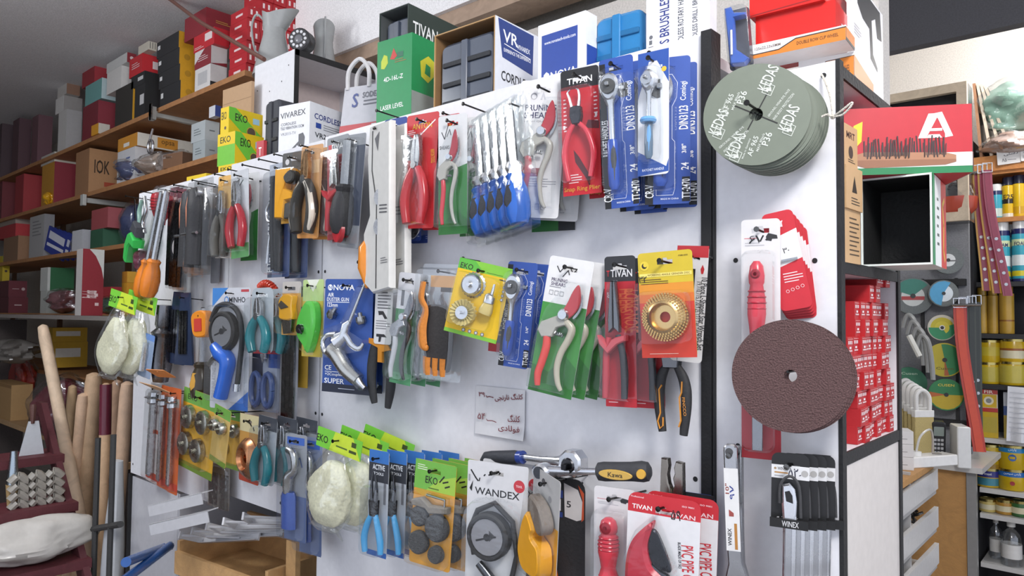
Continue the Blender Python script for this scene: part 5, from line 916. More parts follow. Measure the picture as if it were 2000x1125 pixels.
# brown sanding discs
c1 = atY(1544, 734, -.085); RB = .0805
GSD = 'brown sanding discs on the end panel'
for k in range(3):
    mb = MB().poly(circ(0, 0, RB, 64), 0, .0015, 't#5a4140', 0, [circ(0, 0, .11 * RB, 18)])
    solid(mb, 'sanding_disc', ['large brown gritty sanding disc, front one', 'brown sanding disc directly behind the front one, its rim just showing', 'rearmost brown sanding disc behind the other two'][k], 'sanding disc', T(c1 + Vector((.002 * k, .004 * k, -.0008 * k))) @ RZ(22 - k), GSD)
epart(MB().tube([(c1.x - .002, c1.y - .006, c1.z + .006), (c1.x, 0, c1.z + .006)], .002, 'm#3b3a39', 6), 'nail')
# chisel card hanging behind the sanding discs
o, W, H = hang2('chisel_pack', 'chisel card with a big red grip, its foot reaching below the brown sanding disc', 'chisel pack', 1485, 428, 76, 462, -.045, 12, 0)
chisel_card(o, W, H, [('t', '\u06f6\u06f7\u06f0', .45, .915, .035, 'p#1c1c1e', dict(w=.5)), ('r', 0, 1, .10, .22, 'p#b22a34'), ('r', .05, .95, .40, .42, 'p#c9c7c9')])
for k in range(5):
    o, W, H = hang2('key_set_card', ['red and white hex key card, foremost of the fan beside the chisel card', 'second red and white hex key card in the fan', 'third red and white hex key card in the fan', 'fourth red and white hex key card in the fan', 'last red and white hex key card in the fan'][k], 'key card', 1516 + 7 * k, 414 + 8 * k, 62, 192 - 4 * k, -.034 + .006 * k, 16, 11 - 1.2 * k, 'fan of red hex key cards', False)
    mb = MB().poly(rrect(-W / 2, W / 2, -H, 0, .008), 0, .0012, 'p#bf2230')
    mb.draw(W, H, [('p', [(0, .42), (1, .50), (1, .80), (0, .72)], 'p#dcdadb'), ('t', '\u06f3\u06f0', .55, .60, .06, 'p#1c1c1e', dict(w=.2)), ('l', .3, .9, .27, .38, 4, 'p#ecd4d6')] + [q for j in range(4) for q in (('c', .34 + .16 * j, .19 + .01 * j, .055, 'p#ecd4d6'), ('c', .34 + .16 * j, .19 + .01 * j, .042, 'p#bf2230'))] + [('r', .3, .6, .84, .9, 'p#ecd4d6'), ('s', [(.55, .86), (.62, .9)], .03, 'p#ecd4d6')], 0)
    mb.build('card', o)
    MB().box((.1 * W, -.003, -.5 * H), (.5 * W, .003, .02 * H), STL).build('hex_key', o)
# adjustable wrenches
GAW = 'adjustable wrenches on the end panel'
for k in range(2):
    o, W, H = hang2('adjustable_wrench', ['adjustable wrench with a white labelled shank on the lower corner nail', 'second adjustable wrench, steel shank edge on behind the labelled one'][k], 'wrench', 1430 + 12 * k, 866 + 4 * k, 46, 330, -.07 + .028 * k, 16 - 14 * k, 2 - 2 * k, GAW, k == 0)
    P, s = sub(W, H, 0, 1, 0, 1)
    hole_ = [(P(.40, .955)[0] + .006 * math.cos(a * PI / 6), P(.4, .955)[1] + .006 * math.sin(a * PI / 6)) for a in range(12)]
    MB().poly(p2(P, [(.16, .98), (.3, 1), (.6, 1), (.72, .98), (.74, .5), (.78, .32), (1.0, .22), (1.25, .14), (1.3, .02), (.9, .0), (.4, .0), (-.1, .02), (-.2, .1), (.0, .2), (.18, .3), (.14, .5)]), -.010, .0, 'm#b4b4b6', .002).build('wrench_body', o)
    if k == 0:
        mb = MB(); mb.flat(hole_, -.0102, 'p#4a4a4c').flat(p2(P, [(.14, .86), (.74, .86), (.74, .38), (.14, .38)]), -.0103, 'p#dcdbda').flat(p2(P, [(.5, .54), (.62, .54), (.62, .39), (.5, .39)]), -.0105, 'p#b07a3a')
        mb.text('WINEX', P(.30, .46)[0], P(.3, .46)[1], .16 * s, -.0106, 'p#2a2a2c', 90, .10 * H).text('10"', P(.26, .74)[0], P(.3, .74)[1], .16 * s, -.0106, 'p#8a3a30', 90, .06 * H).text('\u06f9\u06f7', P(.46, .72)[0], P(.3, .72)[1], .2 * s, -.0107, 'p#2a3a8a', 90, .08 * H).flat(p2(P, [(.3, .62), (.5, .6), (.5, .58), (.3, .58)]), -.0106, 'p#9a4a44'); mb.build('label', o)
    MB().tube(spline([(P(.46, .20)[0] + .02 * W * math.cos(j), -.012, P(.4, .21 - .0022 * j)[1]) for j in range(20)], 2), .05 * s, STL, 6).build('knurl', o)
# combination wrenches
o, W, H = hang2('wrench_pack', 'steel combination wrench in a black sleeve card with handwritten price, front of the set', 'wrench pack', 1544, 886, 74, 300, -.07, 16, -1)
card(o, W, .46 * H, 'p#1d1d1f', [('r', 0, 1, .64, .83, 'p#d9d9da'), ('t', 'WINEX', .30, .775, .045, 'p#2a2a2c', dict(w=.28)), ('c', .1, .775, .035, 'p#a08a6a'), ('r', .08, .44, .71, .73, 'p#b08248'), ('t', '\u06f5\u06f2', .58, .73, .13, 'p#22243a', dict(w=.26)), ('s', [(.74, .70), (.78, .71)], .02, 'p#22243a'), ('c', .88, .735, .09, 'p#a9a7a5'), ('l', .08, .4, .66, .69, 1, 'p#8a8a8c'), ('r', 0, 1, .0, .14, 'p#161617'), ('t', 'WINEX', .5, .065, .075, 'p#c9c9cb', dict(w=.44)), ('c', .2, .07, .05, 'p#b0b0b2')], r=.010)
P, s = sub(W, H, 0, 1, 0, 1)
MB().poly(p2(P, [(.30, .80), (.5, .815), (.64, .78), (.70, .70), (.68, .56), (.66, 0), (.34, 0), (.34, .56), (.30, .68)]), -.012, -.002, 'm#e2e3e6', .003, ).poly(p2(P, [(.40, .57), (.58, .57), (.58, .02), (.40, .02)]), -.0135, -.011, 'm#c2c3c6', .001).flat(p2(P, [(.38, .76), (.5, .77), (.58, .74), (.6, .69), (.42, .70)]), -.0124, 'p#1d1d1f').build('wrench', o)
MB().tube(spline(t3(P, [(.24, .68), (.26, .80), (.5, .86), (.74, .80), (.80, .60)], -.008), 5), .04 * s, 'r#3b3b3d', 8).build('hook_loop', o)
MB().box((0, -.014, -.44 * H), (W, .004, .058 * H), 'p#161617').text('WINEX', .04 * W, -.44 * H, .036 * H, -.0163, 'p#c9c9cb', 0, .44 * W).build('sleeve_band', o)
stack(o, 4, .0065, .0165, 1.5, '# combination wrench of the sleeve card set, counted from the front', 'combination wrenches in black sleeve cards')
# blue trigger clamp pack at the top between board and unit
o, W, H = hang2('clamp_pack', 'blue clamp in a dark clear pack in the gap above the fibre discs', 'clamp', 1440, 18, 46, 118, .02, 14, 4, None, False)
card(o, W, H, 'p#3a3c46', [], hole=False); P, s = sub(W, H, 0, 1, 0, 1)
MB().poly(p2(P, [(.02, 1), (.3, 1), (.4, .9), (.9, .86), (.9, .8), (.4, .8), (.36, .3), (.9, .1), (.7, .02), (.1, .06)]), -.018, -.003, 'g#2f58b0', .003).build('clamp_body', o)
MB().tube(t3(P, [(.26, .6), (.2, .2)], -.02), .05 * s, 'g#c8ccd6', 8).build('trigger', o); bl(o, W, H, .0, 1, .0, 1, .026, 'c.1')
for p in PN:
    L = -p.y + .014; epart(MB().tube([(p.x, 0, p.z - .001), (p.x, -L, p.z + .003)], .0019, 'm#3b3a39', 6).rev([(.0044, 0), (.0044, -.002), (0, -.0026)], (p.x, -L, p.z + .003), 'm#6a6967', 8), 'nail')
# ================================================================ boxes: helper and the goods above the board
def solve(P, d, u, lo=0.0, hi=4.0):
    f = lambda t: proj(P + d * t)[0] - u
    a, b = lo, hi; fa_, fb = f(a), f(b)
    if fa_ * fb > 0: return None
    for _ in range(40):
        m = (a + b) / 2
        if f(m) * fa_ <= 0: b = m
        else: a = m; fa_ = f(m)
    return (a + b) / 2
def place_box(uL, uC, uR, Y, zb, vt, yaw=0, Dmax=.4):
    vb = 600
    for _ in range(6):
        P = atY(uC, vb, Y); P.z = zb; vb = proj(P)[1]
    P = atY(uC, vb, Y); P.z = zb
    H = max(.01, atY(uC, vt, Y).z - zb)
    c, s = math.cos(math.radians(yaw)), math.sin(math.radians(yaw))
    W = solve(P, Vector((-c, -s, 0)), uL) or .1
    D = solve(P, Vector((-s, c, 0)), uR) if uR > uC + 1 else None
    D = min(D or .2, Dmax)
    return T(P) @ RZ(yaw) @ T(-W / 2, 0, 0), W, D, H
def carton_mesh(W, D, H, col, front=(), side=(), sidecol=None, bev=0):
    mb = MB()
    vs = [(-W / 2, 0, 0), (W / 2, 0, 0), (W / 2, D, 0), (-W / 2, D, 0), (-W / 2, 0, H), (W / 2, 0, H), (W / 2, D, H), (-W / 2, D, H)]
    mb.add(vs, [(0, 1, 5, 4), (2, 3, 7, 6), (3, 0, 4, 7), (4, 5, 6, 7), (3, 2, 1, 0)], col); mb.add(vs, [(1, 2, 6, 5)], sidecol or col)
    mb.draw(W, H, front, 0, ztop=H); mb.M = T(W / 2, 0, 0) @ RZ(90); mb.draw(D, H, side, 0, x0=0, ztop=H); mb.M = Matrix.Identity(4)
    return mb
def carton(name, label, cat, uL, uC, uR, Y, zb, vt, yaw, col, front=(), side=(), sidecol=None, group=None, Dmax=.4):
    M, W, D, H = place_box(uL, uC, uR, Y, zb, vt, yaw, Dmax)
    o = solid(carton_mesh(W, D, H, col, front, side, sidecol), name, label, cat, M, group); o['dims'] = (W, D, H); return o
def open_carton(name, label, cat, uL, uC, uR, Y, zb, vt, yaw, col, inner, side=(), group=None, Dmax=.4, sidecol=None, th=.003, front_open=True):
    """a carton lying with its open mouth towards the front; walls have thickness"""
    M, W, D, H = place_box(uL, uC, uR, Y, zb, vt, yaw, Dmax); o = thing(name, label, cat, M, group); mb = MB()
    mb.box((0, D / 2, th / 2), (W, D, th), col).box((0, D / 2, H - th / 2), (W, D, th), col).box((-W / 2 + th / 2, D / 2, H / 2), (th, D, H - 2 * th), col).box((W / 2 - th / 2, D / 2, H / 2), (th, D, H - 2 * th), col).box((0, D - th / 2, H / 2), (W - 2 * th, th, H - 2 * th), col)
    e = .0006
    mb.box((0, D / 2, th + e), (W - 2 * th, D - 2 * th, e), inner).box((0, D / 2, H - th - e), (W - 2 * th, D - 2 * th, e), inner).box((-W / 2 + th + e, D / 2, H / 2), (e, D - 2 * th, H - 2 * th), inner).box((W / 2 - th - e, D / 2, H / 2), (e, D - 2 * th, H - 2 * th), inner).box((0, D - th - e, H / 2), (W - 2 * th, e, H - 2 * th), inner)
    if sidecol: mb.M = T(W / 2, 0, 0) @ RZ(90); mb.flat([(0, 0), (D, 0), (D, H), (0, H)], -.0004, sidecol); mb.M = Matrix.Identity(4)
    mb.M = T(W / 2, 0, 0) @ RZ(90); mb.draw(D, H, side, -.0005, x0=0, ztop=H); mb.M = Matrix.Identity(4)
    mb.build('carton_body', o); return o, W, D, H
def molded_case(o, W, D, H, col, dark):
    mb = MB(); mb.M = T(W / 2, D / 2, H / 2) @ T(-W / 2, 0, 0); mb.M = T(0, D * .5, H / 2)
    mb.poly(rrect(-W / 2, W / 2, -H / 2, H / 2, .02, 4), -D / 2, D / 2, col, .008)
    for a in (-.22, .0, .24): mb.box((0, -D / 2 - .002, a * H), (W * .86, .006, .012), dark, .002)
    mb.box((-.02 * W, -D / 2 - .003, 0), (.02, .008, H * .96), col, .003)
    for a in (.05, -.15): mb.box((W / 2 + .001, 0, a * H), (.006, D * .7, .012), dark)
    mb.build('case_shell', o); 
ZT = 1.965
carton('laser_level_box', 'bright green box with a yellow figure, standing on the cabinet behind the red plier packs', 'box', 734, 802, 847, .10, ZT, 64, 6, 'p#138a4e',
    [('t', '4D-16L-Z', .48, .615, .045, 'p#f2f4f2', dict(w=.56)), ('t', 'LASER LEVEL', .45, .345, .045, 'p#f2f4f2', dict(w=.66)), ('p', [(.12, .80), (.2, .86), (.30, .84), (.32, .77), (.22, .72), (.12, .73)], 'p#b9c832'), ('p', [(.38, .80), (.48, .90), (.58, .82), (.5, .79)], 'p#c23c34'), ('r', .58, .76, .80, .85, 'p#2a6a50'), ('l', .52, .84, .75, .79, 2, 'p#9a6a3a')],
    [('r', 0, 1, 0, .46, 'p#8f9896'), ('p', [(.4, .62), (.7, .58), (.95, .66), (1, .80), (.7, .84), (.35, .76)], 'p#c8c62e'), ('p', [(.55, .66), (.8, .64), (.8, .74), (.6, .76)], 'p#138a4e')])
tb, W, D, H = open_carton('tool_case_box', 'dark green box with an open grey end, rising above the bright green box', 'box', 736, 793, 900, .26, ZT, 8, 4, 'p#2d3a34', 'p#5b5f60', [('t', 'TIVAN', .30, .86, .085, 'p#eef0ee', dict(w=.44)), ('r', .02, .96, .77, .785, 'p#d8c23a'), ('c', .76, .86, .09, 'p#c23a3a'), ('t', 'T', .76, .86, .06, 'p#f0e6e6', dict(w=.08)), ('r', .02, .8, .73, .74, 'p#c9cfca'), ('l', .3, .9, .66, .72, 2, 'p#c9cfca'), ('p', [(.5, .6), (.8, .7), (.95, .66), (.9, .5), (.6, .5)], 'p#c8cdc9')])
o = thing('tool_case', 'black plastic tool case sitting inside the open end of the dark green box', 'case', tb.matrix_world @ T(0, .02, .004)); molded_case(o, W - .02, D * .7, H - .03, 'g#4a5260', 'r#2c2f36')
vb_, W, D, H = open_carton('drill_kit_box', 'white and blue box lying open towards the shop with brown inner walls', 'box', 846, 965, 1050, .09, ZT, 30, 2, 'p#b08a58', 'p#8a6a48',
    [('p', [(.06, .99), (.88, .98), (.86, .56), (.16, .62)], 'p#2a3f7e'), ('t', 'VR', .34, .84, .12, 'p#f0f2f6', dict(w=.34)), ('t', 'VIVAREX', .64, .79, .05, 'p#f0f2f6', dict(w=.3)), ('t', 'EXPERIENCE THE DIFFERENCE', .5, .70, .035, 'p#f0f2f6', dict(w=.62)), ('s', [(.2, .76), (.8, .72)], .012, 'p#f0f2f6'), ('t', 'CORDLESS', .48, .44, .10, 'p#26282e', dict(w=.68)), ('t', 'DRILL', .93, .42, .09, 'p#26282e', dict(w=.16))], sidecol='p#d6d9e0')
o = thing('drill_case', 'slate grey ribbed drill case lying inside the open white and blue box', 'case', vb_.matrix_world @ T(0, .012, .004)); molded_case(o, W - .02, D * .8, H - .03, 'g#4c5463', 'r#23262c')
carton('power_tool_box', 'white box with a large blue front panel beside the open white and blue box', 'box', 1050, 1143, 1165, .10, ZT, 20, 0, 'p#e6e7ea',
    [('r', .08, .84, .16, .86, 'p#2b489a'), ('t', 'www.novatech-tools.com', .47, .76, .04, 'p#e6e9f2', dict(w=.66)), ('t', 'NOVA', .55, .345, .10, 'p#f2f4f8', dict(w=.54)), ('p', [(.13, .38), (.19, .41), (.25, .38), (.25, .28), (.19, .24), (.13, .28)], 'p#f2f4f8'), ('t', 'N', .19, .325, .07, 'p#2b489a', dict(w=.07)), ('t', 'PROFESSIONAL TOOLS', .55, .25, .03, 'p#e6e9f2', dict(w=.5))], [('r', .1, 1, .2, .62, 'p#2b489a')])
M, W, D, H = place_box(1160, 1256, 1268, .15, ZT, 12, 4); o = thing('tool_case', 'bright blue moulded tool case above the ratchet cards', 'case', M); molded_case(o, W, D, H, 'g#2f7fb8', 'g#256a9c')
carton('hammer_drill_box', 'tall white box with blue and grey upright lettering at the board corner', 'box', 1262, 1386, 1400, .13, ZT, -70, 2, 'p#e2e3e8', [('t', 'LESS BRUSHLESS', .30, .56, .10, 'p#26347e', dict(rot=90, w=.60)), ('t', 'CORDLESS ROTARY HAMMER', .56, .58, .06, 'p#55575e', dict(rot=90, w=.62)), ('t', 'CORDLESS DRILL / BRUSHLESS', .78, .58, .05, 'p#55575e', dict(rot=90, w=.62)), ('c', .08, .47, .03, 'p#6a6c72'), ('r', .05, .1, .40, .44, 'p#6a6c72'), ('r', .04, .12, .33, .38, 'p#6a6c72')])
# tall open topped cabinet with jugs
M, W, D, H = place_box(492, 570, 742, .30, ZT, 98, 0, .62); oc = thing('overhead_cabinet', 'small white cabinet with black edges and an open side, jugs standing on it', 'cabinet', M)
t_ = .016
mb = MB().box((0, .008, H / 2), (W, .016, H), WHT)
for a, b in ((-.42, .8), (-.1, .76), (.2, .8), (.36, .9)): mb.flat(circ(a * W, b * H, .003, 8), -.0005, BLK)
mb.build('end_panel', oc)
MB().box((0, D - .008, H / 2), (W, .016, H), WHT).build('end_panel', oc); MB().box((0, D / 2, H - .008), (W, D - .032, .016), WHT).build('top_panel', oc)
MB().box((-W / 2 + .008, D / 2, H / 2), (.016, D - .032, H - .032), 'g#d8c9c6').build('back_panel', oc); MB().box((.004, D / 2, H * .60), (W - .03, D - .032, .016), 'g#ded2ce').build('shelf', oc)
mb = MB().box((W / 2 + .002, .008, H / 2), (.004, .018, H), BLK).box((W / 2 + .002, D / 2, H - .011), (.004, D, .022), BLK).box((W / 2 + .002, D - .008, H / 2), (.004, .018, H), BLK); mb.build('edge_strip', oc)
zc = ZT + H
def jug(label, u, vt, Y, s, yaw):
    P = atY(u, 110, Y); P.z = zc; o = thing('water_jug', label, 'jug', T(P) @ RZ(yaw)); h = atY(u, vt, Y).z - zc
    gm = 'g#9fa1a0'
    MB().rev([(.0, 0), (.62 * s, 0), (.62 * s, .02 * h), (.58 * s, .1 * h), (.34 * s, .62 * h), (.33 * s, .70 * h), (.36 * s, .78 * h)], (0, 0, 0), gm, 26, 'z').build('jug_body', o)
    mb = MB(); n = 26; vs = []
    for k in range(n):
        a = 2 * PI * k / n; q = max(0, math.cos(a)); vs.append((.34 * s * math.cos(a), .34 * s * math.sin(a), .72 * h)); vs.append((.38 * s * math.cos(a) + .42 * s * q ** 2, .40 * s * math.sin(a), .86 * h + .14 * h * (.3 + .7 * abs(math.cos(a)))))
    mb.add(vs, [(2 * k, 2 * ((k + 1) % n), 2 * ((k + 1) % n) + 1, 2 * k + 1) for k in range(n)], gm); mb.build('spout', o)
    MB().tube(spline([(-.33 * s, 0, .86 * h), (-.62 * s, 0, .98 * h), (-.78 * s, 0, .8 * h), (-.66 * s, 0, .45 * h), (-.44 * s, 0, .38 * h)], 6), .035 * s, gm, 8).build('handle', o)
jug('larger galvanised water jug with a wide lip standing on the small white cabinet', 535, 24, .42, .135, 30)
jug('smaller galvanised jug beside the round lamp on the small white cabinet', 632, 44, .62, .115, 150)
P = atY(591, 82, .50); P.z = atY(591, 82, .5).z; o = thing('camera_lamp', 'round black camera with a ring of small lenses between the two metal jugs', 'camera', T(P.x, P.y, zc) @ RZ(30)); hz_ = P.z - zc
mb = MB().rev([(.0, -.035), (.042, -.035), (.048, -.03), (.048, .02), (.03, .05), (0, .05)], (0, 0, hz_), 'g#3a3a3c', 24); mb.build('camera_body', o)
mb = MB().rev([(.018, -.036), (.012, -.040), (0, -.040)], (0, 0, hz_), 'g#77777c', 16)
for k in range(11): a = 2 * PI * k / 11; mb.rev([(.007, -.036), (.006, -.038), (0, -.038)], (.031 * math.cos(a), 0, hz_ + .031 * math.sin(a)), 'g#d5d5d8', 8)
mb.build('lens_ring', o); MB().tube([(0, 0, hz_ - .045), (0, 0, .004), (0, 0, 0)], [.012, .012, .03], 'g#3a3a3c', 10).build('stand', o)
a = atY(300, -25, .36); b = atY(516, 116, .30)
solid(MB().tube([a, a + (b - a) * .5 + Vector((0, 0, -.02)), b], .009, 'p#6e4a40', 8), 'pipe', 'brown pipe slanting down from the ceiling in front of the red boxes', 'pipe')
# front row left of the green box
carton('tile_vibrator_box', 'white box with a grey tool picture and dark blue heading on its long side', 'box', 543, 603, 740, .07, ZT, 198, 12, 'p#dedfe4', [('t', 'VIVAREX', .46, .83, .10, 'p#33353c', dict(w=.82, rot=2)), ('t', 'CORDLESS', .32, .67, .05, 'p#55575e', dict(w=.5)), ('t', 'TILE VIBRATION 15CM', .44, .60, .05, 'p#55575e', dict(w=.76)), ('t', 'VR2015-TV', .32, .50, .05, 'p#8a8c92', dict(w=.5, b=False)), ('p', [(.06, .16), (.2, .10), (.5, .26), (.66, .34), (.66, .46), (.80, .48), (.86, .40), (.84, .24), (.70, .22), (.62, .28), (.5, .2), (.3, .08), (.1, .08)], 'p#4a4c52')],
    [('t', 'CORDLESS TILE VIBRATOR', .52, .78, .10, 'p#26347e', dict(w=.92)), ('r', .08, .15, .58, .67, 'p#2b489a'), ('l', .18, .9, .56, .68, 3, 'p#8a8c92'), ('t', 'VR2015-TV', .28, .46, .09, 'p#33353c', dict(w=.42))])
M, W, D, H = place_box(514, 542, 578, .17, ZT, 192, 0); o = thing('tool_case', 'black moulded case end beside the white tile tool box', 'case', M); molded_case(o, W, D, H, 'r#3e4047', 'r#26272b')
EKO_F = [('t', 'EKO', .42, .72, .26, 'p#26301a', dict(w=.6)), ('c', .6, .3, .12, 'p#5a4a3a')]; EKO_S = [('p', [(0, 1), (.2, 1), (1, .2), (1, 0), (.6, 0), (0, .62)], 'p#6cbf3a'), ('t', 'EKO', .36, .70, .26, 'p#26301a', dict(w=.36)), ('c', .66, .30, .14, 'p#c9a23a'), ('c', .66, .30, .12, 'p#5a4a3c'), ('r', .7, .9, .6, .8, 'p#9fc6d8')]
z = ZT; GEK = 'stacked yellow and green disc boxes'
for k, (uL, uC, uR, v, lab) in enumerate(((426, 462, 512, 318, 'yellow box at the bottom of the yellow and green stack, mostly hidden by the board'), (424, 458, 514, 256, 'yellow box with a plain green front, middle of the stack'), (430, 446, 512, 208, 'yellow and green box with a disc picture, topmost of the stack'))):
    o = carton('disc_box', lab, 'box', uL, uC, uR, .06 + .02 * (k == 2), z, v, 6, 'p#e0bf1a' if k != 1 else 'p#6fb83a', EKO_F if k != 1 else [('r', 0, 1, .62, 1, 'p#e0bf1a'), ('t', 'EKO', .45, .8, .2, 'p#26301a', dict(w=.6))], EKO_S, 'p#e0bf1a', GEK, .16); z += o['dims'][2]
carton('kraft_box', 'brown kraft carton standing open behind the yellow and green stack', 'box', 430, 486, 492, .26, ZT, 160, 4, 'p#b39270', [('s', [(.0, .86), (1, .86)], .01, 'p#8f7254')])
carton('small_red_box', 'tiny red box with a white mark beside the black moulded case', 'box', 500, 514, 520, .05, ZT, 274, 8, 'p#b8343c', [('t', 'T', .5, .62, .3, 'p#f0e6e6', dict(w=.4))])
carton('yellow_box', 'low yellow box at the far end of the cabinet top, left of the green front', 'box', 364, 402, 424, .10, ZT, 338, 4, 'p#d8b82a', [('r', .1, .7, .3, .7, 'p#4a4228')])
# silver bag with handles
M, W, D, H = place_box(657, 742, 742, .16, ZT, 152, 14, .1); D = .1; o = thing('carrier_bag', 'silver carrier bag with a red band and white loop handles', 'bag', M)
mb = MB(); vs = [(-W / 2, 0, 0), (W / 2, 0, 0), (W / 2, D, 0), (-W / 2, D, 0), (-W / 2 * .98, .03, H), (W / 2 * .98, .03, H * .98), (W / 2 * .98, D - .03, H * .98), (-W / 2 * .98, D - .03, H)]
mb.add(vs, [(0, 1, 5, 4), (1, 2, 6, 5), (2, 3, 7, 6), (3, 0, 4, 7), (3, 2, 1, 0)], 'g#b9b9bf'); mb.M = RX(-math.degrees(math.atan2(.03, H)))
mb.draw(W, H, [('r', 0, 1, .34, .46, 'p#b84a4e'), ('t', 'S', .3, .80, .2, 'p#4a568a', dict(w=.14)), ('t', 'SODEX', .66, .86, .08, 'p#6a6c74', dict(w=.4)), ('l', .5, .9, .70, .80, 2, 'p#6a6c74'), ('t', 'S021', .55, .2, .08, 'p#8a8c92', dict(w=.3)), ('r', .74, .84, .38, .44, 'p#d8d4d4')], -.001, ztop=H); mb.build('bag_body', o)
for q in (.03, D - .03): MB().tube(spline([(-.42 * W, q, H * .96), (-.40 * W, q, H * 1.22), (-.15 * W, q, H * 1.36), (.06 * W, q, H * 1.2), (.08 * W, q, H * .96)], 6), .0065, 'g#d5d3d4', 8).build('bag_handle', o)
# boxes over the narrow unit
z = 1.888; 
cw = [('p', [(0, .30), (.32, .30), (.5, .82), (1, .86), (1, 0), (0, 0)], 'p#d07c2c'), ('s', [(0, .28), (.32, .30), (.5, .82), (1, .86)], .012, 'p#3a3230'), ('t', '125x22.23x5MM', .2, .66, .2, 'p#7a6a64', dict(w=.28)), ('t', 'DOUBLE ROW CUP WHEEL', .72, .45, .24, 'p#5a3a20', dict(w=.42))]
for k, (uL, uC, uR, v, Y) in enumerate(((1560, 1668, 1706, 100, .10), (1464, 1652, 1669, 48, .04))):
    o = carton('cup_wheel_box', ['white and orange flat box, under the longer one with the printed size', 'long white and orange flat box with a printed size, lying under the red boxes'][k], 'box', uL, uC, uR, Y, z, v, 6 - 2 * k, 'p#e0dedd', cw, [('r', 0, 1, .2, .9, 'p#d07c2c'), ('r', 0, 1, 0, .2, 'p#2e2c2c')], None, 'orange and white cup wheel boxes'); z += o['dims'][2]
for k, (uL, uC, uR, v, Y) in enumerate(((1476, 1632, 1668, -2, .06), (1464, 1610, 1655, -60, .05))):
    o = carton('red_box', ['plain red glossy box, lower of two on the orange and white boxes', 'red glossy box with a lifted lid edge, topmost over the fibre discs'][k], 'box', uL, uC, uR, Y, z, v, 4, 'g#cf2a26', [('s', [(0, .04), (.99, .12)], .016, 'p#8f1a1a')], [('r', .3, .6, .3, .5, 'p#c9c2c0')], 'g#d8302c', 'red boxes above the fibre discs'); z += o['dims'][2]
carton('heat_gun_box', 'tall white box with a black tool picture beside the red glossy boxes', 'box', 1655, 1662, 1726, .14, 1.888, -60, 2, 'p#e4e3e4', [], [('p', [(.2, .98), (.9, .98), (.95, .72), (.8, .70), (.74, .86), (.62, .80), (.66, .5), (.80, .42), (.8, .38), (.58, .44), (.55, .70), (.35, .72), (.2, .80)], 'p#333336'), ('l', .1, .3, .5, .6, 4, 'p#b9b8ba'), ('c', .8, .12, .04, 'p#77777a')])
# ================================================================ open shelves of the narrow unit
z = 1.588
for k, (uC, uR, v) in enumerate(((1650, 1681, 405), (1653, 1685, 320), (1648, 1675, 238))):
    o = carton('small_kraft_box', ['tan kraft box printed with fine lines, bottom of the stack on the open shelf', 'tan kraft box with a black cone mark, middle of the stack', 'tan kraft box with black lettering, topmost of the stack'][k], 'box', 1634, uC, uR, .025, z, v, -2, 'p#c8a47a', [], [('t', 'MRT', .5, .76, .16, 'p#3a3028', dict(w=.6)), ('c', .5, .36, .16, 'p#4a4038'), ('l', .3, .8, .1, .2, 2, 'p#4a4038')] if k == 2 else ([('p', [(.35, .4), (.5, .8), (.65, .4)], 'p#3a3028'), ('l', .3, .8, .1, .3, 3, 'p#4a4038')] if k == 1 else [('l', .3, .9, .12, .88, 9, 'p#5a4a3a')]), None, 'tan kraft boxes'); z += o['dims'][2]
ob, W, D, H = open_carton('open_carton', 'black lined carton with its mouth open, lying under the red wire brush box', 'carton', 1682, 1822, 1848, .17, 1.590, 336, 3, 'p#dfe6e0', 'r#1c1d1d',
    [('r', 0, .16, 0, 1, 'p#2f8a5a'), ('r', .16, .6, 0, 1, 'p#e6e8e6'), ('r', .6, 1, 0, 1, 'p#c8342c'), ('l', .3, .45, .2, .8, 6, 'p#4a5a54'), ('s', [(.85, .8), (.72, .72), (.8, .5), (.76, .2), (.86, .1)], .06, 'p#e0b83a')], Dmax=.16)
wb = [('r', 0, 1, 0, .30, 'p#e0ddd8'), ('r', 0, 1, 0, .10, 'p#1f7a4a'), ('p', [(.60, .52), (.68, .88), (.76, .88), (.66, .52)], 'p#eee8e6'), ('p', [(.66, .52), (.78, .52), (.76, .57), (.68, .57)], 'p#eee8e6'), ('p', [(.72, .88), (.78, .90), (.86, .54), (.80, .52), (.80, .58), (.75, .80)], 'p#eee8e6'), ('p', [(.68, .62), (.78, .62), (.78, .66), (.69, .66)], 'p#eee8e6'),
    ('p', [(.11, .74), (.18, .80), (.17, .50), (.12, .40), (.10, .55)], 'p#e0c82a'), ('p', [(.02, .66), (.07, .76), (.09, .52), (.05, .44)], 'p#e0c82a'),
    ('p', [(.12, .30), (.20, .34), (.80, .30), (.88, .26), (.88, .16), (.80, .12), (.20, .10), (.12, .15)], 'p#a8785a'), ('p', [(.12, .22), (.88, .20), (.88, .16), (.80, .12), (.20, .10), (.12, .15)], 'p#8f6248')]
random.seed(3)
for k in range(26):
    x = .19 + .024 * k; h = .50 + .03 * math.sin(k * 1.9); wb += [('s', [(x, .24 + .04 * (k % 3 == 0)), (x + .012 * math.sin(k), h + .03 * (k % 2))], .0105, 'p#2f2426'), ('s', [(x + .012, .27), (x + .016, h - .06)], .007, 'p#4a3234')]
M, W, D, H = place_box(1640, 1900, 1909, .215, 1.590 + H + .001, 202, 30, .11)
o = solid(carton_mesh(W, D, H, 'p#b92632', wb, [('r', 0, 1, 0, .30, 'p#e0ddd8'), ('r', 0, 1, 0, .1, 'p#1f7a4a')]), 'wire_brush_box', 'long red box printed with a wooden wire brush, white mark and green foot', 'box', M)
random.seed(11); GR = 'small red boxes piled in the open shelf'; proto = None
SW_, SH_ = .0262, .0288
endp = [('r', .12, .30, .62, .80, 'p#ecdcdc'), ('r', .40, .58, .62, .80, 'p#ecdcdc'), ('r', .68, .86, .62, .80, 'p#ecdcdc'), ('r', .14, .86, .22, .30, 'p#e2c4c4'), ('r', .3, .66, .36, .48, 'p#ecdcdc'), ('s', [(.02, .9), (.98, .9)], .03, 'p#e0a0a0')]
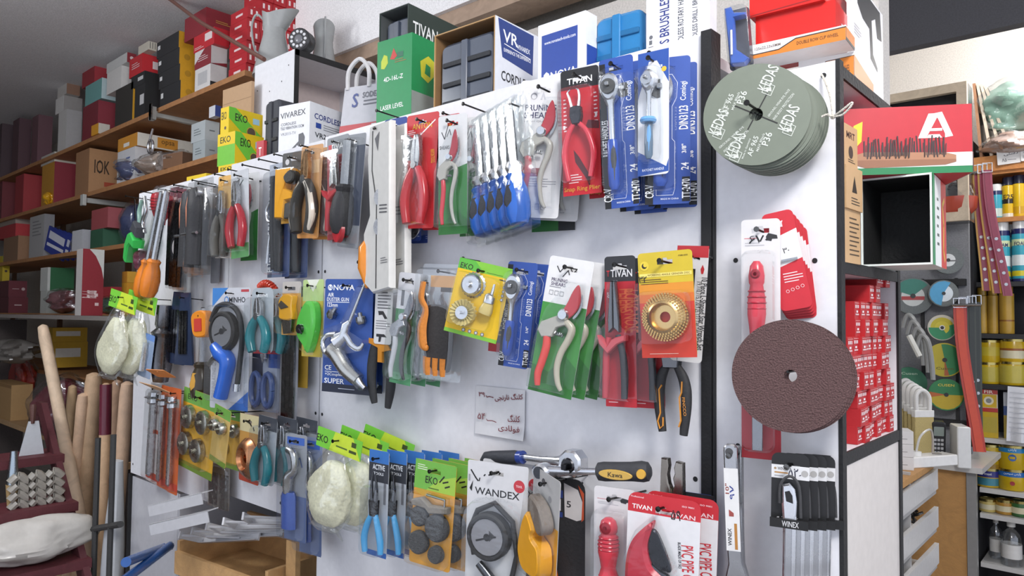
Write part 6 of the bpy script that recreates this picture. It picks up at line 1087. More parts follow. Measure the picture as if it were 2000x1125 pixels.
bm_ = carton_mesh(.15, SW_, SH_, 'p#b3242a', [('s', [(.06, .5), (.7, .52)], .008, 'p#d89090'), ('s', [(.2, .56), (.5, .56)], .012, 'p#e0b0b0')], endp)
for r_, y0 in enumerate((.115, .115, .115, .085, .055, .055, .12, .12, .185, .235, .235)[:10]):
    n_ = int((.325 - y0) / SW_)
    for c in range(n_):
        if r_ >= 8 and c > 2: continue
        M = T(-.425 + random.uniform(-.006, .004), y0 + c * SW_, 1.3005 + r_ * SH_) @ RZ(random.uniform(-1, 1))
        M = M @ T(0, .0002, 0)
        if proto is None: proto = solid(bm_, 'small_red_box', 'small red box with white print, piled in the open shelf', 'box', M, GR); continue
        o = proto.copy(); COL.objects.link(o); o.matrix_world = M
# ================================================================ far wall: rack of discs, cupboard, shelf of tins
struct(MB().box((-.775, 2.76, 1.3), (.33, .03, 1.56), 'd#8b8c90'), 'wall_rack_panel')
MB_ = MB()
rack = thing('disc_rack', 'dark rail rack on the grey panel where grinding discs hang', 'rack', T(-.72, 2.735, .9))
for z_ in (1.68, 1.03): MB().box((-.04, -.01, z_ - .9), (.28, .05, .03), 'r#1f1f21').build('rail', rack)
for x_ in (-.08, .06): MB().box((x_, .0, .40), (.012, .02, .80), 'r#2a2a2c').build('upright', rack)
def disc(u, v, r, cols, label, name='grinding_disc', Y=2.66, n=1, yaw=20):
    P = atY(u, v, Y); k = proj(P)[2]; R = r * k / F
    mb = MB().poly(circ(0, 0, R, 36), 0, .004 + .006 * (n - 1), cols[0], .001)
    mb.flat(circ(0, 0, R * .94, 30), -.0004, cols[0])
    for i, (kind, c) in enumerate(cols[1]):
        y = -.0006 - .0003 * i
        if kind == 'half': mb.flat([(R * .93 * math.cos(a), R * .93 * math.sin(a)) for a in [math.radians(c[1] + 180 * q / 16) for q in range(17)]], y, c[0])
        elif kind == 'wedge': mb.flat([(0, 0)] + [(R * .93 * math.cos(a), R * .93 * math.sin(a)) for a in [math.radians(c[1] + c[2] * q / 8) for q in range(9)]], y, c[0])
        elif kind == 'ring': mb.flat(circ(0, 0, R * c[1], 24), y, c[0])
        elif kind == 'band': mb.flat([(-R * .55, R * c[1]), (R * .55, R * c[1]), (R * .55, R * c[2]), (-R * .55, R * c[2])], y, c[0])
        elif kind == 'txt': mb.text(c[1], 0, R * c[2], R * .16, y, c[0], 0, R * .9)
    mb.flat(circ(0, 0, R * .13, 14), -.003, 'p#2a2a2a')
    o = solid(mb, name, label, 'disc', T(P) @ RZ(yaw)); return o
GRY_ = 'r#6b7170'
disc(1852, 508, 27, (GRY_, [('ring', ('p#d5d8d6', .46)), ('band', ('p#6a6a6a', -.1, .0))]), 'grey grinding disc with a pale label, highest disc on the far wall', n=4)
disc(1783, 578, 36, (GRY_, [('ring', ('p#c8ccc8', .56)), ('wedge', ('p#2f7a6a', 40, 120)), ('band', ('p#a83a3a', -.22, -.02))]), 'thick grey grinding disc with a teal and red label, beside the narrow unit', n=5)
disc(1843, 573, 26, (GRY_, [('ring', ('p#d8e0e4', .62)), ('wedge', ('p#4a9ac4', 60, 200))]), 'grey grinding disc with a pale blue label under the black lined carton', n=2)
disc(1840, 640, 25, ('p#c9c4b4', [('ring', ('p#c2b42c', .8)), ('half', ('p#2f8a5c', 200)), ('ring', ('p#d0c23a', .5)), ('wedge', ('p#2f8a5c', 180, 120)), ('ring', ('p#e0ded6', .2))]), 'small cutting disc with a yellow and green centre, nearest the leather belts')
disc(1845, 703, 33, ('p#b8a82a', [('half', ('p#2f7f4c', -80)), ('wedge', ('p#a85a2e', -92, 16)), ('txt', ('p#5a5a20', 'Cusen', -.5))]), 'yellow and green cutting disc, upper of the two big ones on the far wall')
disc(1848, 771, 31, ('p#2f7f4c', [('wedge', ('p#c2a82a', 190, 170)), ('wedge', ('p#b8622e', 170, 22)), ('txt', ('p#d8c84a', 'CUSEN', .6))]), 'green disc with a yellow lower half, the lowest on the far wall')
disc(1776, 748, 31, ('p#2f6f50', [('wedge', ('p#a8622e', 250, 60)), ('txt', ('p#a8c0a8', 'Cusen', .6))]), 'dark green disc half hidden by the paint brushes')
# cables and paint brushes in front of the far wall
c = [atY(u, v, 2.5) for u, v in ((1764, 640), (1772, 616), (1785, 625), (1792, 660), (1795, 700))]
o = thing('hose_bundle', 'bundle of grey hoses looped on the far rack', 'hose', T(c[0])); mb = MB()
for k in range(4): MB().tube(spline([p - c[0] + Vector((.02 * k, -.01 * k, -.03 * k)) for p in c], 6), .010, 'g#8d8e8c', 8).build('hose', o)
MB().tube([atY(1775, 655, 2.44) - c[0], atY(1796, 696, 2.44) - c[0]], .012, 'g#c9c8c0', 8).build('cable_tie', o)
GPB = 'paint brushes hung in a fan'
for k in range(5):
    P = atY(1770 + 8 * k, 742 + 5 * k, 2.48 - .03 * k); o = thing('paint_brush', ['paint brush with a white loop handle, nearest the narrow shelf unit', 'paint brush with a white loop handle, second from the narrow unit', 'paint brush with a white loop handle, middle of the fan of five', 'paint brush with a white loop handle, fourth from the narrow unit', 'paint brush with a white loop handle, nearest the telephone'][k], 'brush', T(P) @ RZ(50), GPB)
    MB().tube(spline([(-.03, 0, -.09), (-.03, 0, -.02), (0, 0, 0), (.03, 0, -.03), (.03, 0, -.1)], 5), .009, 'g#dcdad6', 8).build('handle', o)
    MB().box((0, 0, -.20), (.09, .02, .19), 't#c8b478', .004).build('bristles', o); MB().box((0, 0, -.10), (.092, .022, .03), 'g#dcdad6', .003).build('ferrule', o)
# cupboard frame with a red bowl
a = atY(1705, 192, 2.6); b = atY(1893, 430, 2.6); zt_ = atY(1885, 160, 2.6).z
cu = thing('wall_cupboard', 'pale framed open cupboard on the far wall behind the red wire brush box', 'cupboard', T((a.x + b.x) / 2, 2.6, b.z))
w_ = b.x - a.x; h_ = zt_ - b.z; fk = 'w#c9b8a0'
for nm, c_, d_ in (('frame_rail', (0, 0, .02), (w_, .03, .04)), ('frame_rail', (0, 0, h_ - .02), (w_, .03, .04)), ('frame_post', (w_ / 2 - .02, 0, h_ / 2), (.04, .03, h_ - .08)), ('frame_post', (-w_ / 2 + .02, 0, h_ / 2), (.04, .03, h_ - .08)), ('back_panel', (0, .12, h_ / 2), (w_, .01, h_)), ('side_panel', (w_ / 2 - .005, .066, h_ / 2), (.01, .10, h_)), ('side_panel', (-w_ / 2 + .005, .066, h_ / 2), (.01, .10, h_)), ('bottom_panel', (0, .066, .01), (w_ - .02, .10, .02)), ('top_panel', (0, .066, h_ - .01), (w_ - .02, .10, .02))): MB().box(c_, d_, fk if 'frame' in nm else 'g#4a4a4c').build(nm, cu)
P = atY(1866, 425, 2.66); P.z = b.z + .021
o = thing('red_dish', 'red dish wrapped in clear film inside the framed cupboard', 'dish', T(P)); MB().rev([(0, 0), (.05, 0), (.085, .04), (.09, .09), (.085, .09), (.07, .04), (0, .012)], (0, 0, 0), 'g#b04a38', 20, 'z').build('bowl', o); MB().rev([(.09, .09), (.07, .15), (.03, .19), (0, .2)], (0, 0, 0), 'c.2', 14, 'z').build('film', o)
struct(MB().box((-.5, 2.98, 2.02), (.60, .3, .02), 'w#c9b8a0') if False else MB().box((-.86, 2.74, 2.02), (.30, .02, .5), 'd#d8cfc6'), 'wall_patch')
# shelf of tins
XS0 = atY(1902, 600, 3.0).x; SHW = .62
ts = thing('tin_shelf', 'tall shelf of spray cans, tins and bottles at the picture edge, its boards dark fronted', 'shelf', T(XS0, 3.0, 0))
zs = [2.235, 2.002, 1.692, 1.442, 1.198, .941, .701, .579, .346]
MB().box((-.012, .14, 1.2), (.024, .28, 2.4), 'r#26262a').build('side_panel', ts); MB().box((SHW, .14, 1.2), (.02, .28, 2.4), 'r#26262a').build('side_panel', ts); MB().box((SHW / 2, .275, 1.2), (SHW, .01, 2.4), 'g#2f2f33').build('back_panel', ts)
for k, z_ in enumerate(zs):
    if k in (3, ): pass
    MB().box((SHW / 2, .135, z_ - .012), (SHW - .024, .27, .022), 'w#b87a42' if k < 2 else ('r#2a2a2c' if k < 5 else 'g#cfcdca')).build('shelf_board', ts)
MB().box((SHW / 2, -.004, 2.265), (SHW - .02, .008, .075), 'w#b87a42').build('front_rail', ts)
def can(u, vt, z_, d, body, cap, label, bands=(), name='spray_can', cat='can', group=None, Y=3.05, cap_h=.2, txt=None, shoulder=True):
    P = atY(u, 500, Y); P.z = z_; P = atY(u, proj(P)[1], Y); P.z = z_ + .0005; h = max(.04, atY(u, vt, Y).z - z_); r = d / 2
    o = thing(name, label, cat, T(P) @ RZ(8), group); ch = h * cap_h
    mb = MB().rev([(0, 0), (r * .97, 0), (r, .004), (r, h - ch - .004), (r * (.75 if shoulder else .97), h - ch), (0, h - ch)], (0, 0, 0), body, 18, 'z')
    for b0, b1, c in bands: mb.rev([(r * 1.004, (h - ch) * b0), (r * 1.004, (h - ch) * b1)], (0, 0, 0), c, 18, 'z')
    if txt:
        for t, zc_, hh, c in txt:
            vs, fs, tw, th = outline(t); k_ = min(1.5 * r / tw, hh * h / th)
            mb.add([((r + .001) * math.sin(x * k_ / r), -(r + .001) * math.cos(x * k_ / r), zc_ * h + y * hh * h / th) for x, y in vs], fs, c)
    mb.build('can_body', o)
    if cap: MB().rev([(0, h - ch), (r * .86, h - ch), (r * .86, h - .006), (r * .8, h), (0, h)], (0, 0, 0), cap, 16, 'z').build('cap', o)
    return o
Z1, Z2 = zs[1], zs[2]
CY = 'g#3aa0b4'
can(1930, 366, Z1, .058, CY, 'g#dcdcda', 'cyan can with white cap at the left end of the top row', [(.6, .8, 'g#26305a')], Y=3.12)
can(1946, 361, Z1, .062, CY, 'g#dcdcda', 'cyan can with white cap, next to the yellow can', [(.85, 1, 'g#26305a'), (.05, .35, 'g#b9c9c0')])
can(1970, 347, Z1, .056, 'g#dcb41e', 'g#22253a', 'yellow spray can with dark cap and black chevron on the top row', [(.42, .55, 'g#2a2622'), (.0, .12, 'g#d8d4c4')], txt=[('E25', .5, .12, 'p#2a2622')])
can(1991, 343, Z1, .058, 'g#dcb41e', 'g#22253a', 'yellow spray can with dark cap at the picture edge', [(.08, .3, 'g#c79a1a')])
for k, (u, v, Y) in enumerate(((1938, 434, 3.14), (1958, 433, 3.04), (1976, 437, 3.16), (1994, 428, 3.04))):
    can(u, v, Z2, .068, CY, 'g#dfe0de', ['cyan foam can with white cap, half hidden behind the belts', 'large cyan foam can with white cap and white band, second shelf', 'cyan foam can standing behind the two front ones', 'cyan foam can with white cap at the picture edge, second shelf'][k], [(.9, 1, 'g#23285a'), (.68, .80, 'g#c9d4a8'), (.30, .5, 'g#d8e0e0'), (.10, .2, 'g#d0c22a'), (0, .05, 'g#23285a')], Y=Y, cap_h=.16, group='cyan foam cans', txt=[('FOAM', .6, .06, 'p#23285a')])
for k, u in enumerate((1919, 1940, 1967)):
    can(u, (562, 561, 556)[k], zs[3], (.046, .046, .062)[k], 'g#b8923a', 'g#a8842e', ['gold spray can nearest the shelf side', 'gold spray can, middle of three', 'wider gold spray can with a dark emblem'][k], [(.3, .34, 'g#8a5a2a')] if k == 2 else [], Y=3.06, cap_h=.17, group='gold spray cans')
def tin(u, vt, z_, d, body, label, bands=(), txt=None, lid='m#b8a86a', Y=3.07, group='paint tins'):
    o = can(u, vt, z_, d, body, None, label, bands, 'paint_tin', 'tin', group, Y, 0.02, txt, False)
    r = d / 2; h = max(.04, atY(u, vt, Y).z - z_) 
    MB().rev([(r * .8, h - .012), (r * 1.02, h - .012), (r * 1.02, h), (r * .9, h), (r * .86, h - .006), (0, h - .006)], (0, 0, 0), lid, 20, 'z').build('lid', o); return z_ + h
YE = 'g#c9a81e'
zz = tin(1931, 707, zs[4], .100, YE, 'plain yellow tin, lower one beside the hanging belts', [(.1, .8, 'g#b8a840')])
tin(1932, 664, zz, .100, YE, 'plain yellow tin standing on the one beside the hanging belts', [(.3, .7, 'g#c9b43a')])
zz = tin(1978, 706, zs[4], .112, YE, 'yellow tin at the picture edge, under a pictured one', [(.1, .85, 'g#c0b04a')])
tin(1980, 662, zz, .112, 'g#d0aa22', 'yellow tin with a pale picture at the picture edge', [(.15, .5, 'g#d8cfae'), (.5, .6, 'g#9a5a2a')])
M, W, D, H = place_box(1914, 1950, 1951, 3.02, zs[5], 806, 6, .09); zz = zs[5] + H
o = solid(carton_mesh(W, D, H, YE, [('r', .05, .95, .2, .8, 'g#b8a43c')]), 'square_tin', 'square yellow tin under the tin with the red foot', 'tin', M)
M, W, D, H = place_box(1914, 1949, 1950, 3.02, zz + .0005, 762, 6, .09)
solid(carton_mesh(W, D, H, 'g#d8d0c0', [('r', 0, 1, .8, 1, 'g#b83a30'), ('t', 'FIR', .5, .9, .14, 'p#eee6dc', dict(w=.5)), ('r', .06, .94, .2, .78, 'g#d8b01e'), ('c', .5, .5, .28, 'p#e6dcc0'), ('c', .5, .5, .16, 'p#8a8a86'), ('r', 0, 1, 0, .18, 'g#b83a30')]), 'square_tin', 'square tin with red head and foot and a pictured fitting', 'tin', M)
M, W, D, H = place_box(1961, 1996, 1998, 3.06, zs[5], 768, 6, .08); solid(carton_mesh(W, D, H, 'g#cfd2d8', [('r', 0, 1, 0, .5, 'g#b8a030'), ('r', 0, 1, .5, .7, 'g#3a5a9a')]), 'square_tin', 'white and blue square tin behind the hanging paper', 'tin', M)
zz = tin(1930, 912, zs[6], .110, 'g#c9a628', 'tin with a violet band and a blue cloth picture, lower one by the shelf side', [(.55, .92, 'g#3a3a86'), (.1, .5, 'g#4a8a9a')], [('maxi', .72, .12, 'p#eee')])
tin(1930, 866, zz, .112, YE, 'yellow tin with a black tool picture, upper one by the shelf side', [(.35, .6, 'g#8a6a2a'), (0, .2, 'g#a8842a')])
zz = tin(1977, 914, zs[6], .116, YE, 'blue topped yellow tin with a red seal, lower of two at the picture edge', [(.66, .98, 'g#2f6fb8')], [(fa('پارس سیمین'), .80, .14, 'p#eef2f6'), ('●', .35, .2, 'p#a8343a')])
tin(1977, 868, zz, .116, YE, 'blue topped yellow tin with a brush picture, upper of two at the picture edge', [(.72, .98, 'g#2f86c0')], [(fa('پارس'), .84, .14, 'p#eef2f6'), ('•', .5, .3, 'p#2f5fa8')])
for k, (u, c) in enumerate(((1929, 'g#c9b46a'), (1962, 'g#b88a3a'), (1992, 'g#3a6a3a'))): tin(u, 973 + 2 * k, zs[7], .072, c, ['small cream tin, first on the low white shelf', 'small brown tin between the cream one and the green one', 'small green tin at the picture edge'][k], [(.2, .6, 'g#d8cfae')], group='small tins')
for k, (u, vt, d, Y) in enumerate(((1976, 1020, .085, 3.05), (1946, 1014, .055, 3.12))):
    P = atY(u, 1100, Y); P.z = zs[8] + .0005; h = atY(u, vt, Y).z - zs[8]; r = d / 2
    o = thing('glass_bottle', ['clear bottle with a white label, front on the lowest shelf', 'narrower clear bottle with a white cap, behind the front one'][k], 'bottle', T(P), 'clear bottles')
    MB().rev([(0, 0), (r, 0), (r, h * .6), (r * .9, h * .72), (r * .36, h * .84), (r * .36, h * .92)], (0, 0, 0), 'c.25', 18, 'z').build('bottle_body', o); MB().rev([(0, h * .90), (r * .42, h * .90), (r * .42, h), (0, h)], (0, 0, 0), 'g#d8d6d2', 14, 'z').build('cap', o)
    MB().rev([(r * 1.01, h * .18), (r * 1.01, h * .5)], (0, 0, 0), 'p#dcdad6', 18, 'z').build('label', o)
# tags, paper, leaning frames, wrapped goods on the shelf head
for k, (u0, u1, v0, v1) in enumerate(((1946, 1992, 292, 320), (1992, 2010, 286, 314))):
    M, W, H = fit(u0, u1, v0, v1, 2.985, 4, 3); mb = MB().poly(rrect(-W / 2, W / 2, -H, 0, .004), 0, .001, 'p#d8d6d4'); mb.draw(W, H, [('t', fa('دستی'), .6, .66, .2, 'p#2a2a3a', dict(w=.6)), ('t', '\u06f8\u06f5', .3, .3, .24, 'p#2a2a3a', dict(w=.2)), ('s', [(.45, .3), (.8, .26)], .02, 'p#2a2a3a')], 0); solid(mb, 'price_tag', ['white price tag on the wooden shelf front, the whole one', 'white price tag on the wooden shelf front, cut by the picture edge'][k], 'tag', M)
M, W, H = fit(1968, 2012, 756, 864, 2.96, 4, -2); mb = MB(); n = 6
mb.add([((i / n - .5) * W, .012 * math.sin(i * 1.3) * (1 - j / n), (j / n - 1) * H) for i in range(n + 1) for j in range(n + 1)], [(i * (n + 1) + j, (i + 1) * (n + 1) + j, (i + 1) * (n + 1) + j + 1, i * (n + 1) + j + 1) for i in range(n) for j in range(n)], 'p#dfe0e4'); 
for k in range(9): mb.flat([(-.40 * W, -(.1 + .09 * k) * H), (.4 * W, -(.1 + .09 * k) * H), (.4 * W, -(.11 + .09 * k) * H), (-.40 * W, -(.11 + .09 * k) * H)], -.014, 'p#a9abb4')
solid(mb, 'paper_sheet', 'white printed sheet hanging in front of the yellow tins', 'paper', M)
for k in range(4):
    a = atY(1900 + 8 * k, 162 + 1 * k, 2.95); a.z = 2.305; 
    top = atY(1902 + 7 * k, 163 + k, 3.0); bot = atY(1916 + 20 * k, 289 + 0 * k, 3.0); bot.z = 2.304
    d = top - bot; L = d.length; ang = math.degrees(math.atan2(d.x, d.z))
    mb = MB().box((0, .10, L / 2), (.012, .2, L), 'w#d8c8b4' if k else 'w#a87a5a').box((.007, .10, L / 2), (.002, .18, L - .03), 'g#3a3836')
    solid(mb, 'leaning_panel', ['brown edged panel leaning on the shelf head, next to the cupboard', 'second thin pale edged panel leaning on the shelf head', 'third thin pale edged panel leaning on the shelf head', 'last pale edged panel, leaning furthest out on the shelf head'][k], 'panel', T(bot) @ RY(ang), 'thin panels leaning on the shelf head')
def lump(name, label, cat, P, sx, sy, sz, key, seed=0, film=None, group=None, yaw=0, amp=1):
    random.seed(seed); mb = MB(); n, m = 40, 26; vs = []; of = Vector((seed * 1.7, seed * .9, 0))
    ph = [random.uniform(0, 6) for _ in range(6)]
    for i in range(m + 1):
        t = PI * i / m
        for k in range(n):
            a = 2 * PI * k / n; j = 1 + .13 * math.sin(3 * a + ph[0] + 2 * t) + .09 * math.sin(5 * a + ph[1]) + .08 * math.sin(4 * t + ph[2] + a)
            d_ = Vector((math.sin(t) * math.cos(a), math.sin(t) * math.sin(a), math.cos(t))); j *= 1 + amp * .34 * mnoise.noise(d_ * 2.1 + of) + .20 * abs(mnoise.noise(d_ * 4.7 + of))
            vs.append((sx * j * math.sin(t) * math.cos(a), sy * j * math.sin(t) * math.sin(a), sz * (1 - math.cos(t)) * .5 * (1 + .12 * math.sin(2 * a + ph[3]) * math.sin(t))))
    mb.add(vs, [(i * n + k, i * n + (k + 1) % n, (i + 1) * n + (k + 1) % n, (i + 1) * n + k) for i in range(m) for k in range(n)], key)
    if film is None: return solid(mb, name, label, cat, T(P) @ RZ(yaw), group)
    o = thing(name, label, cat, T(P) @ RZ(yaw), group); mb.build('contents', o)
    m2 = MB(); m2.add([(x * 1.12, y * 1.12, z * 1.10) for x, y, z in vs], [(i * n + k, i * n + (k + 1) % n, (i + 1) * n + (k + 1) % n, (i + 1) * n + k) for i in range(m) for k in range(n)], film); m2.build('wrapping', o); return o
P = atY(1990, 262, 3.06); lump('wrapped_bag', 'clear bag of pale green goods on the shelf head', 'bag', P, .14, .1, .26, 'g#8fb0a0', 4, 'c.3')
P = atY(1985, 290, 2.99); P.z = 2.304; lump('wrapped_bag', 'pinkish wrapped bundle below the pale green bag on the shelf head', 'bag', P, .12, .05, .10, 'g#b89a8c', 5, 'c.25')
# belts hanging by the shelf side
def belt(name, label, u, v0, v1, Y, wd, col, edge, group, bow=0, studs=True, yaw=20):
    a = atY(u, v0, Y); L = a.z - atY(u, v1, Y).z; o = thing(name, label, 'belt', T(a) @ RZ(yaw), group); n = 14; mb = MB()
    for (x0, x1, c, y) in ((-.5, .5, edge, 0), (-.3, .3, col, -.0022)):
        vs = []
        for i in range(n + 1): t = i / n; bx = bow * math.sin(PI * .5 * t) * t; vs += [(bx + x0 * wd, y - .002, -L * t), (bx + x1 * wd, y - .002, -L * t), (bx + x0 * wd, y + .002, -L * t), (bx + x1 * wd, y + .002, -L * t)]
        mb.add(vs, [f for i in range(n) for q in [i * 4] for f in ((q, q + 1, q + 5, q + 4), (q + 2, q + 6, q + 7, q + 3), (q, q + 4, q + 6, q + 2), (q + 1, q + 3, q + 7, q + 5))], c)
    mb.build('strap', o)
    if studs:
        for k in range(5): t = .55 + .09 * k; MB().rev([(.003, -.005), (.007, -.005), (.007, -.003), (.003, -.003)], (bow * math.sin(PI * .5 * t) * t, 0, -L * t), STL, 10).build('eyelet', o)
    MB().tube([(-.5 * wd, -.004, -.01), (-.5 * wd, -.004, .03), (.5 * wd, -.004, .03), (.5 * wd, -.004, -.01), (-.5 * wd, -.004, -.01)], .003, CHR, 6).build('buckle', o)
GB3 = 'wine red and yellow collars'
for k in range(3): belt('collar', ['wine red collar with a yellow edge, leftmost of three hanging by the tins', 'wine red collar with yellow edges, middle of three', 'wine red collar with punched eyelets, rightmost of three'][k], 1908 + 10 * k, 336 - 2 * k, 568 + 5 * k, 2.70 - .02 * k, .036, 'g#8a3a4e', 'g#c8963c' if k < 2 else 'g#9a4a5c', GB3, .03 + .02 * k)
GB4 = 'long belts hanging below the collars'
for k in range(4): belt('belt', ['bright orange red belt bowing outward, leftmost of the long belts', 'deep red belt behind the orange red one', 'black belt with punched eyelets beside the red belts', 'black belt at the end of the long belts, nearest the yellow tins'][k], (1874, 1882, 1897, 1907)[k], 596 - 2 * k, (880, 860, 872, 868)[k], (2.60, 2.63, 2.64, 2.67)[k], (.050, .040, .034, .034)[k], ('g#c8482c', 'g#a02a34', 'g#2c302c', 'g#2c302c')[k], ('g#b03a2a', 'g#8a2430', 'g#3c4038', 'g#3c4038')[k], GB4, (.07, .03, .0, .0)[k], k > 1, 25)
for u, v, ya, yb in ((1905, 337, 2.68, 2.995), (1890, 596, 2.58, 2.995)):
    p = atY(u, v, ya); q = atY(u + 8, v, yb) - Vector((XS0, 3.0, 0)); q.z = p.z; q.x = max(q.x, .0); q.y = .01
    MB().tube([p - Vector((XS0 + .06, 3.0, 0)), p - Vector((XS0 - .05, 3.0, 0))], .006, STL, 8).tube([p - Vector((XS0, 3.0, 0)), q], .006, STL, 8).build('hook_bar', ts)
# desk with bins, telephone, sockets
dk = thing('desk', 'wooden counter end below the telephone with white edges', 'counter', T(-.70, 2.45, 0))
zt_ = atY(1830, 893, 2.55).z
MB().box((.0, .2, zt_ - .012), (.36, .5, .024), 'g#c9c6c2').build('counter_top', dk)
x1 = atY(1888, 1000, 2.2).x + .70; MB().box((x1 - .19, .0, (zt_ - .03) / 2), (.30, .02, zt_ - .03), 'w#b98a52').build('wood_panel', dk); MB().box((x1 - .02, -.005, (zt_ - .03) / 2), (.035, .03, zt_ - .03), 'g#8a8886').build('edge_post', dk)
bs = thing('bin_rack', 'rack of white fronted bins full of small metal fittings beside the wooden counter', 'rack', T(0, 0, 0))
xb = -.575
for k, (za, zb_) in enumerate(((.865, .0), (.62, 0), (.40, 0))):
    pa, pb = atX(1766, (940, 1000, 1075)[k], xb), None
XB = -.62; y0_, y1_ = 1.30, 2.05
GBF = 'heaps'
for k, v in enumerate((955, 1035, 1112)):
    z_ = atX(1800, v, XB).z
    MB().box((XB, (y0_ + y1_) / 2, z_), (.014, y1_ - y0_, .075), 'g#dcdad8').build('bin_front', bs); MB().box((XB - .13, (y0_ + y1_) / 2, z_ - .05), (.26, y1_ - y0_, .014), 'g#c2c0be').build('bin_floor', bs)
    MB().box((XB - .13, (y0_ + y1_) / 2, z_ + .02), (.25, .012, .12), 'g#b5b3b2').build('divider', bs)
MB().box((XB - .27, (y0_ + y1_) / 2, .45), (.014, y1_ - y0_, .86), 'g#b5b3b2').build('back_panel', bs)
zt2 = atX(1800, 905, XB).z
MB().box((XB - .13, (y0_ + y1_) / 2, zt2 - .03), (.27, y1_ - y0_, .02), 'w#b98a52').build('bench_top', bs)
random.seed(5)
for k, v in enumerate((955, 1035)):
    z_ = atX(1800, v, XB).z - .042
    for j in range(2):
        yc = y0_ + (y1_ - y0_) * (.27 + .46 * j); mb = MB()
        for i in range(70):
            p = Vector((XB - .12 + random.uniform(-.09, .09), yc + random.uniform(-.12, .12), z_ + .03 + random.uniform(0, .06))); d = Vector((random.uniform(-1, 1), random.uniform(-1, 1), random.uniform(-.1, .8))).normalized() * random.uniform(.02, .05)
            mb.tube([p, p + d], .005, random.choice((STL, CHR, 'm#6a6a6c')), 5)
        o = solid(mb, 'metal_fittings', ['heap of small metal fittings, upper bin, nearer half', 'heap of small metal fittings, upper bin, farther half', 'heap of small metal fittings, lower bin, nearer half', 'heap of small metal fittings, lower bin, farther half'][2 * k + j], 'fittings'); o['kind'] = 'stuff'
# telephone
P = atY(1831, 886, 2.42); P.z = zt_; ph = thing('telephone', 'black cordless telephone upright in its charging base', 'telephone', T(P) @ RZ(22))
mb = MB(); mb.poly(rrect(-.075, .075, 0, .035, .012), -.05, .06, 'g#2c2c2e', .006); mb.build('charging_base', ph)
mb = MB(); mb.M = T(0, 0, .015) @ RX(8); mb.poly(rrect(-.027, .027, 0, .165, .012), -.016, .016, 'g#2e2f32', .005); mb.flat(rrect(-.019, .019, .105, .145, .003), -.0165, 'g#8a9690'); 
for r_ in range(4):
    for c in range(3): mb.flat(rrect(-.018 + .013 * c, -.008 + .013 * c, .028 + .018 * r_, .039 + .018 * r_, .002), -.0168, 'g#b9babc')
mb.build('handset', ph)
P = atY(1876, 890, 2.40); P.z = zt_; solid(MB().box((0, 0, .085), (.05, .11, .17), 'g#dcdcda', .006), 'router_box', 'upright white box beside the telephone base', 'box', T(P) @ RZ(24))
P = atY(1810, 925, 1.9); P.z = zt2 - .02; o = thing('socket_strip', 'white socket strip with a plug and lead on the wooden bench', 'socket strip', T(P) @ RZ(60))
MB().box((0, 0, .02), (.24, .06, .04), 'g#dedcd8', .006).build('strip_body', o); MB().rev([(.018, .04), (.018, .055), (0, .055)], (-.05, 0, 0), 'g#e2e0dc', 14, 'z').rev([(.016, .04), (.016, .043), (0, .043)], (.05, 0, 0), 'g#8a8886', 14, 'z').build('plug', o); MB().tube(spline([(-.05, 0, .05), (-.04, -.01, .11), (.03, .01, .13), (.10, .06, .08), (.14, .1, .0)], 6), .004, 'g#c9c7c2', 6).build('lead', o)
GWB = 'small white boxes under the paint brushes'
z_ = zt2 - .02
for k in range(3): 
    P = atY(1787, 860, 2.0); solid(carton_mesh(.10, .09, .045, 'p#d5d3d2', [('l', .2, .8, .3, .7, 2, 'p#9a9896')], []), 'white_box', ['small white box on the bench, bottom of three', 'small white box on the bench, middle of three', 'small white box on the bench, top of three'][k], 'box', T(P.x, 1.75, z_ + .046 * k) @ RZ(24), GWB)
# far lamp
lf = thing('wall_lamp', 'bright round lamp where the far wall meets the ceiling', 'lamp', T(-.12, 3.0, 2.86))
m = bpy.data.materials.new('lamp_glow'); m.use_nodes = True; MATS['LAMP'] = m; bb = m.node_tree.nodes['Principled BSDF']; bb.inputs['Emission Color'].default_value = (1, .98, .94, 1); bb.inputs['Emission Strength'].default_value = 14; bb.inputs['Base Color'].default_value = (.9, .9, .9, 1)
MB().rev([(0, -.05), (.05, -.045), (.075, -.01), (.07, .02), (.04, .05)], (0, 0, 0), 'LAMP', 20, 'z').build('bulb', lf); MB().rev([(.04, .05), (.03, .2), (0, .2)], (0, 0, 0), 'g#c9c9c6', 14, 'z').build('lamp_holder', lf)
# ================================================================ shelving with stacked boxes along the far wall
YS = .45
ws = thing('wall_shelving', 'long brown wooden shelving stacked with boxes along the dark far wall', 'shelving', T(-5.5, YS, 0))
S = {1: 2.592, 2: 2.250, 3: 1.893, 4: 1.491, 5: 1.10}
for k, z_ in S.items(): MB().box((-.05, .20, z_ - .0125), (5.0 + .1, .40, .025), 'w#a9784e').build('shelf_board', ws)
for x_ in (-2.55, -1.2, .2, 1.45): MB().box((x_, .385, 1.35), (.04, .03, 2.7), 'w#6f5038').build('upright', ws)
for x_, z_ in ((1.56, 2.56), (.55, 2.2)): 
    m_ = MB(); m_.box((x_, .16, z_), (.03, .36, .03), 'g#a9aba8').box((x_, -.02, z_ - .0), (.05, .02, .07), 'g#b5b7b4', .004); m_.build('bracket', ws)
LB = 0
def lbox(zb, uL, uC, uR, vt, col, label, sc=None, f=(), s=(), Y=YS + .02, yaw=0, name='carton', group=None, D=.3):
    o = carton(name, label, 'box', uL, uC, uR, Y, zb, vt, yaw, col, f, s, sc, group, D); return zb + o['dims'][2] + .0008
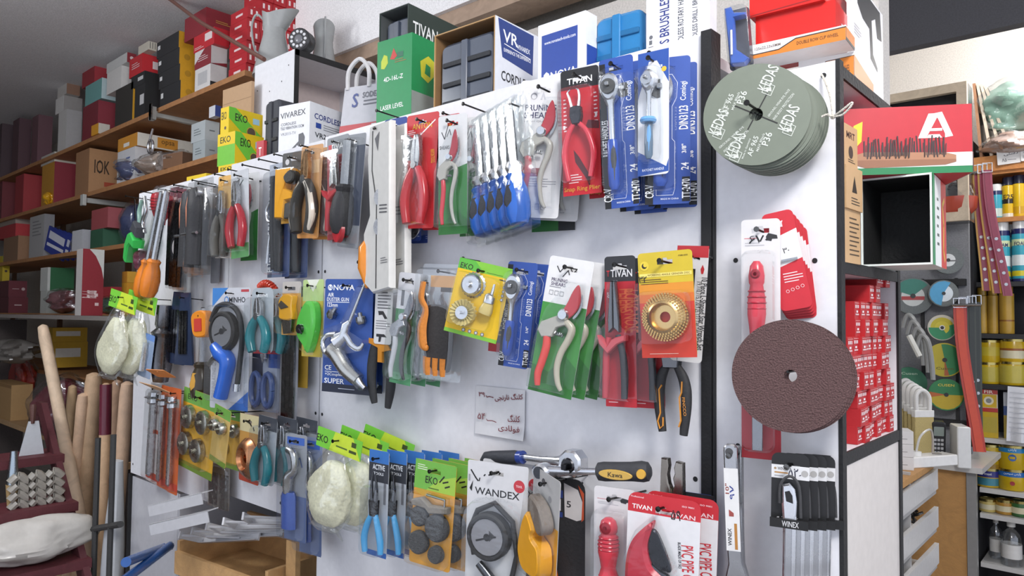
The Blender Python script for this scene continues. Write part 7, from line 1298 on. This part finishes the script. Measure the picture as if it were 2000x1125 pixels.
# upper shelf, near end first
GD_ = 'red boxes with white dashes up to the ceiling'; proto = None; random.seed(2)
dash = [('r', .2, .36, .3, .75, 'p#f0dcdc'), ('r', .62, .78, .3, .75, 'p#f0dcdc')]
M, W, D, H = place_box(441, 462, 470, YS + .02, S[1], 112, 0)
bmD = carton_mesh(.16, .062, .052, 'p#b3232c', [('r', .3, .7, .4, .6, 'p#e8d0d0')], dash)
for r_ in range(8):
    for c_ in range(5):
        if (r_ > 5 and c_ < 1): continue
        M = T(-3.13 + .008 * (r_ % 2) , YS + .03 + c_ * .064, S[1] + .0003 + r_ * .0525)
        if proto is None: proto = solid(bmD, 'dash_box', 'red box with white dashes, stacked to the ceiling at the near shelf end', 'box', M, GD_); continue
        o = proto.copy(); COL.objects.link(o); o.matrix_world = M
TXT_ = [('l', .2, .8, .35, .7, 3, 'p#d8c8c8')]
z = lbox(S[1], 380, 410, 442, 124, 'p#d8d6d4', 'white box with a black band at the near end of the top shelf', None, [('r', .2, .8, .3, .8, 'p#b9b9ba')], [('r', 0, 1, .0, .3, 'p#2c2c2e')])
z = lbox(z, 380, 412, 443, 88, 'p#8a3038', 'dark red and white box on the black banded white box', 'p#d0cccb', [('p', [(0, 1), (.6, 1), (0, .3)], 'p#d8d4d2')] + TXT_, [('p', [(0, 0), (1, .2), (1, 0)], 'p#8a3038')])
z = lbox(z, 378, 418, 448, 52, 'p#c22a34', 'bright red box with white print on the dark red and white box', None, [('r', .55, .9, .4, .85, 'p#e8d8d8'), ('l', .05, .5, .1, .3, 2, 'p#e8d8d8')])
z = lbox(z, 360, 402, 464, 14, 'p#8a2a34', 'large wine red case topmost on the red stack, touching the ceiling', None, [], [('l', .3, .8, .45, .6, 2, 'p#c9a24a')])
GBY = 'black boxes with yellow ends'
z = S[1]
for k, v in enumerate((156, 124, 92, 60)): z = lbox(z, 312 - 2 * k, 352 - 1 * k, 384 - 2 * k, v, 'p#2b2c2e', ['black box with a yellow end, bottom of the tall stack', 'black box with a yellow end, second from the bottom', 'black box with a yellow end, second from the top', 'black box with a yellow end, top of the tall stack'][k], 'p#d8a02a', [('r', .04, .16, .5, .75, 'p#d8d8d8')], [('c', .5, .5, .2, 'p#b98a2a')], group=GBY)
z = S[1]
for k, v in enumerate((162, 138)): z = lbox(z, 262 - 6 * k, 282, 312, v, 'p#2b2c2e', ['black box under the bright red box on the top shelf', 'black box directly below the bright red box'][k], 'p#242527', [('r', .5, .9, .4, .7, 'p#c9c9ca')])
z = lbox(z, 252, 277, 318, 104, 'p#c42c34', 'bright red box crossing over the black boxes on the top shelf', None, TXT_, [('r', .5, .8, .3, .7, 'p#e8d8d8')])
z = lbox(z, 270, 290, 306, 80, 'p#c9c2b4', 'small striped cream box on top of the bright red box', None, [], [('s', [(.2, .2), (.2, .9)], .08, 'p#5a5a5a'), ('s', [(.5, .2), (.5, .9)], .08, 'p#5a5a5a'), ('s', [(.8, .2), (.8, .9)], .08, 'p#5a5a5a')])
z = lbox(S[1], 224, 258, 286, 160, 'p#33312e', 'black box with a yellow label end under the torn white box', 'p#d09a2c')
z = lbox(z, 208, 236, 268, 128, 'p#d4d2cf', 'torn white box on the black box with the yellow label', None)
z = lbox(z, 208, 248, 266, 102, 'p#c9c9c7', 'white and dark red box on the torn white box', 'p#8a3038', [], [('c', .5, .5, .2, 'p#d8c8c8')])
z = lbox(S[1], 160, 190, 224, 196, 'p#7a2c36', 'wine red flat carton lying on the top shelf under the teal box', 'p#8a3440')
z = lbox(z, 166, 198, 230, 152, 'p#6fa3a0', 'pale teal wrapped box on the wine red flat carton', 'p#b5c9cc')
z = lbox(z, 160, 184, 216, 128, 'p#8f2a32', 'dark red box on the pale teal box', 'p#a0343c')
z = lbox(S[1], 178, 192, 214, 240, 'p#d8982a', 'orange box low on the top shelf beside the white boxes', 'p#c9c2b8', Y=YS - .01, D=.2)
z = lbox(S[1], 112, 128, 158, 214, 'p#c9c7c5', 'pale box at the foot of the white stack, far along the top shelf', 'p#a9a7a8')
z = lbox(z, 108, 124, 160, 186, 'p#d4d2d0', 'white box in the middle of the far white stack', 'p#9a9694')
z = lbox(z, 112, 130, 156, 160, 'p#c0bcb8', 'white box with a brown flap topping the far white stack', 'p#8a6a58')
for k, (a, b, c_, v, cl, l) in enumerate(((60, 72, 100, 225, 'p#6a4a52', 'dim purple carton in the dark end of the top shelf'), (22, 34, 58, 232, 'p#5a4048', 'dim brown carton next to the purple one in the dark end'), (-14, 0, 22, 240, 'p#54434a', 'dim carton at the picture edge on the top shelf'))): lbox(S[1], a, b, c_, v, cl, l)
# second shelf
GS_ = 'silver boxes on the second shelf'
z = lbox(S[2], 376, 400, 428, 272, 'p#a9b2b4', 'silver box with grey labels, lower of two on the second shelf', None, [('l', .2, .7, .3, .7, 3, 'p#6a7276')], [('l', .3, .8, .4, .6, 1, 'p#6a7276')], group=GS_)
z = lbox(z, 373, 400, 428, 234, 'p#b5bcbe', 'silver box with grey labels, upper of two on the second shelf', None, [('l', .2, .7, .3, .7, 3, 'p#6a7276')], [('l', .3, .8, .4, .6, 1, 'p#6a7276')], group=GS_)
z = lbox(z, 408, 420, 432, 205, 'p#d2d4da', 'small white and blue box on the silver boxes', 'p#3a4a8a', D=.12)
z = lbox(S[2], 318, 356, 392, 296, 'p#7a5a44', 'dark brown folded carton flap box on the second shelf', 'p#5f4636', yaw=10)
z = lbox(S[2], 228, 262, 292, 286, 'p#c9c9cc', 'white box with a blue mark under the long orange box', None, [('l', .5, .8, .5, .8, 2, 'p#5a6a9a')], [('l', .4, .8, .5, .7, 1, 'p#77777c')])
z = lbox(z, 230, 268, 376, 258, 'p#c88a34', 'long orange and white box lying across the white box', 'p#d6d2c8', [('r', .3, .6, .2, .5, 'p#e0dcd4')], [('r', .35, .72, .1, .9, 'p#c88a34'), ('t', 'opsa', .54, .5, .4, 'p#6a4a20', dict(w=.24))], D=.35)
lump('clear_bag', 'crumpled clear bag of blue and black parts on the second shelf', 'bag', atY(262, 346, YS + .06).xy.to_3d() + Vector((0, 0, S[2])), .13, .08, .13, 'g#4a5278', 9, 'c.25')
lump('clear_bag', 'crumpled clear bag of white and brown parts beside the folded carton', 'bag', atY(304, 326, YS + .05).xy.to_3d() + Vector((0, 0, S[2])), .10, .08, .12, 'g#a9988c', 10, 'c.25')
z = lbox(S[2], 146, 172, 232, 290, 'p#9a7252', 'brown carton with large black letters on the second shelf', 'p#b08660', [], [('t', 'IOK', .42, .62, .3, 'p#3a2c22', dict(w=.5)), ('r', .5, .9, .2, .3, 'p#a84a34')], D=.33)
z = lbox(S[2], 80, 104, 146, 316, 'p#b8842e', 'orange and maroon carton on the second shelf under the white lid', 'p#8a2f3c', D=.33)
z = lbox(z, 80, 106, 160, 296, 'p#bdbbb6', 'white lid lying on the orange and maroon carton', 'p#d4d0c4', D=.35)
z = lbox(S[2], 28, 44, 80, 340, 'p#9a3038', 'red carton beside the orange and maroon one on the second shelf', 'p#a83a40')
z = lbox(S[2], -16, 2, 28, 352, 'p#6a2c34', 'dark red carton at the picture edge on the second shelf', 'p#7a343c')
P = atY(85, 398, YS - .02); lump('yellow_part', 'round yellow plastic part at the front of the second shelf', 'part', Vector((P.x, YS + .01, S[2])), .05, .03, .09, 'g#d8a020', 3)
# third shelf
z = lbox(S[3], 140, 160, 178, 448, 'p#c9cbd0', 'white box low on the third shelf beside the blue packs', 'p#b0b2b8')
for k in range(5): 
    M, W, H = fit(96 + 9 * k, 136 + 9 * k, 405 + 12 * k, 455 + 8 * k, YS + .05 + .012 * k, 10, -20); 
    mb = MB().poly(rrect(-W / 2, W / 2, -H, 0, .005), 0, .010, 'p#2c3a8a'); mb.draw(W, H, [('r', .1, .9, .55, .85, 'p#c9ccd8'), ('s', [(.1, .3), (.9, .36)], .08, 'p#d8dae2')], 0); M.translation.z = S[3] + H * .94 + .002
    solid(mb, 'blue_pack', ['blue and white flat pack standing askew on the third shelf, nearest the grey cards', 'blue and white flat pack, second of the askew row', 'blue and white flat pack, third of the askew row', 'blue and white flat pack, fourth of the askew row', 'blue and white flat pack, last of the askew row by the red box'][k], 'pack', M, 'blue flat packs')
z = lbox(S[3], 56, 84, 104, 418, 'p#a9a9aa', 'grey sheet box standing on the third shelf', 'p#8e8e92', [('l', .2, .8, .5, .9, 5, 'p#77777a')])
z = lbox(S[3], 176, 200, 246, 446, 'p#2f5a44', 'green box under the dull red box on the third shelf', 'p#34604a')
z = lbox(z, 178, 210, 250, 404, 'p#9a4a4e', 'dull red box under clear film on the third shelf', 'p#a0545a')
z = lbox(S[3], 6, 34, 58, 460, 'p#8f6f56', 'brown carton low on the third shelf', 'p#a07a5c')
z = lbox(z, -6, 30, 62, 436, 'p#b0343c', 'red carton on the brown carton of the third shelf', 'p#c03c42')
z = lbox(z, -6, 30, 60, 424, 'p#9c8f86', 'greyish flat lid on the red carton of the third shelf', 'p#a89a90')
# fourth shelf and the counter
z = lbox(S[4], 78, 90, 142, 568, 'p#bfc2be', 'pale box under the green striped one on the fourth shelf', 'p#a9aca8')
z = lbox(z, 78, 92, 144, 522, 'p#c9ccc8', 'white box with a green end on the fourth shelf', 'p#2f6a44', [], [('r', 0, .1, 0, 1, 'p#c9ccc8')])
z = lbox(S[4], -8, 16, 54, 580, 'p#5a2832', 'maroon box at the picture edge on the fourth shelf, lower of two', 'p#6a2c36', [], [('l', .3, .8, .4, .6, 1, 'p#c9b4b4')])
z = lbox(z, -8, 16, 52, 548, 'p#5a2832', 'maroon box at the picture edge on the fourth shelf, upper of two', 'p#6f303a', [], [('c', .8, .5, .1, 'p#c9b4b4'), ('l', .2, .7, .45, .55, 1, 'p#c9b4b4')])
z = lbox(z, -8, 4, 18, 500, 'p#c9b02c', 'yellow and green box with a round hole at the picture edge', 'p#c9b02c', [], [('c', .5, .4, .2, 'p#4a3a34'), ('r', 0, 1, .8, 1, 'p#5f9a3a')])
z = lbox(S[4], 196, 214, 262, 560, 'p#a8343a', 'red box behind the tall locks box', 'p#b03a40', Y=YS + .1)
lump('clear_bag', 'clear bag of maroon parts beside the tall locks box', 'bag', atY(122, 600, YS + .05).xy.to_3d() + Vector((0, 0, S[4])), .12, .07, .16, 'g#7a4a50', 12, 'c.25')
z = lbox(S[5] + .02, 90, 100, 170, 668, 'p#c9a032', 'yellow box with a white label strip, lower of two by the wooden poles', 'p#c9a032', [], [('r', .1, .8, .4, .75, 'p#e0dcd0')], D=.4)
z = lbox(z, 92, 102, 170, 640, 'p#c9a032', 'yellow box with a white label strip, upper of two by the wooden poles', 'p#c9a032', [], [('r', .1, .8, .4, .75, 'p#e0dcd0')], D=.4)
carton('locks_box', 'tall dark red box with a white swoosh standing upright by the fibre bags', 'box', 146, 158, 200, .20, atY(150, 616, .20).z, 486, 2, 'p#b9b4b2', [], [('p', [(.3, 1), (1, 1), (1, .55), (.88, .72), (.6, .9)], 'p#c9ccc8'), ('t', 'Pars Locks', .36, .32, .2, 'p#eee4e2', dict(rot=88, w=.38)), ('l', .62, .8, .1, .38, 2, 'p#d8c0c0')], 'p#8a2a34', None, .22)
# bench carrying locks box and red packets
bz = atY(150, 616, .20).z
tb_ = thing('side_bench', 'dark side bench with two levels behind the leaning poles', 'bench', T(-4.6, .31, 0))
MB().box((-.2, .0, bz - .012), (2.6, .27, .022), 'g#8a8480').build('bench_top', tb_)
MB().box((-.2, .0, .80), (2.6, .27, .03), 'w#a98a66').build('lower_top', tb_)
for x_ in (-1.46, 1.06): MB().box((x_, .0, bz / 2 - .02), (.04, .25, bz - .04), 'r#4a4240').build('leg', tb_)
lump('maroon_bag', 'clear bag of maroon packets on the lower bench behind the thick poles', 'bag', Vector((atY(128, 760, .2).x, .2, .816)), .22, .13, .32, 'g#6a2c38', 21, 'c.25')
lump('red_bag', 'clear bag of red and orange packets at the picture edge on the lower bench', 'bag', Vector((atY(40, 740, .38).x, .385, .816)), .22, .05, .34, 'g#b8382c', 22, 'c.25')
lump('grey_bag', 'crumpled grey bag on the red packets at the picture edge', 'bag', Vector((atY(30, 650, .25).x, .25, 1.16)), .20, .12, .16, 'g#77736f', 23)
M, W, D, H = place_box(-20, 20, 62, .185, .816, 752, 0, .12); solid(carton_mesh(W, D, H, 'p#a8865a', [('r', 0, 1, .9, 1, 'p#8a6a44')]), 'kraft_box', 'brown kraft carton at the picture edge on the lower bench', 'box', M)
# wooden tool poles
GPO = 'wooden tool handles leaning at the board end'
PO = [((83, 635), (146, 960), 10.5, .00, 'w#d8bfa4', 'pale smooth pole leaning furthest out, nearest the dark red steps'), ((142, 752), (131, 905), 8.5, .09, 'w#c0a27e', 'thin tan pole behind the pale outermost pole'), ((163, 768), (143, 1000), 11, .04, 'w#d6b496', 'pole with a rounded tip beside the thin tan pole'), ((184, 728), (160, 1060), 15, .08, 'w#c9a988', 'thickest pole, in the middle of the leaning bundle'), ((207, 748), (200, 1125), 10.5, .03, 'w#cdaa86', 'pole with a wine red painted top'), ((229, 742), (218, 1000), 10, .10, 'w#b8957a', 'brownish pole behind the painted one'), ((249, 745), (222, 1100), 12.5, .05, 'w#cfae92', 'pole nearest the white board edge')]
for (a, b, r, Y, c_, lab) in PO:
    A = atY(a[0], a[1], Y); B = atY(b[0], b[1], Y); d = (B - A); Bf = A + d * ((A.z - .0) / -d.z); R = r * proj(A)[2] / F
    o = thing('wooden_pole', lab, 'handle', T(Bf), GPO); A2 = A - Bf
    MB().tube([(0, 0, 0), A2 * .5, A2 * .96, A2 * .992, A2], [R, R, R, R * .86, R * .3], c_, 14).build('pole', o)
    if 'wine' in lab: MB().tube([A2 * .82, A2 * .995], [R * 1.03, R * 1.03], 'g#6a2a3a', 14).build('painted_top', o)
a = atY(236, 1024, -.06); b = atY(140, 1040, -.06); 
hr = thing('pole_rail', 'dark metal rail holding the leaning wooden handles', 'rail', T((a + b) / 2)); mid = (a + b) / 2
MB().tube([a - mid, b - mid], .012, 'r#3a3a3a', 8).build('cross_bar', hr)
for u in (186, 216): p = atY(u, 1030, -.06) - mid; MB().tube([p + Vector((0, 0, .35)), Vector((p.x, p.y, -mid.z))], .011, 'r#3a3a3a', 8).build('upright', hr)
# white sack with a teal mark
P = atY(238, 1000, -.02); sk = thing('woven_sack', 'white woven sack with a teal mark standing against the cabinet side', 'sack', T(P.x - .09, -.02, 0)); hh = atY(245, 900, 0).z
mb = MB(); n = 16; vs = []
for i in range(12):
    t = i / 11
    for k in range(n): a = 2 * PI * k / n; q = (.075 - .045 * t ** 1.5) * (1 + .14 * math.sin(3 * a + 5 * t) + .08 * math.sin(9 * t + 2 * a)); vs.append((q * math.cos(a) + .03 * t, .6 * q * math.sin(a), hh * t))
mb.add(vs, [(i * n + k, i * n + (k + 1) % n, (i + 1) * n + (k + 1) % n, (i + 1) * n + k) for i in range(11) for k in range(n)] + [tuple(11 * n + k for k in range(n))], 'p#c9ccd0'); mb.build('sack_body', sk)
# dark red steps
st = thing('step_stand', 'dark red stepped stand loaded with trowels and a white bag', 'step stand', T(-3.6, -.3, 0)); TR = [(125, 885, 'a'), (152, 978, 'b'), (178, 1088, 'c')]
STX = []
for u, v, _ in TR:
    p = atY(u, v, -.08); STX.append(p); MB().box((p.x - .09 + 3.6, p.y - .42 + .3, p.z - .02), (.20, .84, .035), 'w#5e2a30').build('tread', st)
e = STX[2] - STX[0]
for y_ in (-.10, -.90):
    mb = MB(); mb.M = T(0, y_ + .3, 0) ; p0 = STX[0] - e * .55; p1 = STX[0] + e * ((STX[0].z) / -e.z); 
    mb.poly([(p0.x - .10 + 3.6, p0.z), (p0.x - .02 + 3.6, p0.z), (p1.x - .02 + 3.6, 0.0), (p1.x - .14 + 3.6, 0.0)], -.012, .012, 'w#55262c'); mb.build('stringer', st)
GT = 'wavy cast metal pieces on the steps'
p = STX[1]
for k in range(4):
    q = atX(72, 962 - 18 * k, p.x - .05)
    mb = MB().tube(spline([(0, -.09 + .03 * j, .012 * (1 if j % 2 else -1) + .012) for j in range(7)], 4), .016, 'g#9a958c', 8)
    solid(mb, 'cast_piece', ['wavy grey metal piece, bottom of the stack on the middle step', 'wavy grey metal piece, second of the stack on the middle step', 'wavy grey metal piece, third of the stack on the middle step', 'wavy grey metal piece, top of the stack on the middle step'][k], 'casting', T(p.x - .05, q.y, p.z - .002 + .034 * k), GT)
q = atX(62, 870, STX[0].x - .06); M = T(STX[0].x - .06, q.y, STX[0].z - .001) @ RZ(90)
tw = thing('trowel', 'white bladed trowel standing on the top step', 'trowel', M); MB().poly([(-.045, 0), (.045, 0), (.022, .14), (-.015, .14)], -.003, .003, 'g#c9cdd2').build('blade', tw); MB().tube([(0, 0, .13), (0, 0, .2), (0, 0, .21)], [.008, .013, .008], 'r#5a3a34', 8).build('handle', tw)
q = atX(25, 940, STX[1].x - .08); pb_ = thing('paint_brush', 'slim brush standing upright on the middle step beside the wavy metal pieces', 'brush', T(STX[1].x - .08, q.y, STX[1].z - .002) @ RZ(90)); MB().tube([(0, 0, .09), (0, 0, .22)], [.022, .012], 'm#a8b4bc', 10).build('ferrule', pb_); MB().tube([(0, 0, 0), (0, 0, .09)], [.016, .024], 't#b89a6a', 10).build('bristles', pb_)
q = atX(60, 1060, STX[2].x - .08); lump('white_bag', 'crumpled white plastic bag lying on the lowest step', 'bag', Vector((STX[2].x - .08, q.y, STX[2].z + .002)), .085, .19, .17, 'g#cdc9c2', 31, amp=.45)
q = atX(40, 800, STX[0].x - .2)
# things in the open bay
zb = .671
cr = thing('wooden_crate', 'open wooden crate of pale planks lying in the bay under the board', 'crate', T(-2.13, .10, zb) @ RZ(6))
for c_, d_ in (((0, -.16, .035), (.46, .014, .07)), ((0, .10, .07), (.46, .014, .14)), ((-.23, -.03, .05), (.014, .25, .10)), ((.23, -.03, .05), (.014, .25, .10)), ((0, -.03, .008), (.446, .246, .014))): MB().box(c_, d_, 'w#c39a68').build('plank', cr)
GBR = 'white metal shelf brackets in the bay'
for k in range(5):
    P = Vector((-2.20 + .07 * k, .02 + .018 * k, zb + .115 + .024 * k)); o = thing('shelf_bracket', ['white shelf bracket lying lowest across the crate', 'white shelf bracket, second from below across the crate', 'white shelf bracket, middle of the five across the crate', 'white shelf bracket, fourth across the crate', 'white shelf bracket lying topmost across the crate'][k], 'bracket', T(P) @ RZ(8 + 9 * k) @ RY(-12 + 3 * k) @ RX(66), GBR)
    MB().box((0, 0, 0), (.30, .022, .006), 'g#d0d0d2').box((0, -.010, .008), (.30, .002, .014), 'g#bfbfc2').build('long_arm', o); MB().box((-.14, 0, .045), (.006, .022, .09), 'g#d0d0d2').build('short_arm', o); MB().tube([(-.14, 0, .08), (.06, 0, .004)], .004, 'g#c3c3c6', 6).build('brace', o)
for k, (u, v, yw, l) in enumerate(((362, 970, -24, 'white angle profile jutting out below the drill packs, upper one'), (368, 1005, -20, 'white angle profile jutting out below the drill packs, lower one'))):
    P = atY(u, v, -.10); solid(MB().box((0, -.02, 0), (.24, .045, .003), 'g#d6d6d8').box((0, -.041, -.016), (.24, .003, .034), 'g#c3c3c6'), 'angle_profile', l, 'profile', T(P.x, -.10, P.z) @ RZ(yw + 40) @ RY(-16), 'white angle profiles')
GBT = 'blue metal tubes at the cabinet foot'
for k, (a, b) in enumerate((((246, 1098), (318, 1070)), ((240, 1135), (332, 1066)))):
    A = atY(*a, -.30); B = atY(*b, -.04); o = thing('blue_tube', ['blue tube with an open end, upper of two pointing out of the bay', 'longer blue tube with a clear cap, lower of two'][k], 'tube', T(A), GBT); MB().tube([(0, 0, 0), B - A], .014, 'g#2a5aa0', 12).build('tube', o); MB().rev([(.010, 0), (.0145, 0), (.0145, .006)], tuple(B - A), 'g#8a9098' if k else 'g#2a5aa0', 12).build('end_cap', o)
M, W, H = fit(676, 742, 1050, 1140, .03, 14, 14); mb = MB().poly(rrect(-W / 2, W / 2, -H, 0, .006), 0, .03, 'p#5e2028'); mb.draw(W, H, [('t', 'POLISHING', .5, .62, .13, 'p#d8c4c4', dict(rot=58, w=.5)), ('t', 'BONNET', .75, .4, .13, 'p#d8c4c4', dict(rot=58, w=.36)), ('c', .3, .85, .05, 'p#d8c4c4')], 0); solid(mb, 'bonnet_box', 'dark red box with slanted white lettering below the pale blue pliers', 'box', M)
carton('yellow_carton', 'yellow carton standing in the bay below the orange sanding cards', 'box', 738, 806, 830, .06, zb + .001, 1078, 0, 'p#d8a62a')
# ================================================================ odd things by the far board end
P = atY(300, 215, YS - .03); o = thing('key_ring', 'chrome snap ring with a bunch of keys hanging from the top shelf bracket', 'keys', T(P.x, YS - .045, atY(300, 200, YS - .045).z))
L = o.matrix_world.translation.z - atY(300, 262, YS - .04).z
MB().tube([(.03 * math.cos(2 * PI * k / 14), .004, -.10 + .035 * math.sin(2 * PI * k / 14)) for k in range(15)], .007, CHR, 6).tube([(0, .0, -.07), (0, .02, .0)], .006, CHR, 6).build('ring', o)
for k in range(4): MB().poly([(-.012, 0), (.012, 0), (.016, -.05), (.010, -L * .52), (-.010, -L * .52), (-.016, -.05)], -.003, .003, 'm#b9bbbd', 0).build('key', o); o.children[-1].location = (-.03 + .02 * k, -.006 * k, -.14); o.children[-1].rotation_euler = (0, .2 - .13 * k, 0)
P = atY(262, 478, -.06); o = thing('spring_clamp', 'bright green and black plastic hand tool hanging at the far board edge', 'clamp', T(P) @ RZ(-10))
s_ = .09; MB().poly([(-1.1 * s_, -.5 * s_), (-.9 * s_, .1 * s_), (-.3 * s_, .5 * s_), (.2 * s_, .5 * s_), (.9 * s_, .1 * s_), (.7 * s_, -.2 * s_), (.1 * s_, 0), (-.3 * s_, -.1 * s_), (-.8 * s_, -.7 * s_)], -.02, .02, 'g#3fc45a', .006).build('green_body', o)
MB().poly([(-.1 * s_, .55 * s_), (.5 * s_, .95 * s_), (1.1 * s_, .6 * s_), (1.0 * s_, .2 * s_), (.2 * s_, .5 * s_)], -.016, .016, 'r#3a3c42', .005).build('black_grip', o)
a = atY(262, 450, -.05) - P; b = atY(256, 388, -.05) - P; MB().tube([a, b], .002, 'm#3b3a39', 5).build('hanging_wire', o)
o, W, H = hang('wire_pliers', 'slim grey green pliers hanging at the far top corner of the board', 'pliers', 287, 385, 22, 70, -.05, 0, -4, None, False)
P_, s = sub(W, H, 0, 1, 0, 1); two_handles(o, P_, s, [(.4, .9), (.2, .6), (.3, .3), (.2, 0)], [(.6, 1), (.8, .6), (.6, .3), (.8, 0)], 'g#7fa094', 'm#a9adb0', .08)
lump('maroon_roll', 'dull maroon wrapped roll hanging below the green hand tool', 'roll', atY(278, 530, -.02), .045, .03, .08, 'g#6a3a48', 41)
z = lbox(S[4], 236, 246, 268, 552, 'p#d89a2c', 'orange yellow box at the near end of the fourth shelf', 'p#d89a2c', Y=YS - .0, D=.15)
z = lbox(z, 238, 248, 266, 530, 'p#c8862a', 'smaller orange yellow box on the one at the near end of the fourth shelf', 'p#d8a43c', Y=YS - .0, D=.12)
lump('clear_bag', 'clear bag of green parts low beside the orange yellow boxes', 'bag', Vector((atY(212, 590, YS + .05).x, YS + .06, S[4])), .10, .05, .10, 'g#3a5a4a', 42, 'c.25')
lump('clear_bag', 'clear bag of grey parts at the near end of the third shelf', 'bag', Vector((atY(158, 470, YS + .1).x, YS + .10, S[3])), .11, .05, .13, 'g#8a8e98', 43, 'c.25')
lump('clear_bag', 'clear bag of dark blue and green fittings by the far board corner, third shelf', 'bag', Vector((atY(256, 440, YS + .08).x, YS + .09, S[3])), .13, .05, .24, 'g#34406a', 44, 'c.25')
lump('clear_bag', 'clear bag of pale papers at the near end of the second shelf', 'bag', Vector((atY(330, 350, YS + .04).x, YS + .06, S[2])), .15, .06, .10, 'g#b9aaa4', 45, 'c.25')
# nails: parts of the board they are driven into
for p in NAILS[:100]:
    if p.x > -.55: continue
    L = -p.y + .016
    mb = MB().tube([(p.x, 0, p.z - .002), (p.x, -L, p.z + .004)], .0019, 'm#3b3a39', 6)
    mb.rev([(.0044, 0), (.0044, -.002), (0, -.0026)], (p.x, -L, p.z + .004), 'm#3b3a39', 8); bpart(mb, 'nail')
for u, v, L in ((905, 203, .075), (866, 221, .06), (736, 216, .07), (1268, 104, .07), (588, 284, .09), (536, 301, .08), (506, 311, .09), (474, 322, .09), (446, 331, .08), (420, 340, .09), (376, 352, .08), (340, 361, .08), (310, 369, .09), (276, 374, .09), (246, 383, .09), (700, 512, .06), (1380, 500, .03), (905, 505, .05)):
    p = atY(u, v, -L)
    mb = MB().tube([(p.x, 0, p.z - .003), (p.x, -L, p.z)], .0019, 'm#3b3a39', 6); mb.rev([(.0044, 0), (.0044, -.002), (0, -.0026)], (p.x, -L, p.z), 'm#3b3a39', 8); bpart(mb, 'nail')
